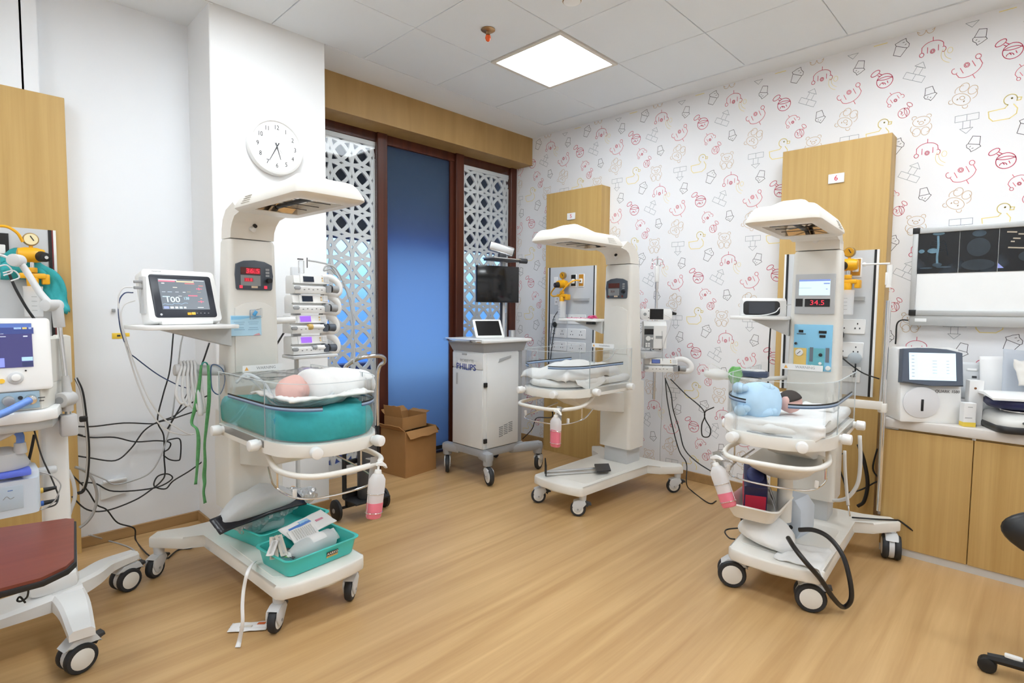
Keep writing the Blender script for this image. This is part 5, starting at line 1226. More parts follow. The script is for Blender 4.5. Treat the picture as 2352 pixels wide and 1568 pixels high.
# ---------------------------------------------------------------- bedding and devices of the corner warmer
def quilt(W, label, name, x0, x1, y0, y1, zb, hgt, seed, drop=.03):
    b = MB().m(WHITEC)
    def f(u, v):
        x, y = x0+(x1-x0)*u, y0+(y1-y0)*v
        e = max(abs(2*u-1), abs(2*v-1)); k = (1-e**4)
        return on(W, x, y, zb+hgt*k**.6*(.8+.35*nz(x, y, seed, 5))+.016*nz(x, y, seed+3, 11)+.006*nz(x, y, seed, 28)-drop*max(0, e-.9)*8*(.6+.6*nz(x, y, seed+9, 7)))
    b.sheet(f, 34, 34, .01); return solo(b, name, label, 'bedding', sharp=180)
mattress(W2, 'white covered mattress in the corner warmer bed', WHITEC, .836, .885, .03, .006)
quilt(W2, 'white quilt heaped in the empty corner warmer bed', 'quilt', -.19, .19, -.73, -.12, .89, .085, 2., .012)
b = MB().m(WHITEC)
b.sheet(lambda u, v: on(W2, .17+.038*math.sin(PI*.5*u), -.64+.30*v, .905-.085*u*(.55+.45*math.sin(PI*v))+.006*nz(u, v, 0, 5)), 14, 18, .004); solo(b, 'hanging_sheet', 'white sheet edge hanging inside the near wall of the corner bed', 'sheet', sharp=180)
# folded grey arm frame lying on the base
t = thing('folded_bracket', 'black and silver folded bracket lying on the corner warmer base', 'bracket', on(W2, .05, -.40, .203))
a = [(0.224, -0.333, 0.215), (0.571, -0.539, 0.215), (0.172, -0.378, 0.215), (0.527, -0.596, 0.215)]
b = MB().m(ALU)
for i in (0, 2): b.tube([a[i], a[i+1]], .007, 8, 1)
b.build('rails', t, world=True)
b = MB().m(BLACK); A = Vector(a[0]); Bb = Vector(a[2]); b.loft([[A+Vector((-.006, 0, -.008)), A+Vector((.006, 0, -.008)), Bb+Vector((.006, -.01, -.008)), Bb+Vector((-.006, -.01, -.008))], [A+Vector((-.006, 0, .095)), A+Vector((.006, 0, .095)), Bb+Vector((.006, -.01, .06)), Bb+Vector((-.006, -.01, .06))]]); b.build('upright', t, world=True, flat=True)
pl = [Vector(p_) for p_ in [(0.567, -0.494, 0.225), (0.649, -0.558, 0.225), (0.529, -0.658, 0.225), (0.434, -0.608, 0.225)]]
b = MB().m(DARK); b.loft([[p_ for p_ in pl], [p_+Vector((0, 0, .010)) for p_ in pl]]); b.build('end_plate', t, world=True, flat=True)
# pink ribbon on the shelf
b = MB().m(mat('pink_cloth', (.75, .10, .25), .7, var=.25, scale=60))
for k, (dx, dy) in enumerate(((0, 0), (.02, .02), (-.015, .015), (.01, -.02))):
    b.tube([on(W2, -.22+dx+.03*math.cos(2.1*q+k), .06+dy+.022*math.sin(1.7*q+k), 1.252+.008*(q % 3)) for q in range(6)], .006, 6, 4, flat=.4)
b.tube([on(W2, -.24-.018*q, .05+.012*math.sin(q), 1.250+.003*(q % 2)) for q in range(12)], .0045, 6, 3, flat=.4)
solo(b, 'pink_ribbon', 'bright pink ribbon bundle on the corner warmer shelf', 'ribbon', sharp=180)
b = MB().m(DARK); b.box(on(W2, -.20, .06, 1.215), (.06, .10, .018), .003, rot=(0, 0, R(-90)))
o = b.build('label_plate', W2, world=True)
# slim chrome pole with three devices
t = thing('drip_pole', 'slim chrome drip pole between the corner and right warmers', 'pole', (1.22, -.58, .62))
b = MB().m(CHROME); b.cyl((1.22, -.575, .63), (1.22, -.575, 1.50), .011, n=12); b.cyl((1.22, -.575, 1.48), (1.22, -.575, 1.66), .014, n=12); b.build('tube', t, world=True)
b = MB().m(WHITE); b.cyl((1.22, -.575, 1.53), (1.22, -.575, 1.655), .0165, n=12, bev=.003); b.build('sleeve', t, world=True)
b = MB().m(CHROME)
for s in (-1, 1): b.tube([(1.22, -.575, 1.65), (1.22, -.575+s*.03, 1.66), (1.22, -.575+s*.045, 1.69), (1.22, -.575+s*.04, 1.71)], .0035, 6, 4)
b.tube([(1.22, -.575, 1.66), (1.22, -.575, 1.72)], .006, 6, 1); b.build('hooks', t, world=True)
b = MB().m(PALEG); b.box((1.10, -.555, .985), (.24, .16, .05), .006); b.build('mount_arm', t, world=True)
MX = lambda loc, rz: Matrix.Translation(loc) @ Matrix.Rotation(rz, 4, 'Z')
DZ = R(-52)
t = thing('pulse_oximeter', 'white handheld monitor with dark screen at the top of the drip pole', 'monitor', (1.17, -.60, 1.24), DZ)
b = MB().m(WHITE); b.prism_y([(x, z+.045) for x, z in rrect(.235, .085, .026, 5)], -.025, .03, .006); b.build('housing', t)
b = MB().m(BLACKG); b.box((.003, -.0258, .047), (.10, .003, .078)); b.build('screen', t, flat=True)
b = MB().m(GREY); b.lathe([(.008, .0255), (.012, .0265), (.012, .027), (.008, .0272)], (-.082, 0, .045), 16, 'y'); b.m(DARK)
for z in (.07, .02): b.cyl((-.055, -.025, z), (-.055, -.027, z), .004, n=8)
b.build('buttons', t)
b = MB().m(BLACK); b.cyl((.118, -.012, .055), (.15, -.012, .05), .014, .008, 12); b.build('cable_plug', t)
t = thing('infusion_pump', 'boxy white infusion pump with grey keypad on the drip pole', 'infusion pump', (1.17, -.59, 1.03), DZ)
b = MB().m(WHITE); b.prism_x([(-.06, 0), (-.06, .17), (-.02, .205), (.06, .20), (.06, 0)], -.085, .085, .005); b.build('housing', t)
b = MB().m(mat('keypad_grey', (.28, .29, .30), .45)); b.box((-.046, -.0615, .085), (.07, .004, .165), .002); kp = b.build('keypad', t)
b = MB().m(BLACKG); b.box((-.046, -.064, .125), (.066, .002, .042)); b.build('display', kp, flat=True)
b = MB().m(WHITE); b.cyl((-.05, -.063, .075), (-.05, -.066, .075), .018, n=16)
for x, z in ((-.062, .035), (-.044, .035), (-.062, .018), (-.044, .018), (-.022, .075)): b.box((x, -.0645, z), (.014, .002, .014))
b.build('keys', kp)
b = MB().m(GREY); b.box((.03, -.0615, .085), (.052, .003, .02)); b.build('label', t, flat=True)
b = MB().m(PALEG); b.box((.02, -.02, -.01), (.09, .05, .02), .005); b.m(DARK); b.box((-.01, -.045, -.008), (.012, .004, .006)); b.box((.04, -.045, -.008), (.012, .004, .006)); b.build('foot_clamp', t)
o = pump('syringe pump with a blue screen at the bottom of the drip pole', (1.18, -.66, .855), DZ, 0, 0, 0, True, .27)
b = MB().m(glow('pump_blue_dim', (.07, .10, .28), .9, (.02, .03, .06))); b.at((0, -.0375, .079), (R(-11), 0, 0)); b.box((-.27*.5+.082, -.0042, 0), (.056, .002, .026)); b.build('screen_text', o, flat=True)
# forked black tube (stethoscope) hanging along the column
t = thing('stethoscope', 'black stethoscope hanging along the corner warmer column', 'stethoscope', (1.02, -.66, .9))
F_ = lambda *q: [[[(1.02, -0.527, 1.387), (1.02, -0.534, 1.16), (1.02, -0.537, 0.899)]][0][i] for i in q]
pts = [(1.0, -0.537, 1.476), (1.0, -0.542, 1.29), (1.0, -0.548, 1.096), (1.0, -0.546, 0.894)]
b = MB().m(BLACK); b.tube(pts, .0042, 8, 4); b.tube([(1.0, -0.538, 1.47), (1.0, -0.522, 1.499), (1.0, -0.517, 1.547)], .0036, 6, 4); b.tube([(1.0, -0.538, 1.47), (1.0, -0.551, 1.498), (1.0, -0.55, 1.543)], .0036, 6, 4); b.build('tubing', t, world=True)
b = MB().m(CHROME); b.tube([(1.0, -0.521, 1.547), (1.0, -0.533, 1.627), (1.0, -0.55, 1.674), (1.0, -0.564, 1.699)], .002, 6, 4); b.tube([(1.0, -0.55, 1.543), (1.0, -0.552, 1.626), (1.0, -0.554, 1.674), (1.0, -0.525, 1.675), (1.0, -0.514, 1.657), (1.0, -0.529, 1.637)], .0018, 6, 4); b.build('ear_tubes', t, world=True)
b = MB().m(PALEG); b.box((1.0, -0.549, 0.908), (.014, .016, .02), .004); b.build('chest_piece', t, world=True)
b = MB().m(GREY); b.box((1.01, -0.514, 1.422), (.02, .02, .045), .003); b.build('holder', t, world=True)
b = MB().m(CTUBE); b.tube([on(W2, .06, -.06, 1.02), on(W2, .10, -.10, 1.05), on(W2, .11, -.14, 1.0), on(W2, .07, -.22, .96), on(W2, .02, -.28, .965)], .0035, 6, 6); solo(b, 'probe_wire', 'thin pale probe wire hanging over the back of the corner bed', 'wire', sharp=180)

# ---------------------------------------------------------------- bedding and things of the right warmer
mattress(W3, 'mattress with white sheet in the right warmer bed', WHITEC, .806, .852, .028, .007)
b = MB().m(WHITEC)
def drape(u, v):
    x = -.195+.39*u; ed = .03+.045*abs(nz(u*3, 0, 5, 1.3))+.035*math.sin(2.6*u+.4)
    y = -.735+.02*math.sin(3*u)+(.20)*v
    if v < .35: k = (.35-v)/.35; return on(W3, x*1.04, -.742+.05*abs(2*u-1)**2.5-.006*nz(u, v, 1, 9), .849-ed*1.1*k+.006*nz(u*2, v, 3, 4))
    return on(W3, x, -.742+.05*abs(2*u-1)**2.5+.25*(v-.35), .856+.006*nz(x, y, 3, 18)+.012*max(0, v-.35)*nz(u, v, 8, 3))
b.sheet(drape, 40, 26, .005); solo(b, 'bed_sheet', 'wrinkled white sheet edge at the front of the right bed', 'sheet', sharp=180)
quilt(W3, 'folded white cloth at the back right of the right warmer bed', 'folded_cloth', -.0, .17, -.30, -.12, .852, .02, 6., .003)
quilt(W3, 'white cloth heaped at the far left of the right warmer bed', 'heaped_cloth', -.20, -.05, -.36, -.1, .857, .06, 4., .006)
B3 = baby(W3, (-.070, -.53, .862), 215, 'newborn in pale blue clothes lying in the right warmer bed', False)
b = MB().m(BABYB); rings = []
for i in range(17):
    f = i/16; x = -.048+.25*f
    r = (.062+.028*math.sin(PI*min(1, f*1.15))**1.0)*(1-.35*max(0, f-.7)*2); g = []
    if i == 0: r *= .62
    if i == 16: r *= .25
    for j in range(24):
        a = 2*PI*j/24; w = 1+.10*nz(f*4, math.cos(a)*1.2, math.sin(a)*1.2, 1.5)
        g.append((x, r*1.18*w*math.cos(a), max(-.002, .058+r*w*math.sin(a)*1.02)))
    rings.append(g)
b.loft(rings); b.build('romper', B3, sharp=180)
for s in (-1, 1):
    b = MB().m(BABYB); b.tube([(.02, s*.05, .07), (.06, s*.07, .085), (.05, s*.07, .11), (.02, s*.06, .115)], lambda f: .03-.009*f, 12, 5); b.ball((.012, s*.06, .116), (.022, .019, .018)); b.build('sleeve', B3, sharp=180)
    b = MB().m(BABYB); b.tube([(.15, s*.035, .05), (.165, s*.06, .09), (.18, s*.06, .115), (.16, s*.055, .125)], lambda f: .036-.010*f, 12, 5); b.ball((.155, s*.055, .13), (.024, .02, .02)); b.build('leg_sleeve', B3, sharp=180)
# items beyond the bed: navy and white hand-held device with a green leaf shaped tag, white tray
t = thing('handheld_device', 'navy and white handheld device lying beyond the right bed', 'device', on(W3, -.27, -.15, .985), R(-80)); t.scale = (.72, .72, .72); ROOTM[t.name] = ROOTM[t.name] @ Matrix.Scale(.72, 4)
b = MB().m(NAVY if False else mat('dusky_navy', (.045, .065, .12), .4)); b.prism([(-.10, -.05), (.10, -.065), (.15, -.03), (.15, .03), (.10, .06), (-.10, .05)], -.02, .025, .012); b.build('body', t)
b = MB().m(WHITE); b.prism([(-.02, -.045), (.09, -.055), (.13, -.01), (.10, .045), (-.02, .04)], .02, .034, .005); b.build('cover', t)
b = MB().m(RED); b.box((.02, -.056, .0), (.02, .004, .016)); b.build('red_key', t)
b = MB().m(mat('arm_white', (.80, .79, .76))); b.cyl(on(W3, -.26, -.12, .95), on(W3, -.13, .13, .95), .012, n=10); b.prism([on(W3, *q)[:2] for q in ((-.40, -.25, 0), (-.20, -.25, 0), (-.20, -.12, 0), (-.40, -.12, 0))], .955, .968, .004); o = b.build('side_tray', W3, world=True)
b = MB().m(mat('leaf_green', (.20, .50, .16), .5, var=.1)); c = on(W3, -.29, -.27, .985)
b.sheet(lambda u, v: (c[0]+.02*nz(u, v, 0, 3)-.02*v, c[1]+.07*(u-.5)*math.sin(PI*(.12+.8*v))**.6, c[2]+.045-.085*v), 12, 12, .003); solo(b, 'green_tag', 'green leaf shaped cloth hanging over the far left of the right bed', 'cloth', sharp=180)
b = MB().m(milky('cap_film', (.84, .84, .82), .3)); c = on(W3, -.38, -.30, .985); b.ball(c, (.05, .065, .03)); b.tube([(c[0]-.03, c[1]+.03, c[2]+.02), (c[0], c[1]+.03, c[2]+.055), (c[0]+.01, c[1]-.02, c[2]+.03)], .002, 6, 4); solo(b, 'face_mask', 'small cloudy face mask lying beyond the far left of the right bed', 'mask', sharp=180)
# oximeter on the shelf of the right warmer
t = thing('oximeter', 'white device with a black screen on the right warmer shelf', 'monitor', on(W3, -.26, .07, 1.292), R(-85+28))
b = MB().m(WHITE); b.prism_x([(-.03, 0), (-.02, .085), (.0, .10), (.05, .09), (.06, 0)], -.11, .12, .008); b.build('housing', t)
b = MB().m(BLACK); b.at((0, -.028, .044), (R(-7), 0, 0)); b.prism_y([(x-.012, z) for x, z in rrect(.19, .078, .018, 4)], -.004, .004, .002); b.build('bezel', t)
b = MB().m(mat('dull_screen', (.05, .055, .065), .2)); b.at((0, -.028, .044), (R(-7), 0, 0)); b.box((-.012, -.0045, 0), (.135, .002, .066)); b.build('screen', t, flat=True)
b = MB().m(mat('cable_white', (.75, .75, .75))); b.tube([(-.12, -.05, .003), (-.02, -.06, .004), (.05, -.055, .02), (.075, -.045, .045), (.08, -.03, .045)], .003, 6, 5); b.tube([(.12, .0, .06), (.17, -.01, .07), (.2, -.03, .05), (.19, -.05, .01)], .003, 6, 5); b.build('probe_cable', t)
# storage bowl tray under the bed, packages in it
b = MB().m(WARM); q = lambda w, d, z, y=-.33: [on(W3, *p_) for p_ in [(x, yy, z) for x, yy in rrect(w, d, .06, 4, -.02, y)]]
b.loft([q(.16, .22, .535), q(.26, .34, .575), q(.30, .38, .60), q(.30, .38, .605), q(.285, .365, .60), q(.24, .32, .578), q(.15, .2, .542)]); b.cyl(on(W3, -.02, -.33, .30), on(W3, -.02, -.33, .54), .034, n=18); o = b.build('dish', W3, world=True)
b = MB().m(WARM); q = lambda w, d, z: [on(W3, *p_) for p_ in [(x, yy, z) for x, yy in rrect(w, d, .04, 4, -.11, -.43)]]
b.loft([q(.18, .26, .345), q(.24, .32, .41), q(.25, .33, .412), q(.24, .32, .418), q(.225, .305, .41), q(.17, .25, .355)]); o = b.build('storage_tray', W3, world=True)
t = thing('glove_box', 'navy and red glove box leaning in the tray under the right bed', 'box', on(W3, -.135, -.42, .364), R(-85+18))
b = MB().m(NAVY); b.box((0, 0, .09), (.10, .22, .15), .003, rot=(R(14), 0, 0)); b.build('carton', t, flat=True)
b = MB().m(mat('box_red', (.55, .02, .06), .45)); b.at((0, 0, .09), (R(14), 0, 0)); b.box((-.0505, -.0, -.02), (.002, .19, .09)); b.box((0, -.1105, -.02), (.09, .002, .1)); b.build('red_panel', t, flat=True)
b = MB().m(mat('glove_navy', (.02, .03, .13), .6, var=.4, scale=60)); b.at((0, 0, .09), (R(14), 0, 0)); b.ball((0, 0, .078), (.04, .075, .02)); b.build('glove_tuft', t, sharp=180)
packet('foil_packet', 'silver and black packet standing beside the navy glove box', 'packet', None, *on(W3, -.055, -.44, .44), .15, .12, 20, 70, 0, mat('packet_silver', (.35, .37, .40), .3), None, ((-.05, .0, .02, .10, BLACK), (.05, 0, .015, .1, BLACK)))
packet('clear_pouch', 'clear pouch hanging from the wire rail of the right bed', 'pouch', None, *on(W3, -.21, -.66, .60), .09, .08, -85, 70, 0, BAG, None, (), .003, True)
# small compressor on the base
t = thing('compressor', 'pale blue white compressor box with vents on the right warmer base', 'compressor', on(W3, -.02, -.19, .2035), R(-85-12)); t.scale = (.86, .86, .86); ROOTM[t.name] = ROOTM[t.name] @ Matrix.Scale(.86, 4)
b = MB().m(mat('compressor_shell', (.60, .67, .76), .4)); b.prism_y([(-.08, 0), (.08, 0), (.10, .04), (.10, .17), (.06, .22), (-.07, .22), (-.10, .18), (-.10, .04)], -.09, .09, .012); b.build('shell', t)
b = MB().m(SLATE); b.at((-.03, -.0905, .13), (0, R(-35), 0)); b.box((0, 0, 0), (.10, .003, .10)); b.build('filter_window', t, flat=True)
b = MB().at((-.03, -.0905, .13), (0, R(-35), 0)).m(PALEG)
for k in range(5): b.box((.012+.018*k-.045, -.002, .05), (.010, .003, .07))
for c, d in (((0, -.002, -.052), (.11, .003, .008)), ((.054, -.002, 0), (.008, .003, .11))): b.box(c, d)
b.build('vent_frame', t, flat=True)
b = MB().m(DARK); b.lathe([(.008, .091), (.011, .093), (.012, .092), (.008, .0935)], (.045, 0, .06), 16, 'y'); b.build('ring_mark', t)
# white pillow with a black hose on the base front
b = MB().m(WHITEC); rings = []
A, Bq = Vector(on(W3, -.17, -.36, .205)), Vector(on(W3, .02, -.48, .205)); ax = (Bq-A); nn = Vector((ax.y, -ax.x, 0)).normalized()
for i in range(17):
    f = i/16; c = A+ax*(-.08+1.16*f); s = math.sin(PI*min(max(f, .04), .96))**.4; g = []
    for j in range(26):
        a = 2*PI*j/26; w = 1+.10*nz(f*3, math.cos(a), math.sin(a), 1.6)
        g.append(tuple(c+nn*(.12*s*w*math.cos(a))+Vector((0, 0, .004+.066*s*w*(1+math.sin(a))*(1-.25*f)))))
    rings.append(g)
b.loft(rings); solo(b, 'pillow', 'soft white pillow folded on the right warmer base', 'pillow', sharp=180)
b = MB().m(WHITEC)
b.sheet(lambda u, v: on(W3, .0+.205*u, -.585+.22*v+.05*u*v, .213+.012*nz(u, v, 3, 4)-(.05*max(0, u-.90)/.10)), 22, 16, .004); solo(b, 'white_towel', 'white towel draped over the front right corner of the right base', 'towel', sharp=180)
b = MB().m(mat('black_hose', (.014, .013, .013), .35)); b.tube([(0.18, -1.943, 0.298), (0.18, -2.007, 0.315), (0.17, -2.073, 0.302), (0.15, -2.133, 0.247), (0.13, -2.169, 0.158), (0.13, -2.178, 0.073), (0.13, -2.151, 0.026), (0.06, -2.128, 0.081), (0.0, -2.089, 0.175), (-0.04, -2.038, 0.248), (-0.02, -1.986, 0.287), (0.04, -1.94, 0.3)], .0105, 10, 7); b.m(PALEG); b.cyl((0.322, -1.856, 0.232), (0.359, -1.913, 0.236), .012, n=12)
solo(b, 'black_hose', 'thick black hose looping from the right base to the floor', 'hose', sharp=180)
# chrome pole fixed to the right side of the right warmer
t = thing('side_pole', 'chrome pole standing at the left end of the counter cabinet', 'pole', (.955, -2.135, .2))
b = MB().m(CHROME); b.cyl((0.955, -2.116, 0.234), (0.955, -2.113, 1.383), .0125, n=14); b.build('tube', t, world=True)
b = MB().m(WHITE); b.cyl((0.955, -2.11, 1.452), (0.955, -2.112, 1.573), .014, n=14); b.box((0.955, -2.108, 1.499), (.025, .03, .07), .005); b.cyl((0.955, -2.11, 1.58), (0.955, -1.992, 1.581), .005, n=8); b.ball((0.955, -1.992, 1.581), .011); b.build('top_hook', t, world=True)
b = MB().m(WARM); pa = Vector((0.955, -2.11, 0.802)); b.box(pa, (.04, .04, .05), .006); b.box((pa+Vector((-.16, .10, .03))), (.36, .02, .045), .004, rot=(0, R(6), R(-32))); b.build('clamp_arm', t, world=True)
# white tubes at the right of the bed
b = MB().m(mat('hose_white', (.72, .72, .71), .4)); b.tube([(0.62, -2.016, 0.608), (0.62, -2.022, 0.507), (0.62, -2.034, 0.396), (0.62, -2.043, 0.33)], .008, 8, 5); b.tube([(0.66, -2.071, 0.69), (0.66, -2.079, 0.556), (0.66, -2.072, 0.441), (0.66, -2.036, 0.364), (0.66, -1.997, 0.335), (0.66, -1.961, 0.326)], .0095, 8, 6); b.m(CHROME); b.tube([(0.62, -2.043, 0.33), (0.62, -2.053, 0.275)], .004, 6, 1)
solo(b, 'white_hoses', 'pale hose looping beneath the right side of the right bed', 'hose', sharp=180)

# ---------------------------------------------------------------- ventilator at the left edge
VM = mat('ventilator_ivory', (.70, .68, .63), .42)
t = thing('ventilator', 'white ventilator on casters with a purple screen at the left edge', 'ventilator', (-2.42, .05, 0))
b = MB().m(WHITE)
def leg(pts, w0, w1, z0=.13, z1=.20):
    P = smooth_path([(x, y, 0) for x, y in pts], 5); rr = []
    n = len(P)
    for i, p_ in enumerate(P):
        a = P[max(i-1, 0)]; c = P[min(i+1, n-1)]; tt = (c-a).normalized(); nn_ = Vector((tt.y, -tt.x, 0)); f = i/(n-1); w = w0+(w1-w0)*f; zt = z1-.035*f
        rr.append([p_+nn_*w+Vector((0, 0, z0)), p_+nn_*w+Vector((0, 0, zt-.012)), p_+nn_*(w-.012)+Vector((0, 0, zt)), p_-nn_*(w-.012)+Vector((0, 0, zt)), p_-nn_*w+Vector((0, 0, zt-.012)), p_-nn_*w+Vector((0, 0, z0))])
    b.loft(rr)
leg([(-2.30, .10), (-2.275, -.08), (-2.28, -.32)], .062, .038); leg([(-2.30, .06), (-2.20, .14), (-2.12, .24), (-2.00, .30)], .058, .034); leg([(-2.24, .06), (-2.40, .05), (-2.62, .05)], .08, .09); leg([(-2.55, .1), (-2.60, -.08), (-2.60, -.32)], .06, .038)
b.box((-2.32, .10, .22), (.16, .2, .08), .03); b.build('base', t, world=True)
for x, y, a in ((-2.265, -.27, 195), (-2.015, .285, 200), (-2.60, -.27, 195)):
    caster(t, x+2.42, y-.05, R(a), 'twin', True, .105, .15)
b = MB().m(WHITE); b.loft([[(x, y, z) for x, y in rrect(.085, .11, .015, 3, -2.292, .14)] for z in (.18, .86)]); b.build('column', t, world=True)
b = MB().m(PALEG); b.box((-2.255, .2, .24), (.06, .07, .20), .02); b.build('column_foot', t, world=True)
# shelf, pneumatic block, display
b = MB().m(WHITE); b.prism([(-2.86, -.14), (-2.36, -.14), (-2.30, -.10), (-2.245, .16), (-2.25, .33), (-2.86, .33)], .895, .935, .006); b.build('shelf', t, world=True)
b = MB().m(ALUP); b.prism([(-2.80, -.125), (-2.37, -.125), (-2.315, -.09), (-2.26, .14), (-2.30, .30), (-2.80, .30)], .862, .896, .004); b.build('shelf_rail', t, world=True)
b = MB().m(VM); b.prism([(-2.84, -.10), (-2.345, -.10), (-2.325, -.08), (-2.25, .15), (-2.25, .30), (-2.84, .30)], .935, 1.02, .006); b.loft([[(x, y, z) for x, y in ((-2.84, -.06), (-2.345, -.06), (-2.25, .10), (-2.245, .30), (-2.84, .30))] for z in (1.02, 1.185)]); b.box((-2.24, .255, 1.09), (.05, .1, .2), .006); b.build('body_shell', t, world=True)
b = MB().m(mat('block_blue', (.36, .52, .66), .4)); b.box((-2.59, -.104, .975), (.48, .008, .062), .002); pb = b.build('port_panel', t, world=True)
for x, c in ((-2.435, GREY), (-2.375, CHROME)): b = MB().m(c); b.cyl((x, -.10, .978), (x, -.135, .976), .018, .016, 16, .003); b.build('hose_port', pb, world=True)
b = MB().m(DARK); b.cyl((-2.403, -.108, .985), (-2.403, -.112, .985), .007, n=10); b.box((-2.345, -.108, .98), (.02, .003, .003)); b.box((-2.345, -.108, .968), (.014, .003, .003)); b.build('print', pb, world=True)
lean = R(-8)
tv = Matrix.Translation((-2.545, -.085, 1.03))
b = MB().m(WHITE); b.at((-2.545, -.085, 1.012), (lean, 0, 0)); b.prism_y([(x, z+.125) for x, z in rrect(.47, .262, .012, 3)], -.03, .03, .006); b.m(VM); b.box((0, .035, .12), (.455, .03, .23), .01); b.build('display_housing', t, world=True)
b = MB().at((-2.545, -.085, 1.012), (lean, 0, 0)); b.m(glow('vent_navy', (.045, .042, .17), 1.1)); b.box((-.018, -.031, .158), (.40, .003, .158))
for x, z, w, h, c in ((-.018, .229, .40, .014, (.09, .17, .5)), (-.068, .217, .30, .004, (.04, .06, .2)), (-.07, .207, .30, .012, (.25, .27, .95)), (.083, .15, .003, .13, (.3, .55, .95)), (-.06, .098, .33, .032, (.27, .32, .97)), (.166, .108, .03, .014, (.45, .7, .97)), (.166, .089, .030, .015, (.02, .03, .12)), (.144, .220, .02, .008, (.45, .65, .9)), (.163, .220, .012, .008, (.95, .72, .15)), (.178, .220, .008, .008, (.5, .6, .9)),
                  (.10, .20, .012, .002, (.8, .85, .95)), (.104, .19, .016, .002, (.8, .85, .95)), (.164, .19, .012, .004, (.75, .8, .95)), (.06, .106, .028, .008, (.75, .85, .97)), (.03, .145, .012, .0015, (.8, .75, .3)), (.137, .21, .10, .022, (.035, .06, .25)), (.06, .113, .008, .003, (.7, .8, .95))):
    b.m(glow('vui_%s' % '_'.join('%02d' % int(v*99) for v in c), c, 1.)); b.box((x, -.0325, z), (w, .002, h))
b.build('screen', t, world=True, flat=True)
b = MB().at((-2.545, -.085, 1.012), (lean, 0, 0)); b.m(PALEG); b.cyl((.132, -.03, .042), (.132, -.036, .042), .022, n=20, bev=.002); b.m(WHITE); b.cyl((.132, -.034, .042), (.132, -.052, .042), .013, n=20, bev=.003); b.build('dial', t, world=True)
b = MB().at((-2.545, -.085, 1.012), (lean, 0, 0)); b.m(mat('amber_key', (.9, .55, .05), .4)); b.cyl((.095, -.03, .033), (.095, -.034, .033), .0085, n=14); b.m(GREY); b.box((.042, -.0315, .033), (.026, .003, .011), .001); b.m(WHITE); b.box((.042, -.033, .033), (.022, .002, .007)); b.m(DARK); b.cyl((.16, -.03, .066), (.16, -.032, .066), .003, n=8); b.build('keys', t, world=True)
# humidifier on a bracket under the shelf
o = thing('humidifier', 'pale blue humidifier with a water chamber under the ventilator shelf', 'humidifier', (-2.44, .0, .56))
b = MB().m(mat('humidifier_shell', (.62, .68, .76), .4)); b.loft([[(x, y, z) for x, y in rrect(.19, .16, .02, 3, -2.455, .0)] for z in (.55, .68)]); b.box((-2.38, .0, .63), (.05, .13, .16), .012); b.build('shell', o, world=True)
b = MB().m(mat('humid_blue', (.13, .20, .85), .4)); b.box((-2.455, -.055, .705), (.15, .06, .022), .004); b.build('blue_collar', o, world=True)
b = MB().m(mat('humid_label', (.50, .58, .66), .4)); b.box((-2.47, -.081, .62), (.13, .003, .085), .001); b.m(mat('label_mark', (.1, .2, .5))); b.box((-2.44, -.0832, .648), (.014, .001, .003)); b.m(GREY); b.tube([(-2.46, -.083, .618), (-2.45, -.083, .628), (-2.44, -.083, .618), (-2.43, -.083, .622)], .0012, 4, 4); b.build('label', o, world=True)
b = MB().m(MILK); b.lathe([(.02, .715), (.075, .718), (.078, .73), (.06, .775), (.03, .79), (.004, .79)], (-2.455, .0, 0), 24); b.build('water_chamber', o, world=True)
b = MB().m(mat('deep_navy_water', (.02, .02, .1), .1)); b.lathe([(.02, .717), (.074, .72), (.07, .735), (.004, .735)], (-2.455, .0, 0), 24); b.build('water', o, world=True)
b = MB().m(PALEG); b.box((-2.345, .03, .675), (.10, .03, .028), .008); b.box((-2.40, .06, .70), (.06, .05, .05), .01); b.build('bracket', o, world=True)
for z, m_ in ((.615, mat('yellow_jack', (.75, .5, .08))), (.565, mat('blue_jack', (.03, .12, .45)))):
    b = MB().m(m_); b.cyl((-2.357, -.03, z), (-2.345, -.03, z), .010, n=10); b.m(BLACK); b.cyl((-2.345, -.03, z), (-2.305, -.03, z+.002), .009, .006, 10); b.build('cable_jack', o, world=True)
BT = mat('blue_tubing', (.14, .28, .72), .35, var=.12, scale=120.)
b = MB().m(BT); b.tube([(-2.38, -.135, .977), (-2.41, -.16, .965), (-2.46, -.19, .945), (-2.53, -.22, .93)], .0125, 10, 5); solo(b, 'breathing_hose', 'blue corrugated hose plugged into the ventilator front', 'hose', sharp=180)
b = MB().m(BT); b.tube([(-2.47, -.03, .86), (-2.43, -.04, .865), (-2.405, -.04, .84), (-2.405, -.035, .80)], .0125, 10, 5); b.m(PALEG); b.cyl((-2.405, -.035, .81), (-2.405, -.035, .77), .017, .02, 14, .002); b.m(MILK); b.tube([(-2.41, -.06, .87), (-2.44, -.08, .855), (-2.5, -.1, .83)], .012, 8, 4); solo(b, 'chamber_hose', 'short blue hose bending into the humidifier chamber', 'hose', sharp=180)
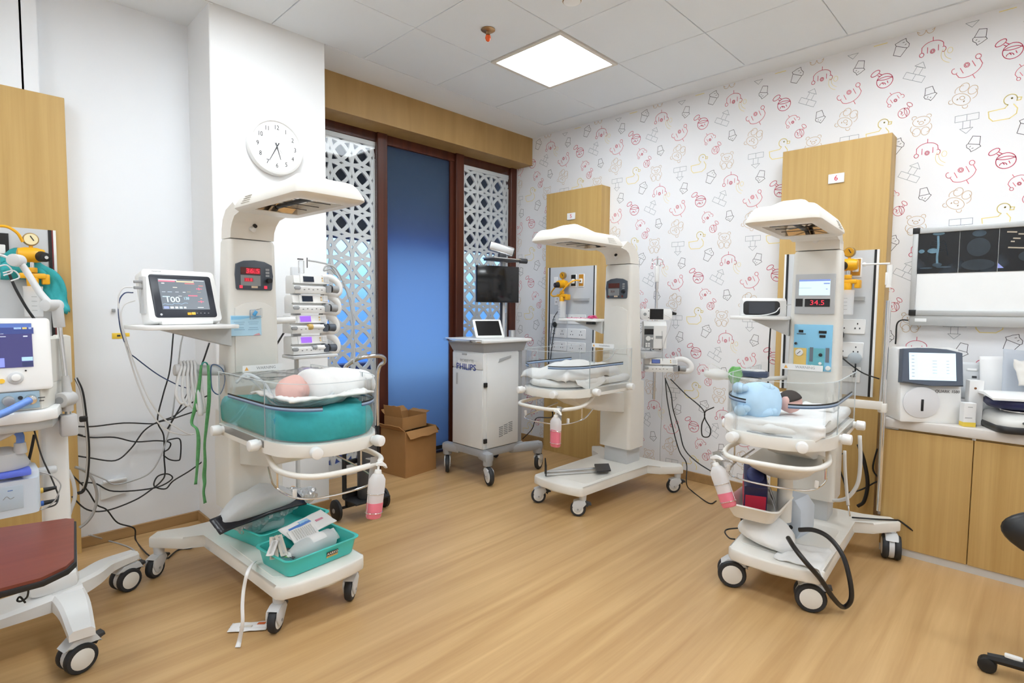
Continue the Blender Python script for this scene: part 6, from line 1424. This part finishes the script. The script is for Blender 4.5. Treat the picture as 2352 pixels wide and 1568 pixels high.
# jointed tube arm clamped at the shelf
o = thing('support_boom', 'jointed grey and chrome support arm clamped to the ventilator shelf', 'support arm', (-2.245, .03, .86))
LGY = mat('arm_grey', (.58, .58, .58), .45)
j0 = Vector((-2.252, 0.04, 0.947)); e1 = Vector((-2.273, 0.05, 1.31)); e2 = Vector((-2.38, 0.14, 1.488)); c0 = Vector((-2.253, 0.04, 0.842))
b = MB().m(LGY); b.box(c0, (.055, .055, .085), .008); b.build('clamp', o, world=True)
b = MB().m(CHROME); b.cyl(c0+Vector((0, 0, .04)), c0+Vector((0, 0, .06)), .011, n=12); b.m(LGY); b.cyl(c0+Vector((0, 0, .055)), j0, .018, n=14, bev=.003); b.cyl(j0+Vector((-.03, -.035, 0)), j0+Vector((.012, .016, 0)), .030, n=20, bev=.006); b.cyl(j0, j0+(e1-j0)*.25, .019, .012, 12); b.m(GREY); b.cyl(j0+Vector((-.030, -.035, 0)), j0+Vector((-.0315, -.037, 0)), .014, n=14); b.build('lower_joint', o, world=True)
b = MB().m(CHROME); b.cyl(j0+(e1-j0)*.2, e1, .0085, n=12); b.build('lower_tube', o, world=True)
b = MB().m(LGY); b.cyl(e1-(e1-j0)*.22, e1+(e1-j0)*.03, .019, n=14, bev=.003); b.cyl(e1+Vector((-.04, -.03, .006)), e1+Vector((.008, .016, .006)), .023, n=18, bev=.004); b.build('elbow', o, world=True)
b = MB().m(LGY); b.tube([e1+Vector((-.02, 0, .01)), e1+(e2-e1)*.45+Vector((0, 0, -.02)), e2-(e2-e1)*.12+Vector((.005, 0, .0)), e2], lambda f: .013-.002*f, 10, 6); b.cyl(e2+Vector((-.012, -.03, 0)), e2+Vector((.012, .012, 0)), .024, n=18, bev=.004); b.build('upper_arm', o, world=True)
b = MB().m(PALEG); b.tube([e2+Vector((-.01, -.01, 0)), e2+Vector((-.05, 0, .02)), e2+Vector((-.12, 0, .03))], .005, 8, 4)
for k in range(2): b.tube([e2+Vector((-.06+.02*k, -.01, -.03-.02*k)), e2+Vector((-.03+.02*k, -.02, -.02-.02*k)), e2+Vector((-.015+.02*k, -.02, -.045-.02*k)), e2+Vector((-.04+.02*k, -.02, -.06-.02*k))], .003, 6, 4)
b.build('tube_clips', o, world=True)
# teal cloth hung over the regulator
b = MB().m(TEALC)
cl_ = [(-2.389, 0.845, 1.541), (-2.31, 0.845, 1.589), (-2.24, 0.845, 1.52), (-2.166, 0.85, 1.453), (-2.142, 0.85, 1.339), (-2.136, 0.85, 1.29)]
lo_ = [(-2.392, 0.85, 1.438), (-2.33, 0.85, 1.441), (-2.275, 0.85, 1.433), (-2.227, 0.85, 1.37), (-2.207, 0.85, 1.316), (-2.163, 0.85, 1.268)]
U1, U2 = smooth_path(cl_, 6), smooth_path(lo_, 6)
def cf(u, v):
    i = min(int(round(u*(len(U1)-1))), len(U1)-1); p_ = U1[i]*(1-v)+U2[i]*v
    return p_+Vector((0, -.028*math.sin(PI*v)+.014*math.sin(9*u+5*v)+.02*nz(u*3, v*2, 0, 2), .012*nz(u, v, 5, 6)))
b.sheet(cf, 30, 14, .005); solo(b, 'teal_cloth', 'teal cloth hung over the yellow regulator at the left edge', 'cloth', sharp=180)
# red laminate over-bed table in front of the ventilator
o = thing('overbed_table', 'small table with a red-brown wood top at the left picture edge', 'table', (-2.60, -.45, 0))
tp_ = [(-2.80, -.10), (-2.305, -.245), (-2.285, -.27), (-2.335, -.66), (-2.36, -.705), (-2.42, -.745), (-2.52, -.745), (-2.80, -.66)]
b = MB().m(REDW); b.prism(tp_, .545, .555, .0); b.build('table_top', o, world=True, flat=True)
b = MB().m(BLACK); b.prism([(x*1.0+(.006 if x > -2.7 else 0), y-.003) for x, y in tp_], .528, .546, .003); b.build('edge_band', o, world=True)
b = MB().m(WHITE); b.cyl((-2.72, -.4, .04), (-2.72, -.4, .53), .025, n=14); b.box((-2.72, -.4, .03), (.06, .5, .05), .012); b.build('stand', o, world=True)

# ---------------------------------------------------------------- things on the counter and the chair at the right edge
ZC = .744
t = thing('blood_analyzer', 'white analyzer with a tilted touch screen at the left end of the counter', 'analyzer', (1.115, -2.24, ZC), R(-57))
b = MB().m(WHITE); b.prism_x([(-.13, 0), (-.135, .02), (-.12, .18), (-.105, .20), (-.075, .385), (.0, .39), (.10, .34), (.13, .0)], -.14, .145, .008); b.build('housing', t)
Mt = R(-8)
b = MB().m(mat('slate_blue_bezel', (.085, .105, .145), .4)); b.at((-.005, -.118, .293), (Mt, 0, 0)); b.prism_y([(-.142, -.085), (0, -.10), (.142, -.098), (.142, .075), (.07, .093), (0, .097), (-.07, .097), (-.132, .092)], -.02, .03, .006); b.build('bezel', t)
b = MB().m(glow('analyzer_screen', (.62, .85, 1.), .9, (.3, .4, .5))); b.at((-.005, -.118, .293), (Mt, 0, 0)); b.box((.0, -.021, .0), (.215, .003, .142)); b.m(glow('screen_white', (.85, .95, 1.), .9)); b.box((-.085, -.0222, .0), (.03, .001, .13)); b.box((.04, -.0222, -.058), (.13, .001, .008)); b.m(glow('screen_grey', (.35, .5, .65), .8))
for k in range(7): b.box((-.09, -.0232, .055-.018*k), (.012, .001, .003))
for k in range(5): b.box((.01+.0*k, -.0232, .03-.016*k), (.02, .001, .002)); b.box((.07, -.0232, .03-.016*k), (.012, .001, .002))
b.build('screen', t, flat=True)
b = MB().m(mat('dish_white', (.74, .75, .78), .35)); b.prism_y([(-.045+.088*math.cos(a), .105+.088*math.sin(a)*.95) for a in [2*PI*i/28 for i in range(28)]], -.139, -.131, .004); b.build('sample_port', t)
b = MB().m(BLACK); b.box((-.042, -.1405, .092), (.012, .004, .062), .003); b.build('slot', t)
letters('QUARK 1500', .021, mat('brand_grey', (.12, .12, .13)), t, (.078, -.1245, .166), (R(90+4), 0, 0), 'lettering', sx=.95)
# small boxes
t = thing('carton', 'small white box with a yellow base strip beside the analyzer', 'box', (1.05, -2.46, ZC), R(-62))
b = MB().m(PAPER); b.box((0, 0, .06), (.052, .045, .12), .001, 1); b.build('carton_body', t, flat=True)
b = MB().m(mat('carton_yellow', (.85, .62, .08), .5)); b.box((0, -.0008, .011), (.0535, .0455, .022)); b.build('yellow_strip', t, flat=True)
b = MB().m(GREY); b.box((0, -.0231, .10), (.02, .001, .003)); b.box((-.005, -.0231, .045), (.03, .001, .003)); b.build('print', t, flat=True)
t = thing('carton', 'taller plain white box standing behind the yellow striped box', 'box', (1.13, -2.475, ZC), R(-66))
b = MB().m(PAPER); b.box((0, 0, .115), (.06, .05, .23), .001, 1); b.build('carton_body', t, flat=True)
b = MB().m(mat('rust_dot', (.2, .08, .03))); b.cyl((-.005, -.0252, .19), (-.005, -.0257, .19), .006, n=10); b.build('finger_hole', t)
# weighing scale / warmer pad
t = thing('weighing_scale', 'black and white scale with a navy cover at the right picture edge', 'scale', (1.13, -2.69, ZC), R(-66))
b = MB().m(mat('scale_base', (.02, .02, .022), .35)); b.prism(rrect(.34, .30, .05, 4), 0, .035, .01); b.build('base', t)
b = MB().m(mat('scale_shell', (.66, .65, .62), .35)); q = lambda g, z, y=0: [(x, yy+y, z) for x, yy in rrect(.33+g, .28+g, .06, 5)]
b.loft([q(0, .033), q(0, .05), q(-.03, .078, .01), q(-.09, .088, .03)]); b.build('shell', t, sharp=50)
b = MB().m(BLACKG); b.prism_y([(.02+.105*math.cos(2*PI*i/28), .055+.017*math.sin(2*PI*i/28)) for i in range(28)], -.152, -.128, .003); b.build('display_lens', t)
b = MB().m(CHROME); b.prism(rrect(.22, .17, .08, 6, 0, .02), .09, .10, .003); b.build('pan', t)
b = MB().m(NAVY); q = lambda w, d, z: [(x, y+.03, z) for x, y in rrect(w, d, min(w, d)*.4, 5)]
b.loft([q(.30, .2, .108), q(.33, .24, .125), q(.33, .24, .145), q(.28, .20, .165), q(.12, .1, .17)]); b.build('navy_cover', t, sharp=60)
b = MB().m(WHITE); b.prism_x([(-.10, .155), (-.10, .165), (.0, .185), (.15, .175), (.15, .165), (.0, .172)], -.19, .19, .003); b.build('lid', t)
# papers and packs leaning against the wall
packet('paper_sheet', 'blank white sheet leaning behind the scale', 'paper', None, 1.28, -2.55, ZC+.20, .13, .30, -66, 80, -16, PAPER, None, (), .003)
packet('paper_sheet', 'pale translucent sheet leaning at the right picture edge', 'paper', None, 1.33, -2.72, ZC+.23, .34, .30, -84, 78, 24, milky('vellum', (.74, .78, .84), .3), None, (), .003)
packet('glove_pack', 'crumpled off-white pack with a torn flap on top of the scale', 'pack', None, 1.25, -2.67, ZC+.27, .12, .14, -60, 64, 8, mat('pack_cream', (.70, .68, .64), .7), None, ((.02, .02, .05, .03, PAPER),), .008, True)
packet('wrapped_pack', 'grey plastic wrapped pack between the analyzer and the papers', 'pack', None, 1.28, -2.43, ZC+.21, .12, .20, -70, 80, 0, mat('wrap_grey', (.62, .64, .66), .35), None, ((.02, .06, .05, .012, PAPER), (.03, .02, .02, .012, DARK)), .006)
# chair at the right picture edge
t = thing('office_chair', 'black padded chair cut off by the right picture edge', 'chair', (.15, -2.90, 0))
b = MB().m(mat('black_vinyl', (.012, .012, .013), .35)); P = [(-.0, .0)]
cc = Vector((.225, -2.83, .50))
rr_ = []
for i in range(13):
    f = i/12; h = -.10+.20*f; w = .19*math.sin(PI*min(max(f, .08), .92))**.5; g = []
    for j in range(20):
        a = 2*PI*j/20; g.append((cc.x+.045*math.cos(a)*(1-.4*abs(2*f-1))+.03*f, cc.y+w*math.sin(a), cc.z+h))
    rr_.append(g)
b.loft(rr_); b.build('backrest', t, world=True, sharp=180)
b = MB().m(BLACK); b.prism(rrect(.40, .40, .10, 5, .22, -2.98), .40, .46, .02); b.build('seat', t, world=True)
b = MB().m(CHROME); b.cyl((.12, -2.86, .09), (.18, -2.94, .41), .022, n=14); b.build('gas_lift', t, world=True)
b = MB().m(DARK); b.tube([(.25, -2.85, .52), (.26, -2.88, .45), (.22, -2.93, .42)], .016, 8, 4); b.build('back_support', t, world=True)
hx, hy = -0.026248417452437778+.10, -2.734313679658881-.10
b = MB().m(BLACK); b.lathe([(.01, .045), (.085, .045), (.09, .055), (.06, .085), (.03, .10), (.03, .11), (.01, .11)], (hx, hy, 0), 26)
for k in range(5):
    a = R(165+72*k); b.tube([(hx, hy, .07), (hx+.10*math.cos(a), hy+.10*math.sin(a), .065), (hx+.20*math.cos(a), hy+.20*math.sin(a), .055)], lambda f: .026-.01*f, 8, 3)
b.build('star_base', t, world=True)
for k in range(5):
    a = R(165+72*k); x, y = hx+.20*math.cos(a), hy+.20*math.sin(a)
    b = MB().m(BLACK); b.cyl((x-.02, y, .028), (x+.02, y, .028), .028, n=16, bev=.005); cs_ = b.build('caster', t, world=True); b = MB().m(WHITE); b.box((hx+.13*math.cos(a), hy+.13*math.sin(a), .083), (.05, .022, .012), .004, rot=(0, 0, a)); b.build('leg_cap', t, world=True)

# ---------------------------------------------------------------- cables and lines
CB = mat('cable_black', (.010, .010, .011), .5); CG = mat('cable_grey', (.40, .40, .40), .5); CW2 = mat('cable_pale', (.72, .72, .72), .5)
def cable(label, pts, r=.004, m_=None, name='power_cable', k=6, plug=None):
    b = MB().m(m_ or CB); b.tube(pts, r, 6, k)
    if plug: b.m(plug[1]); b.cyl(plug[0], Vector(plug[0])+Vector(plug[2]), .011, .008, 10)
    return solo(b, name, label, 'cable', sharp=180)
cable('black cable running level across the left wall below the monitor', [(-2.118, 0.93, 0.674), (-2.044, 0.93, 0.663), (-1.907, 0.93, 0.662), (-1.772, 0.93, 0.638), (-1.733, 0.93, 0.645)]+[(-1.705, 0.8, 0.676), (-1.627, 0.8, 0.695), (-1.535, 0.8, 0.717), (-1.487, 0.8, 0.75)])
cable('black cable sagging in a shallow wave across the left wall', [(-2.146, 0.93, 0.646), (-2.065, 0.93, 0.607), (-1.955, 0.93, 0.589), (-1.859, 0.93, 0.548), (-1.753, 0.93, 0.536), (-1.687, 0.93, 0.514), (-1.693, 0.93, 0.479), (-1.722, 0.93, 0.463)])
cable('black cable dipping then climbing steeply on the left wall', [(-2.146, 0.92, 0.529), (-2.069, 0.92, 0.498), (-1.955, 0.92, 0.461), (-1.882, 0.92, 0.514), (-1.818, 0.92, 0.603), (-1.753, 0.92, 0.644), (-1.664, 0.92, 0.67)]+[(-1.617, 0.75, 0.764), (-1.513, 0.75, 0.803)])
cable('black cable with a round loop low on the left wall', [(-2.158, 0.9, 0.38), (-2.057, 0.9, 0.362), (-1.969, 0.9, 0.296), (-1.778, 0.9, 0.271), (-1.689, 0.9, 0.303), (-1.71, 0.9, 0.338), (-1.761, 0.9, 0.334), (-1.779, 0.9, 0.282), (-1.723, 0.9, 0.253), (-1.682, 0.9, 0.291), (-1.585, 0.9, 0.338), (-1.463, 0.9, 0.416)])
cable('black cable dropping straight down and knotting beside the column', [(-1.671, 0.86, 1.159), (-1.694, 0.86, 0.948), (-1.73, 0.86, 0.813), (-1.762, 0.86, 0.667), (-1.734, 0.86, 0.575), (-1.735, 0.86, 0.449), (-1.733, 0.86, 0.352), (-1.753, 0.86, 0.313), (-1.797, 0.86, 0.28), (-1.882, 0.86, 0.235), (-2.011, 0.86, 0.21), (-2.095, 0.86, 0.237), (-2.156, 0.86, 0.322)])
cable('black cable falling to the floor by the left warmer caster', [(-2.15, 0.88, 0.431), (-2.089, 0.88, 0.336), (-2.051, 0.88, 0.248), (-2.008, 0.88, 0.208), (-1.961, 0.88, 0.123), (-1.886, 0.88, 0.07), (-1.88, 0.88, 0.0)]+[(-1.887, 0.633, 0.012), (-1.873, 0.538, 0.006)])
cable('square looped black cable on the left wall', [(-1.725, 0.91, 0.527), (-1.681, 0.91, 0.537), (-1.638, 0.91, 0.525), (-1.64, 0.91, 0.421), (-1.655, 0.91, 0.405), (-1.695, 0.91, 0.418), (-1.727, 0.91, 0.45)])
cable('grey cable hanging under the monitor shelf and curving away left', [(-1.628, 0.84, 1.147), (-1.643, 0.84, 1.072), (-1.668, 0.84, 0.872), (-1.695, 0.84, 0.673), (-1.719, 0.84, 0.576), (-1.754, 0.84, 0.469), (-1.81, 0.84, 0.38), (-1.903, 0.84, 0.351), (-1.978, 0.84, 0.351), (-2.019, 0.84, 0.388), (-2.083, 0.84, 0.437), (-2.127, 0.84, 0.477)], .004, CG, 'grey_cable')
cable('black cable leaning across behind the hanging rod', [(-1.556, 0.62, 1.112), (-1.6, 0.62, 0.986)]+[(-1.624, 0.8, 0.809), (-1.682, 0.8, 0.703), (-1.728, 0.8, 0.622)], .0045)
# white probe leads from the monitor
cable('white probe lead arcing from the monitor down to the bed', [(-2.006, 0.12, 1.398), (-2.044, 0.12, 1.391), (-2.061, 0.12, 1.339), (-2.052, 0.12, 1.217), (-2.024, 0.12, 1.074), (-1.995, 0.12, 0.957), (-1.957, 0.12, 0.846), (-1.9, 0.12, 0.758), (-1.83, 0.12, 0.721), (-1.781, 0.12, 0.717)], .0035, CW2, 'probe_lead')
cable('second white probe lead beside the first, hanging from the monitor', [(-2.005, 0.1, 1.34), (-2.045, 0.1, 1.32), (-2.057, 0.1, 1.265), (-2.038, 0.1, 1.152), (-2.001, 0.1, 1.017), (-1.96, 0.1, 0.897), (-1.912, 0.1, 0.813), (-1.835, 0.1, 0.741), (-1.8, 0.1, 0.719)], .0035, CW2, 'probe_lead')
cable('navy probe lead bending from the monitor to the hanging rod', [(-2.006, 0.12, 1.374), (-2.04, 0.12, 1.369), (-2.061, 0.12, 1.32), (-2.055, 0.12, 1.208), (-2.028, 0.12, 1.117), (-2.005, 0.12, 1.089)]+[(-1.921, 0.15, 1.01), (-1.852, 0.15, 0.96), (-1.808, 0.15, 0.936), (-1.771, 0.15, 0.93)], .0028, mat('cable_navy', (.03, .06, .15), .5), 'probe_lead')
rd = on(W1, -.27, .13, 1.02)
b = MB().m(CW2)
for k in range(5):
    x = rd[0]-.045+.014*k
    b.tube([(x, .095, 1.04), (x-.018+.004*k, .08, .99), (x-.030+.012*k, .075, .92-.018*k), (x-.008+.010*k, .075, .875-.012*k), (x+.022, .08, .92), (x+.020, .10, 1.02), (x+.012, .15, 1.055), (x+.004, .12, 1.057)], .0062, 8, 5, True)
b.m(mat('cuff_white', (.76, .77, .78), .5)); b.tube([(rd[0]+.01, .08, .93), (rd[0]+.02, .075, .87), (rd[0]+.022, .075, .81)], .012, 8, 4); solo(b, 'lead_bundle', 'bundle of coiled white leads hung on the rod of the left warmer', 'leads', sharp=180)
b = MB().m(mat('cuff_navy', (.05, .12, .25), .4)); b.tube([(rd[0]+.085, .10, 1.04), (rd[0]+.125, .09, 1.02), (rd[0]+.135, .085, .96), (rd[0]+.11, .08, .90), (rd[0]+.08, .085, .92), (rd[0]+.075, .09, .98)], .0028, 6, 6, True); solo(b, 'blue_loop', 'blue cable loop hung on the rod beside the left column', 'cable', sharp=180)
# green printed measuring tape, two hanging ends
b = MB().m(GREENT)
for pts in ([(-1.76, 0.07, 1.045), (-1.77, 0.07, 0.961), (-1.787, 0.07, 0.861), (-1.806, 0.07, 0.782)]+[(-1.791, 0.05, 0.753), (-1.785, 0.05, 0.701), (-1.79, 0.05, 0.621), (-1.796, 0.05, 0.55), (-1.802, 0.05, 0.496)], [(-1.734, 0.06, 1.044), (-1.732, 0.06, 0.979), (-1.734, 0.06, 0.877), (-1.748, 0.06, 0.755), (-1.757, 0.06, 0.674), (-1.757, 0.06, 0.591), (-1.762, 0.06, 0.53)]+[(-1.764, 0.05, 0.492), (-1.769, 0.05, 0.451), (-1.764, 0.05, 0.398)]):
    b.ribbon(pts, (1, .2, 0), lambda f: .012+.006*math.sin(7*f)**2)
b.m(mat('tape_teal', (.03, .28, .24), .6)); b.tube([(-1.756, 0.085, 1.036), (-1.748, 0.085, 1.054), (-1.734, 0.085, 1.053), (-1.725, 0.085, 1.034)], .010, 6, 4, flat=.3)
solo(b, 'measuring_tape', 'green printed tape hung over the rod with two long ends', 'tape', sharp=180)
# ventilator leads and hoses
cable('stout black and silver hose curving down beside the ventilator', [(-2.187, 0.34, 0.995), (-2.167, 0.34, 0.93), (-2.157, 0.34, 0.811), (-2.152, 0.34, 0.671), (-2.16, 0.34, 0.553), (-2.175, 0.34, 0.486), (-2.197, 0.34, 0.476)], .0075, mat('hose_black', (.012, .012, .013), .3), 'gas_hose')
b = MB().m(ALU); b.tube([(-2.19, 0.328, 0.996), (-2.172, 0.328, 0.932), (-2.162, 0.328, 0.813), (-2.157, 0.328, 0.674), (-2.165, 0.328, 0.557), (-2.179, 0.328, 0.496)], .003, 6, 5); b.m(BLACK); b.box((-2.168, 0.32, 0.812), (.03, .02, .025), .005); solo(b, 'silver_lead', 'thin silver lead clipped along the black gas hose', 'lead', sharp=180)
cable('silver hose bowing from the wall panel to the ventilator base', [(-2.192, 0.42, 0.579), (-2.155, 0.42, 0.551), (-2.126, 0.42, 0.497), (-2.115, 0.42, 0.422), (-2.13, 0.42, 0.353), (-2.156, 0.42, 0.312), (-2.185, 0.42, 0.292)], .0065, mat('hose_silver', (.42, .43, .44), .3, .5), 'gas_hose')
cable('black and white hose slanting from the arm to the ventilator top', [(-2.39, 0.4, 1.458), (-2.37, 0.4, 1.389), (-2.338, 0.4, 1.307), (-2.308, 0.4, 1.247)], .006, mat('hose_black'), 'gas_hose')
cable('dark lead hooking down in front of the ventilator column', [(-2.363, -0.02, 0.851), (-2.345, -0.02, 0.748), (-2.322, -0.02, 0.668), (-2.305, -0.02, 0.604), (-2.3, -0.02, 0.577)]+[(-2.311, -0.04, 0.554), (-2.341, -0.04, 0.548)], .003, mat('lead_dark', (.03, .03, .03), .5), 'probe_lead')
cable('pale lead looping in front of the ventilator column', [(-2.463, -0.05, 0.714), (-2.416, -0.05, 0.711), (-2.374, -0.05, 0.699), (-2.325, -0.05, 0.675), (-2.296, -0.05, 0.635), (-2.3, -0.05, 0.605), (-2.315, -0.05, 0.571), (-2.341, -0.05, 0.551), (-2.358, -0.05, 0.548)], .0025, CG, 'probe_lead')
cable('black hose leaning under the ventilator shelf', [(-2.357, 0.05, 0.817), (-2.367, 0.05, 0.764), (-2.381, 0.05, 0.699), (-2.391, 0.05, 0.655)], .0055, mat('hose_black'), 'gas_hose')
b = MB().m(BLACK); b.tube([(-2.468, 0.274, 0.1), (-2.43, 0.246, 0.1), (-2.394, 0.187, 0.1), (-2.364, 0.152, 0.1)], .004, 6, 4); b.tube([(-2.424, -0.42, 0.409), (-2.429, -0.42, 0.379), (-2.444, -0.42, 0.37), (-2.453, -0.42, 0.376), (-2.446, -0.42, 0.385), (-2.434, -0.42, 0.361)], .003, 6, 5); solo(b, 'tied_cable', 'black cable tied in a knot below the red table', 'cable', sharp=180)
cable('grey cable trailing on the floor toward the left warmer caster', [(-2.091, 0.855, 0.1), (-1.999, 0.965, 0.01), (-1.926, 0.769, 0.005), (-1.919, 0.565, 0.005)], .004, CG, 'grey_cable')
cable('pale hose hanging beside the ventilator column foot', [(-2.225, 0.34, 0.587), (-2.21, 0.34, 0.534), (-2.206, 0.34, 0.464), (-2.222, 0.34, 0.409), (-2.23, 0.34, 0.381)], .008, CW2, 'gas_hose')
b = MB().m(BLACK); b.box((-2.234, 0.24, 0.784), (.03, .03, .03), .008); b.tube([(-2.23, 0.28, 0.773), (-2.178, 0.28, 0.746)], .003, 6, 1); solo(b, 'clamp_knob', 'black star knob under the ventilator arm clamp', 'knob')
cable('black cable under the left warmer rear leg', [(-1.82, 0.486, 0.006), (-1.75, 0.562, 0.006), (-1.694, 0.538, 0.006), (-1.651, 0.552, 0.02)], .004)
# leads from the drip pole and right bed
cable('black cable from the lowest pole device down to the floor by the right bed', [(1.08, -0.743, 0.822), (1.08, -0.765, 0.657), (1.08, -0.812, 0.472), (1.08, -0.869, 0.306), (1.08, -0.928, 0.223)]+[(0.965, -0.989, 0.12), (1.15, -0.944, 0.01), (1.013, -1.131, 0.006), (1.092, -1.148, 0.006)])
cable('black cable swinging from the pole pump toward the right tray', [(1.05, -0.76, 0.819), (1.05, -0.808, 0.714), (1.05, -0.828, 0.605), (1.05, -0.879, 0.471), (1.05, -0.923, 0.337), (1.05, -1.017, 0.262), (1.05, -1.144, 0.21)])
cable('black cable with a hanging loop between the pole and right bed', [(1.0, -0.828, 0.83), (1.0, -0.946, 0.735), (1.0, -1.044, 0.671), (1.0, -1.083, 0.632), (1.0, -1.087, 0.593), (1.0, -1.07, 0.54), (1.0, -1.076, 0.465), (1.0, -1.122, 0.467), (1.0, -1.132, 0.52), (1.0, -1.093, 0.582), (1.0, -1.092, 0.633), (1.0, -1.151, 0.671)])
cable('thin grey line hanging straight down from the pole devices', [(1.15, -0.669, 1.162), (1.15, -0.68, 0.934), (1.15, -0.683, 0.705), (1.15, -0.68, 0.44), (1.15, -0.678, 0.24), (1.15, -0.685, 0.125)], .002, CG, 'infusion_line')
cable('pale lead curling from the handheld monitor on the pole', [(1.12, -0.7, 1.286), (1.12, -0.754, 1.255), (1.12, -0.742, 1.181), (1.12, -0.713, 1.1), (1.12, -0.697, 1.034)], .003, CW2, 'probe_lead')
cable('black cable hanging from the right warmer shelf', [(0.72, -1.593, 1.226), (0.72, -1.59, 1.105), (0.72, -1.591, 0.954), (0.72, -1.591, 0.904)], .004)
b = MB().m(BLACK)
for pts in ([(1.22, -1.816, 1.175), (1.22, -1.81, 1.148), (1.22, -1.802, 1.108)],): b.tube(pts, .004, 6, 3)
b.ball((1.265, -1.812, 1.177), (.014, .026, .034)); solo(b, 'plug', 'black plug in the upper socket beside the right column', 'plug', sharp=180)
b = MB().m(BLACK); b.ball((1.265, -1.813, 1.039), (.014, .026, .026)); b.tube([(1.25, -1.815, 1.019), (1.25, -1.817, 0.96), (1.25, -1.824, 0.917)], .005, 6, 3); b.tube([(1.25, -1.838, 1.036), (1.25, -1.898, 0.988), (1.25, -1.957, 0.951), (1.25, -2.035, 0.927)], .004, 6, 4); solo(b, 'plug', 'black plug with a long cord in the lower socket row', 'plug', sharp=180)
b = MB().m(milky('clear_plug', (.72, .78, .82), .35)); b.ball((1.262, -1.9, 1.04), (.016, .038, .034)); b.m(BLACK); b.tube([(1.245, -1.91, 1.008), (1.245, -1.91, 0.955), (1.245, -1.902, 0.925)], .0045, 6, 3); solo(b, 'plug', 'clear plastic plug in the lower right socket', 'plug', sharp=180)
cable('black cable loop against the beech panel under the right bed', [(1.27, -1.857, 0.446), (1.27, -1.836, 0.387), (1.27, -1.877, 0.258), (1.27, -1.891, 0.207), (1.27, -1.96, 0.237), (1.27, -2.025, 0.293), (1.27, -2.053, 0.326), (1.27, -2.021, 0.385), (1.27, -2.038, 0.507)], .005)
cable('thick black hose curving down the beech panel beside the cabinet', [(1.24, -1.947, 0.522), (1.24, -1.981, 0.422), (1.24, -2.004, 0.295), (1.24, -1.991, 0.185), (1.24, -1.959, 0.144)], .011)
cable('black cable crossing the right rear leg of the right warmer', [on(W3, .20, .20, .215), on(W3, .30, .27, .21), on(W3, .38, .34, .205), on(W3, .40, .37, .195), on(W3, .46, .39, .15)], .0045)
cable('black cable hoop beside the left of the right warmer base', [(0.349, -1.605, 0.16), (0.334, -1.546, 0.14), (0.282, -1.552, 0.14), (0.202, -1.608, 0.15), (0.16, -1.654, 0.17)], .004)
cable('black power cord of the light box hanging by the pole', [(1.38, -2.139, 1.274), (1.38, -2.105, 1.273), (1.38, -2.085, 1.247), (1.38, -2.084, 1.169), (1.38, -2.083, 1.13)], .0045, None, 'power_cable')
cable('black plug lead on the panel behind the corner bed', [(1.265, 0.426, 1.307), (1.265, 0.481, 1.235), (1.265, 0.51, 1.116), (1.265, 0.518, 0.996)], .003)
b = MB().m(BLACK); b.ball((1.27, 0.474, 1.176), (.012, .022, .026)); b.tube([(1.26, 0.465, 1.149), (1.26, 0.493, 0.998), (1.26, 0.511, 0.837)], .0045, 6, 3); solo(b, 'plug', 'black plug in the left socket behind the corner bed', 'plug', sharp=180)
cable('black cable slanting below the corner bed to the floor', [on(W2, -.12, -.50, .66), on(W2, -.16, -.45, .58), (1.0, 0.441, 0.361), (1.1, 0.581, 0.227), (1.416, 0.994, 0.01)], .0045)
cable('two short black leads behind the left column', [(-1.324, 0.28, 1.109), (-1.299, 0.28, 1.149), (-1.275, 0.28, 1.184)], .005)
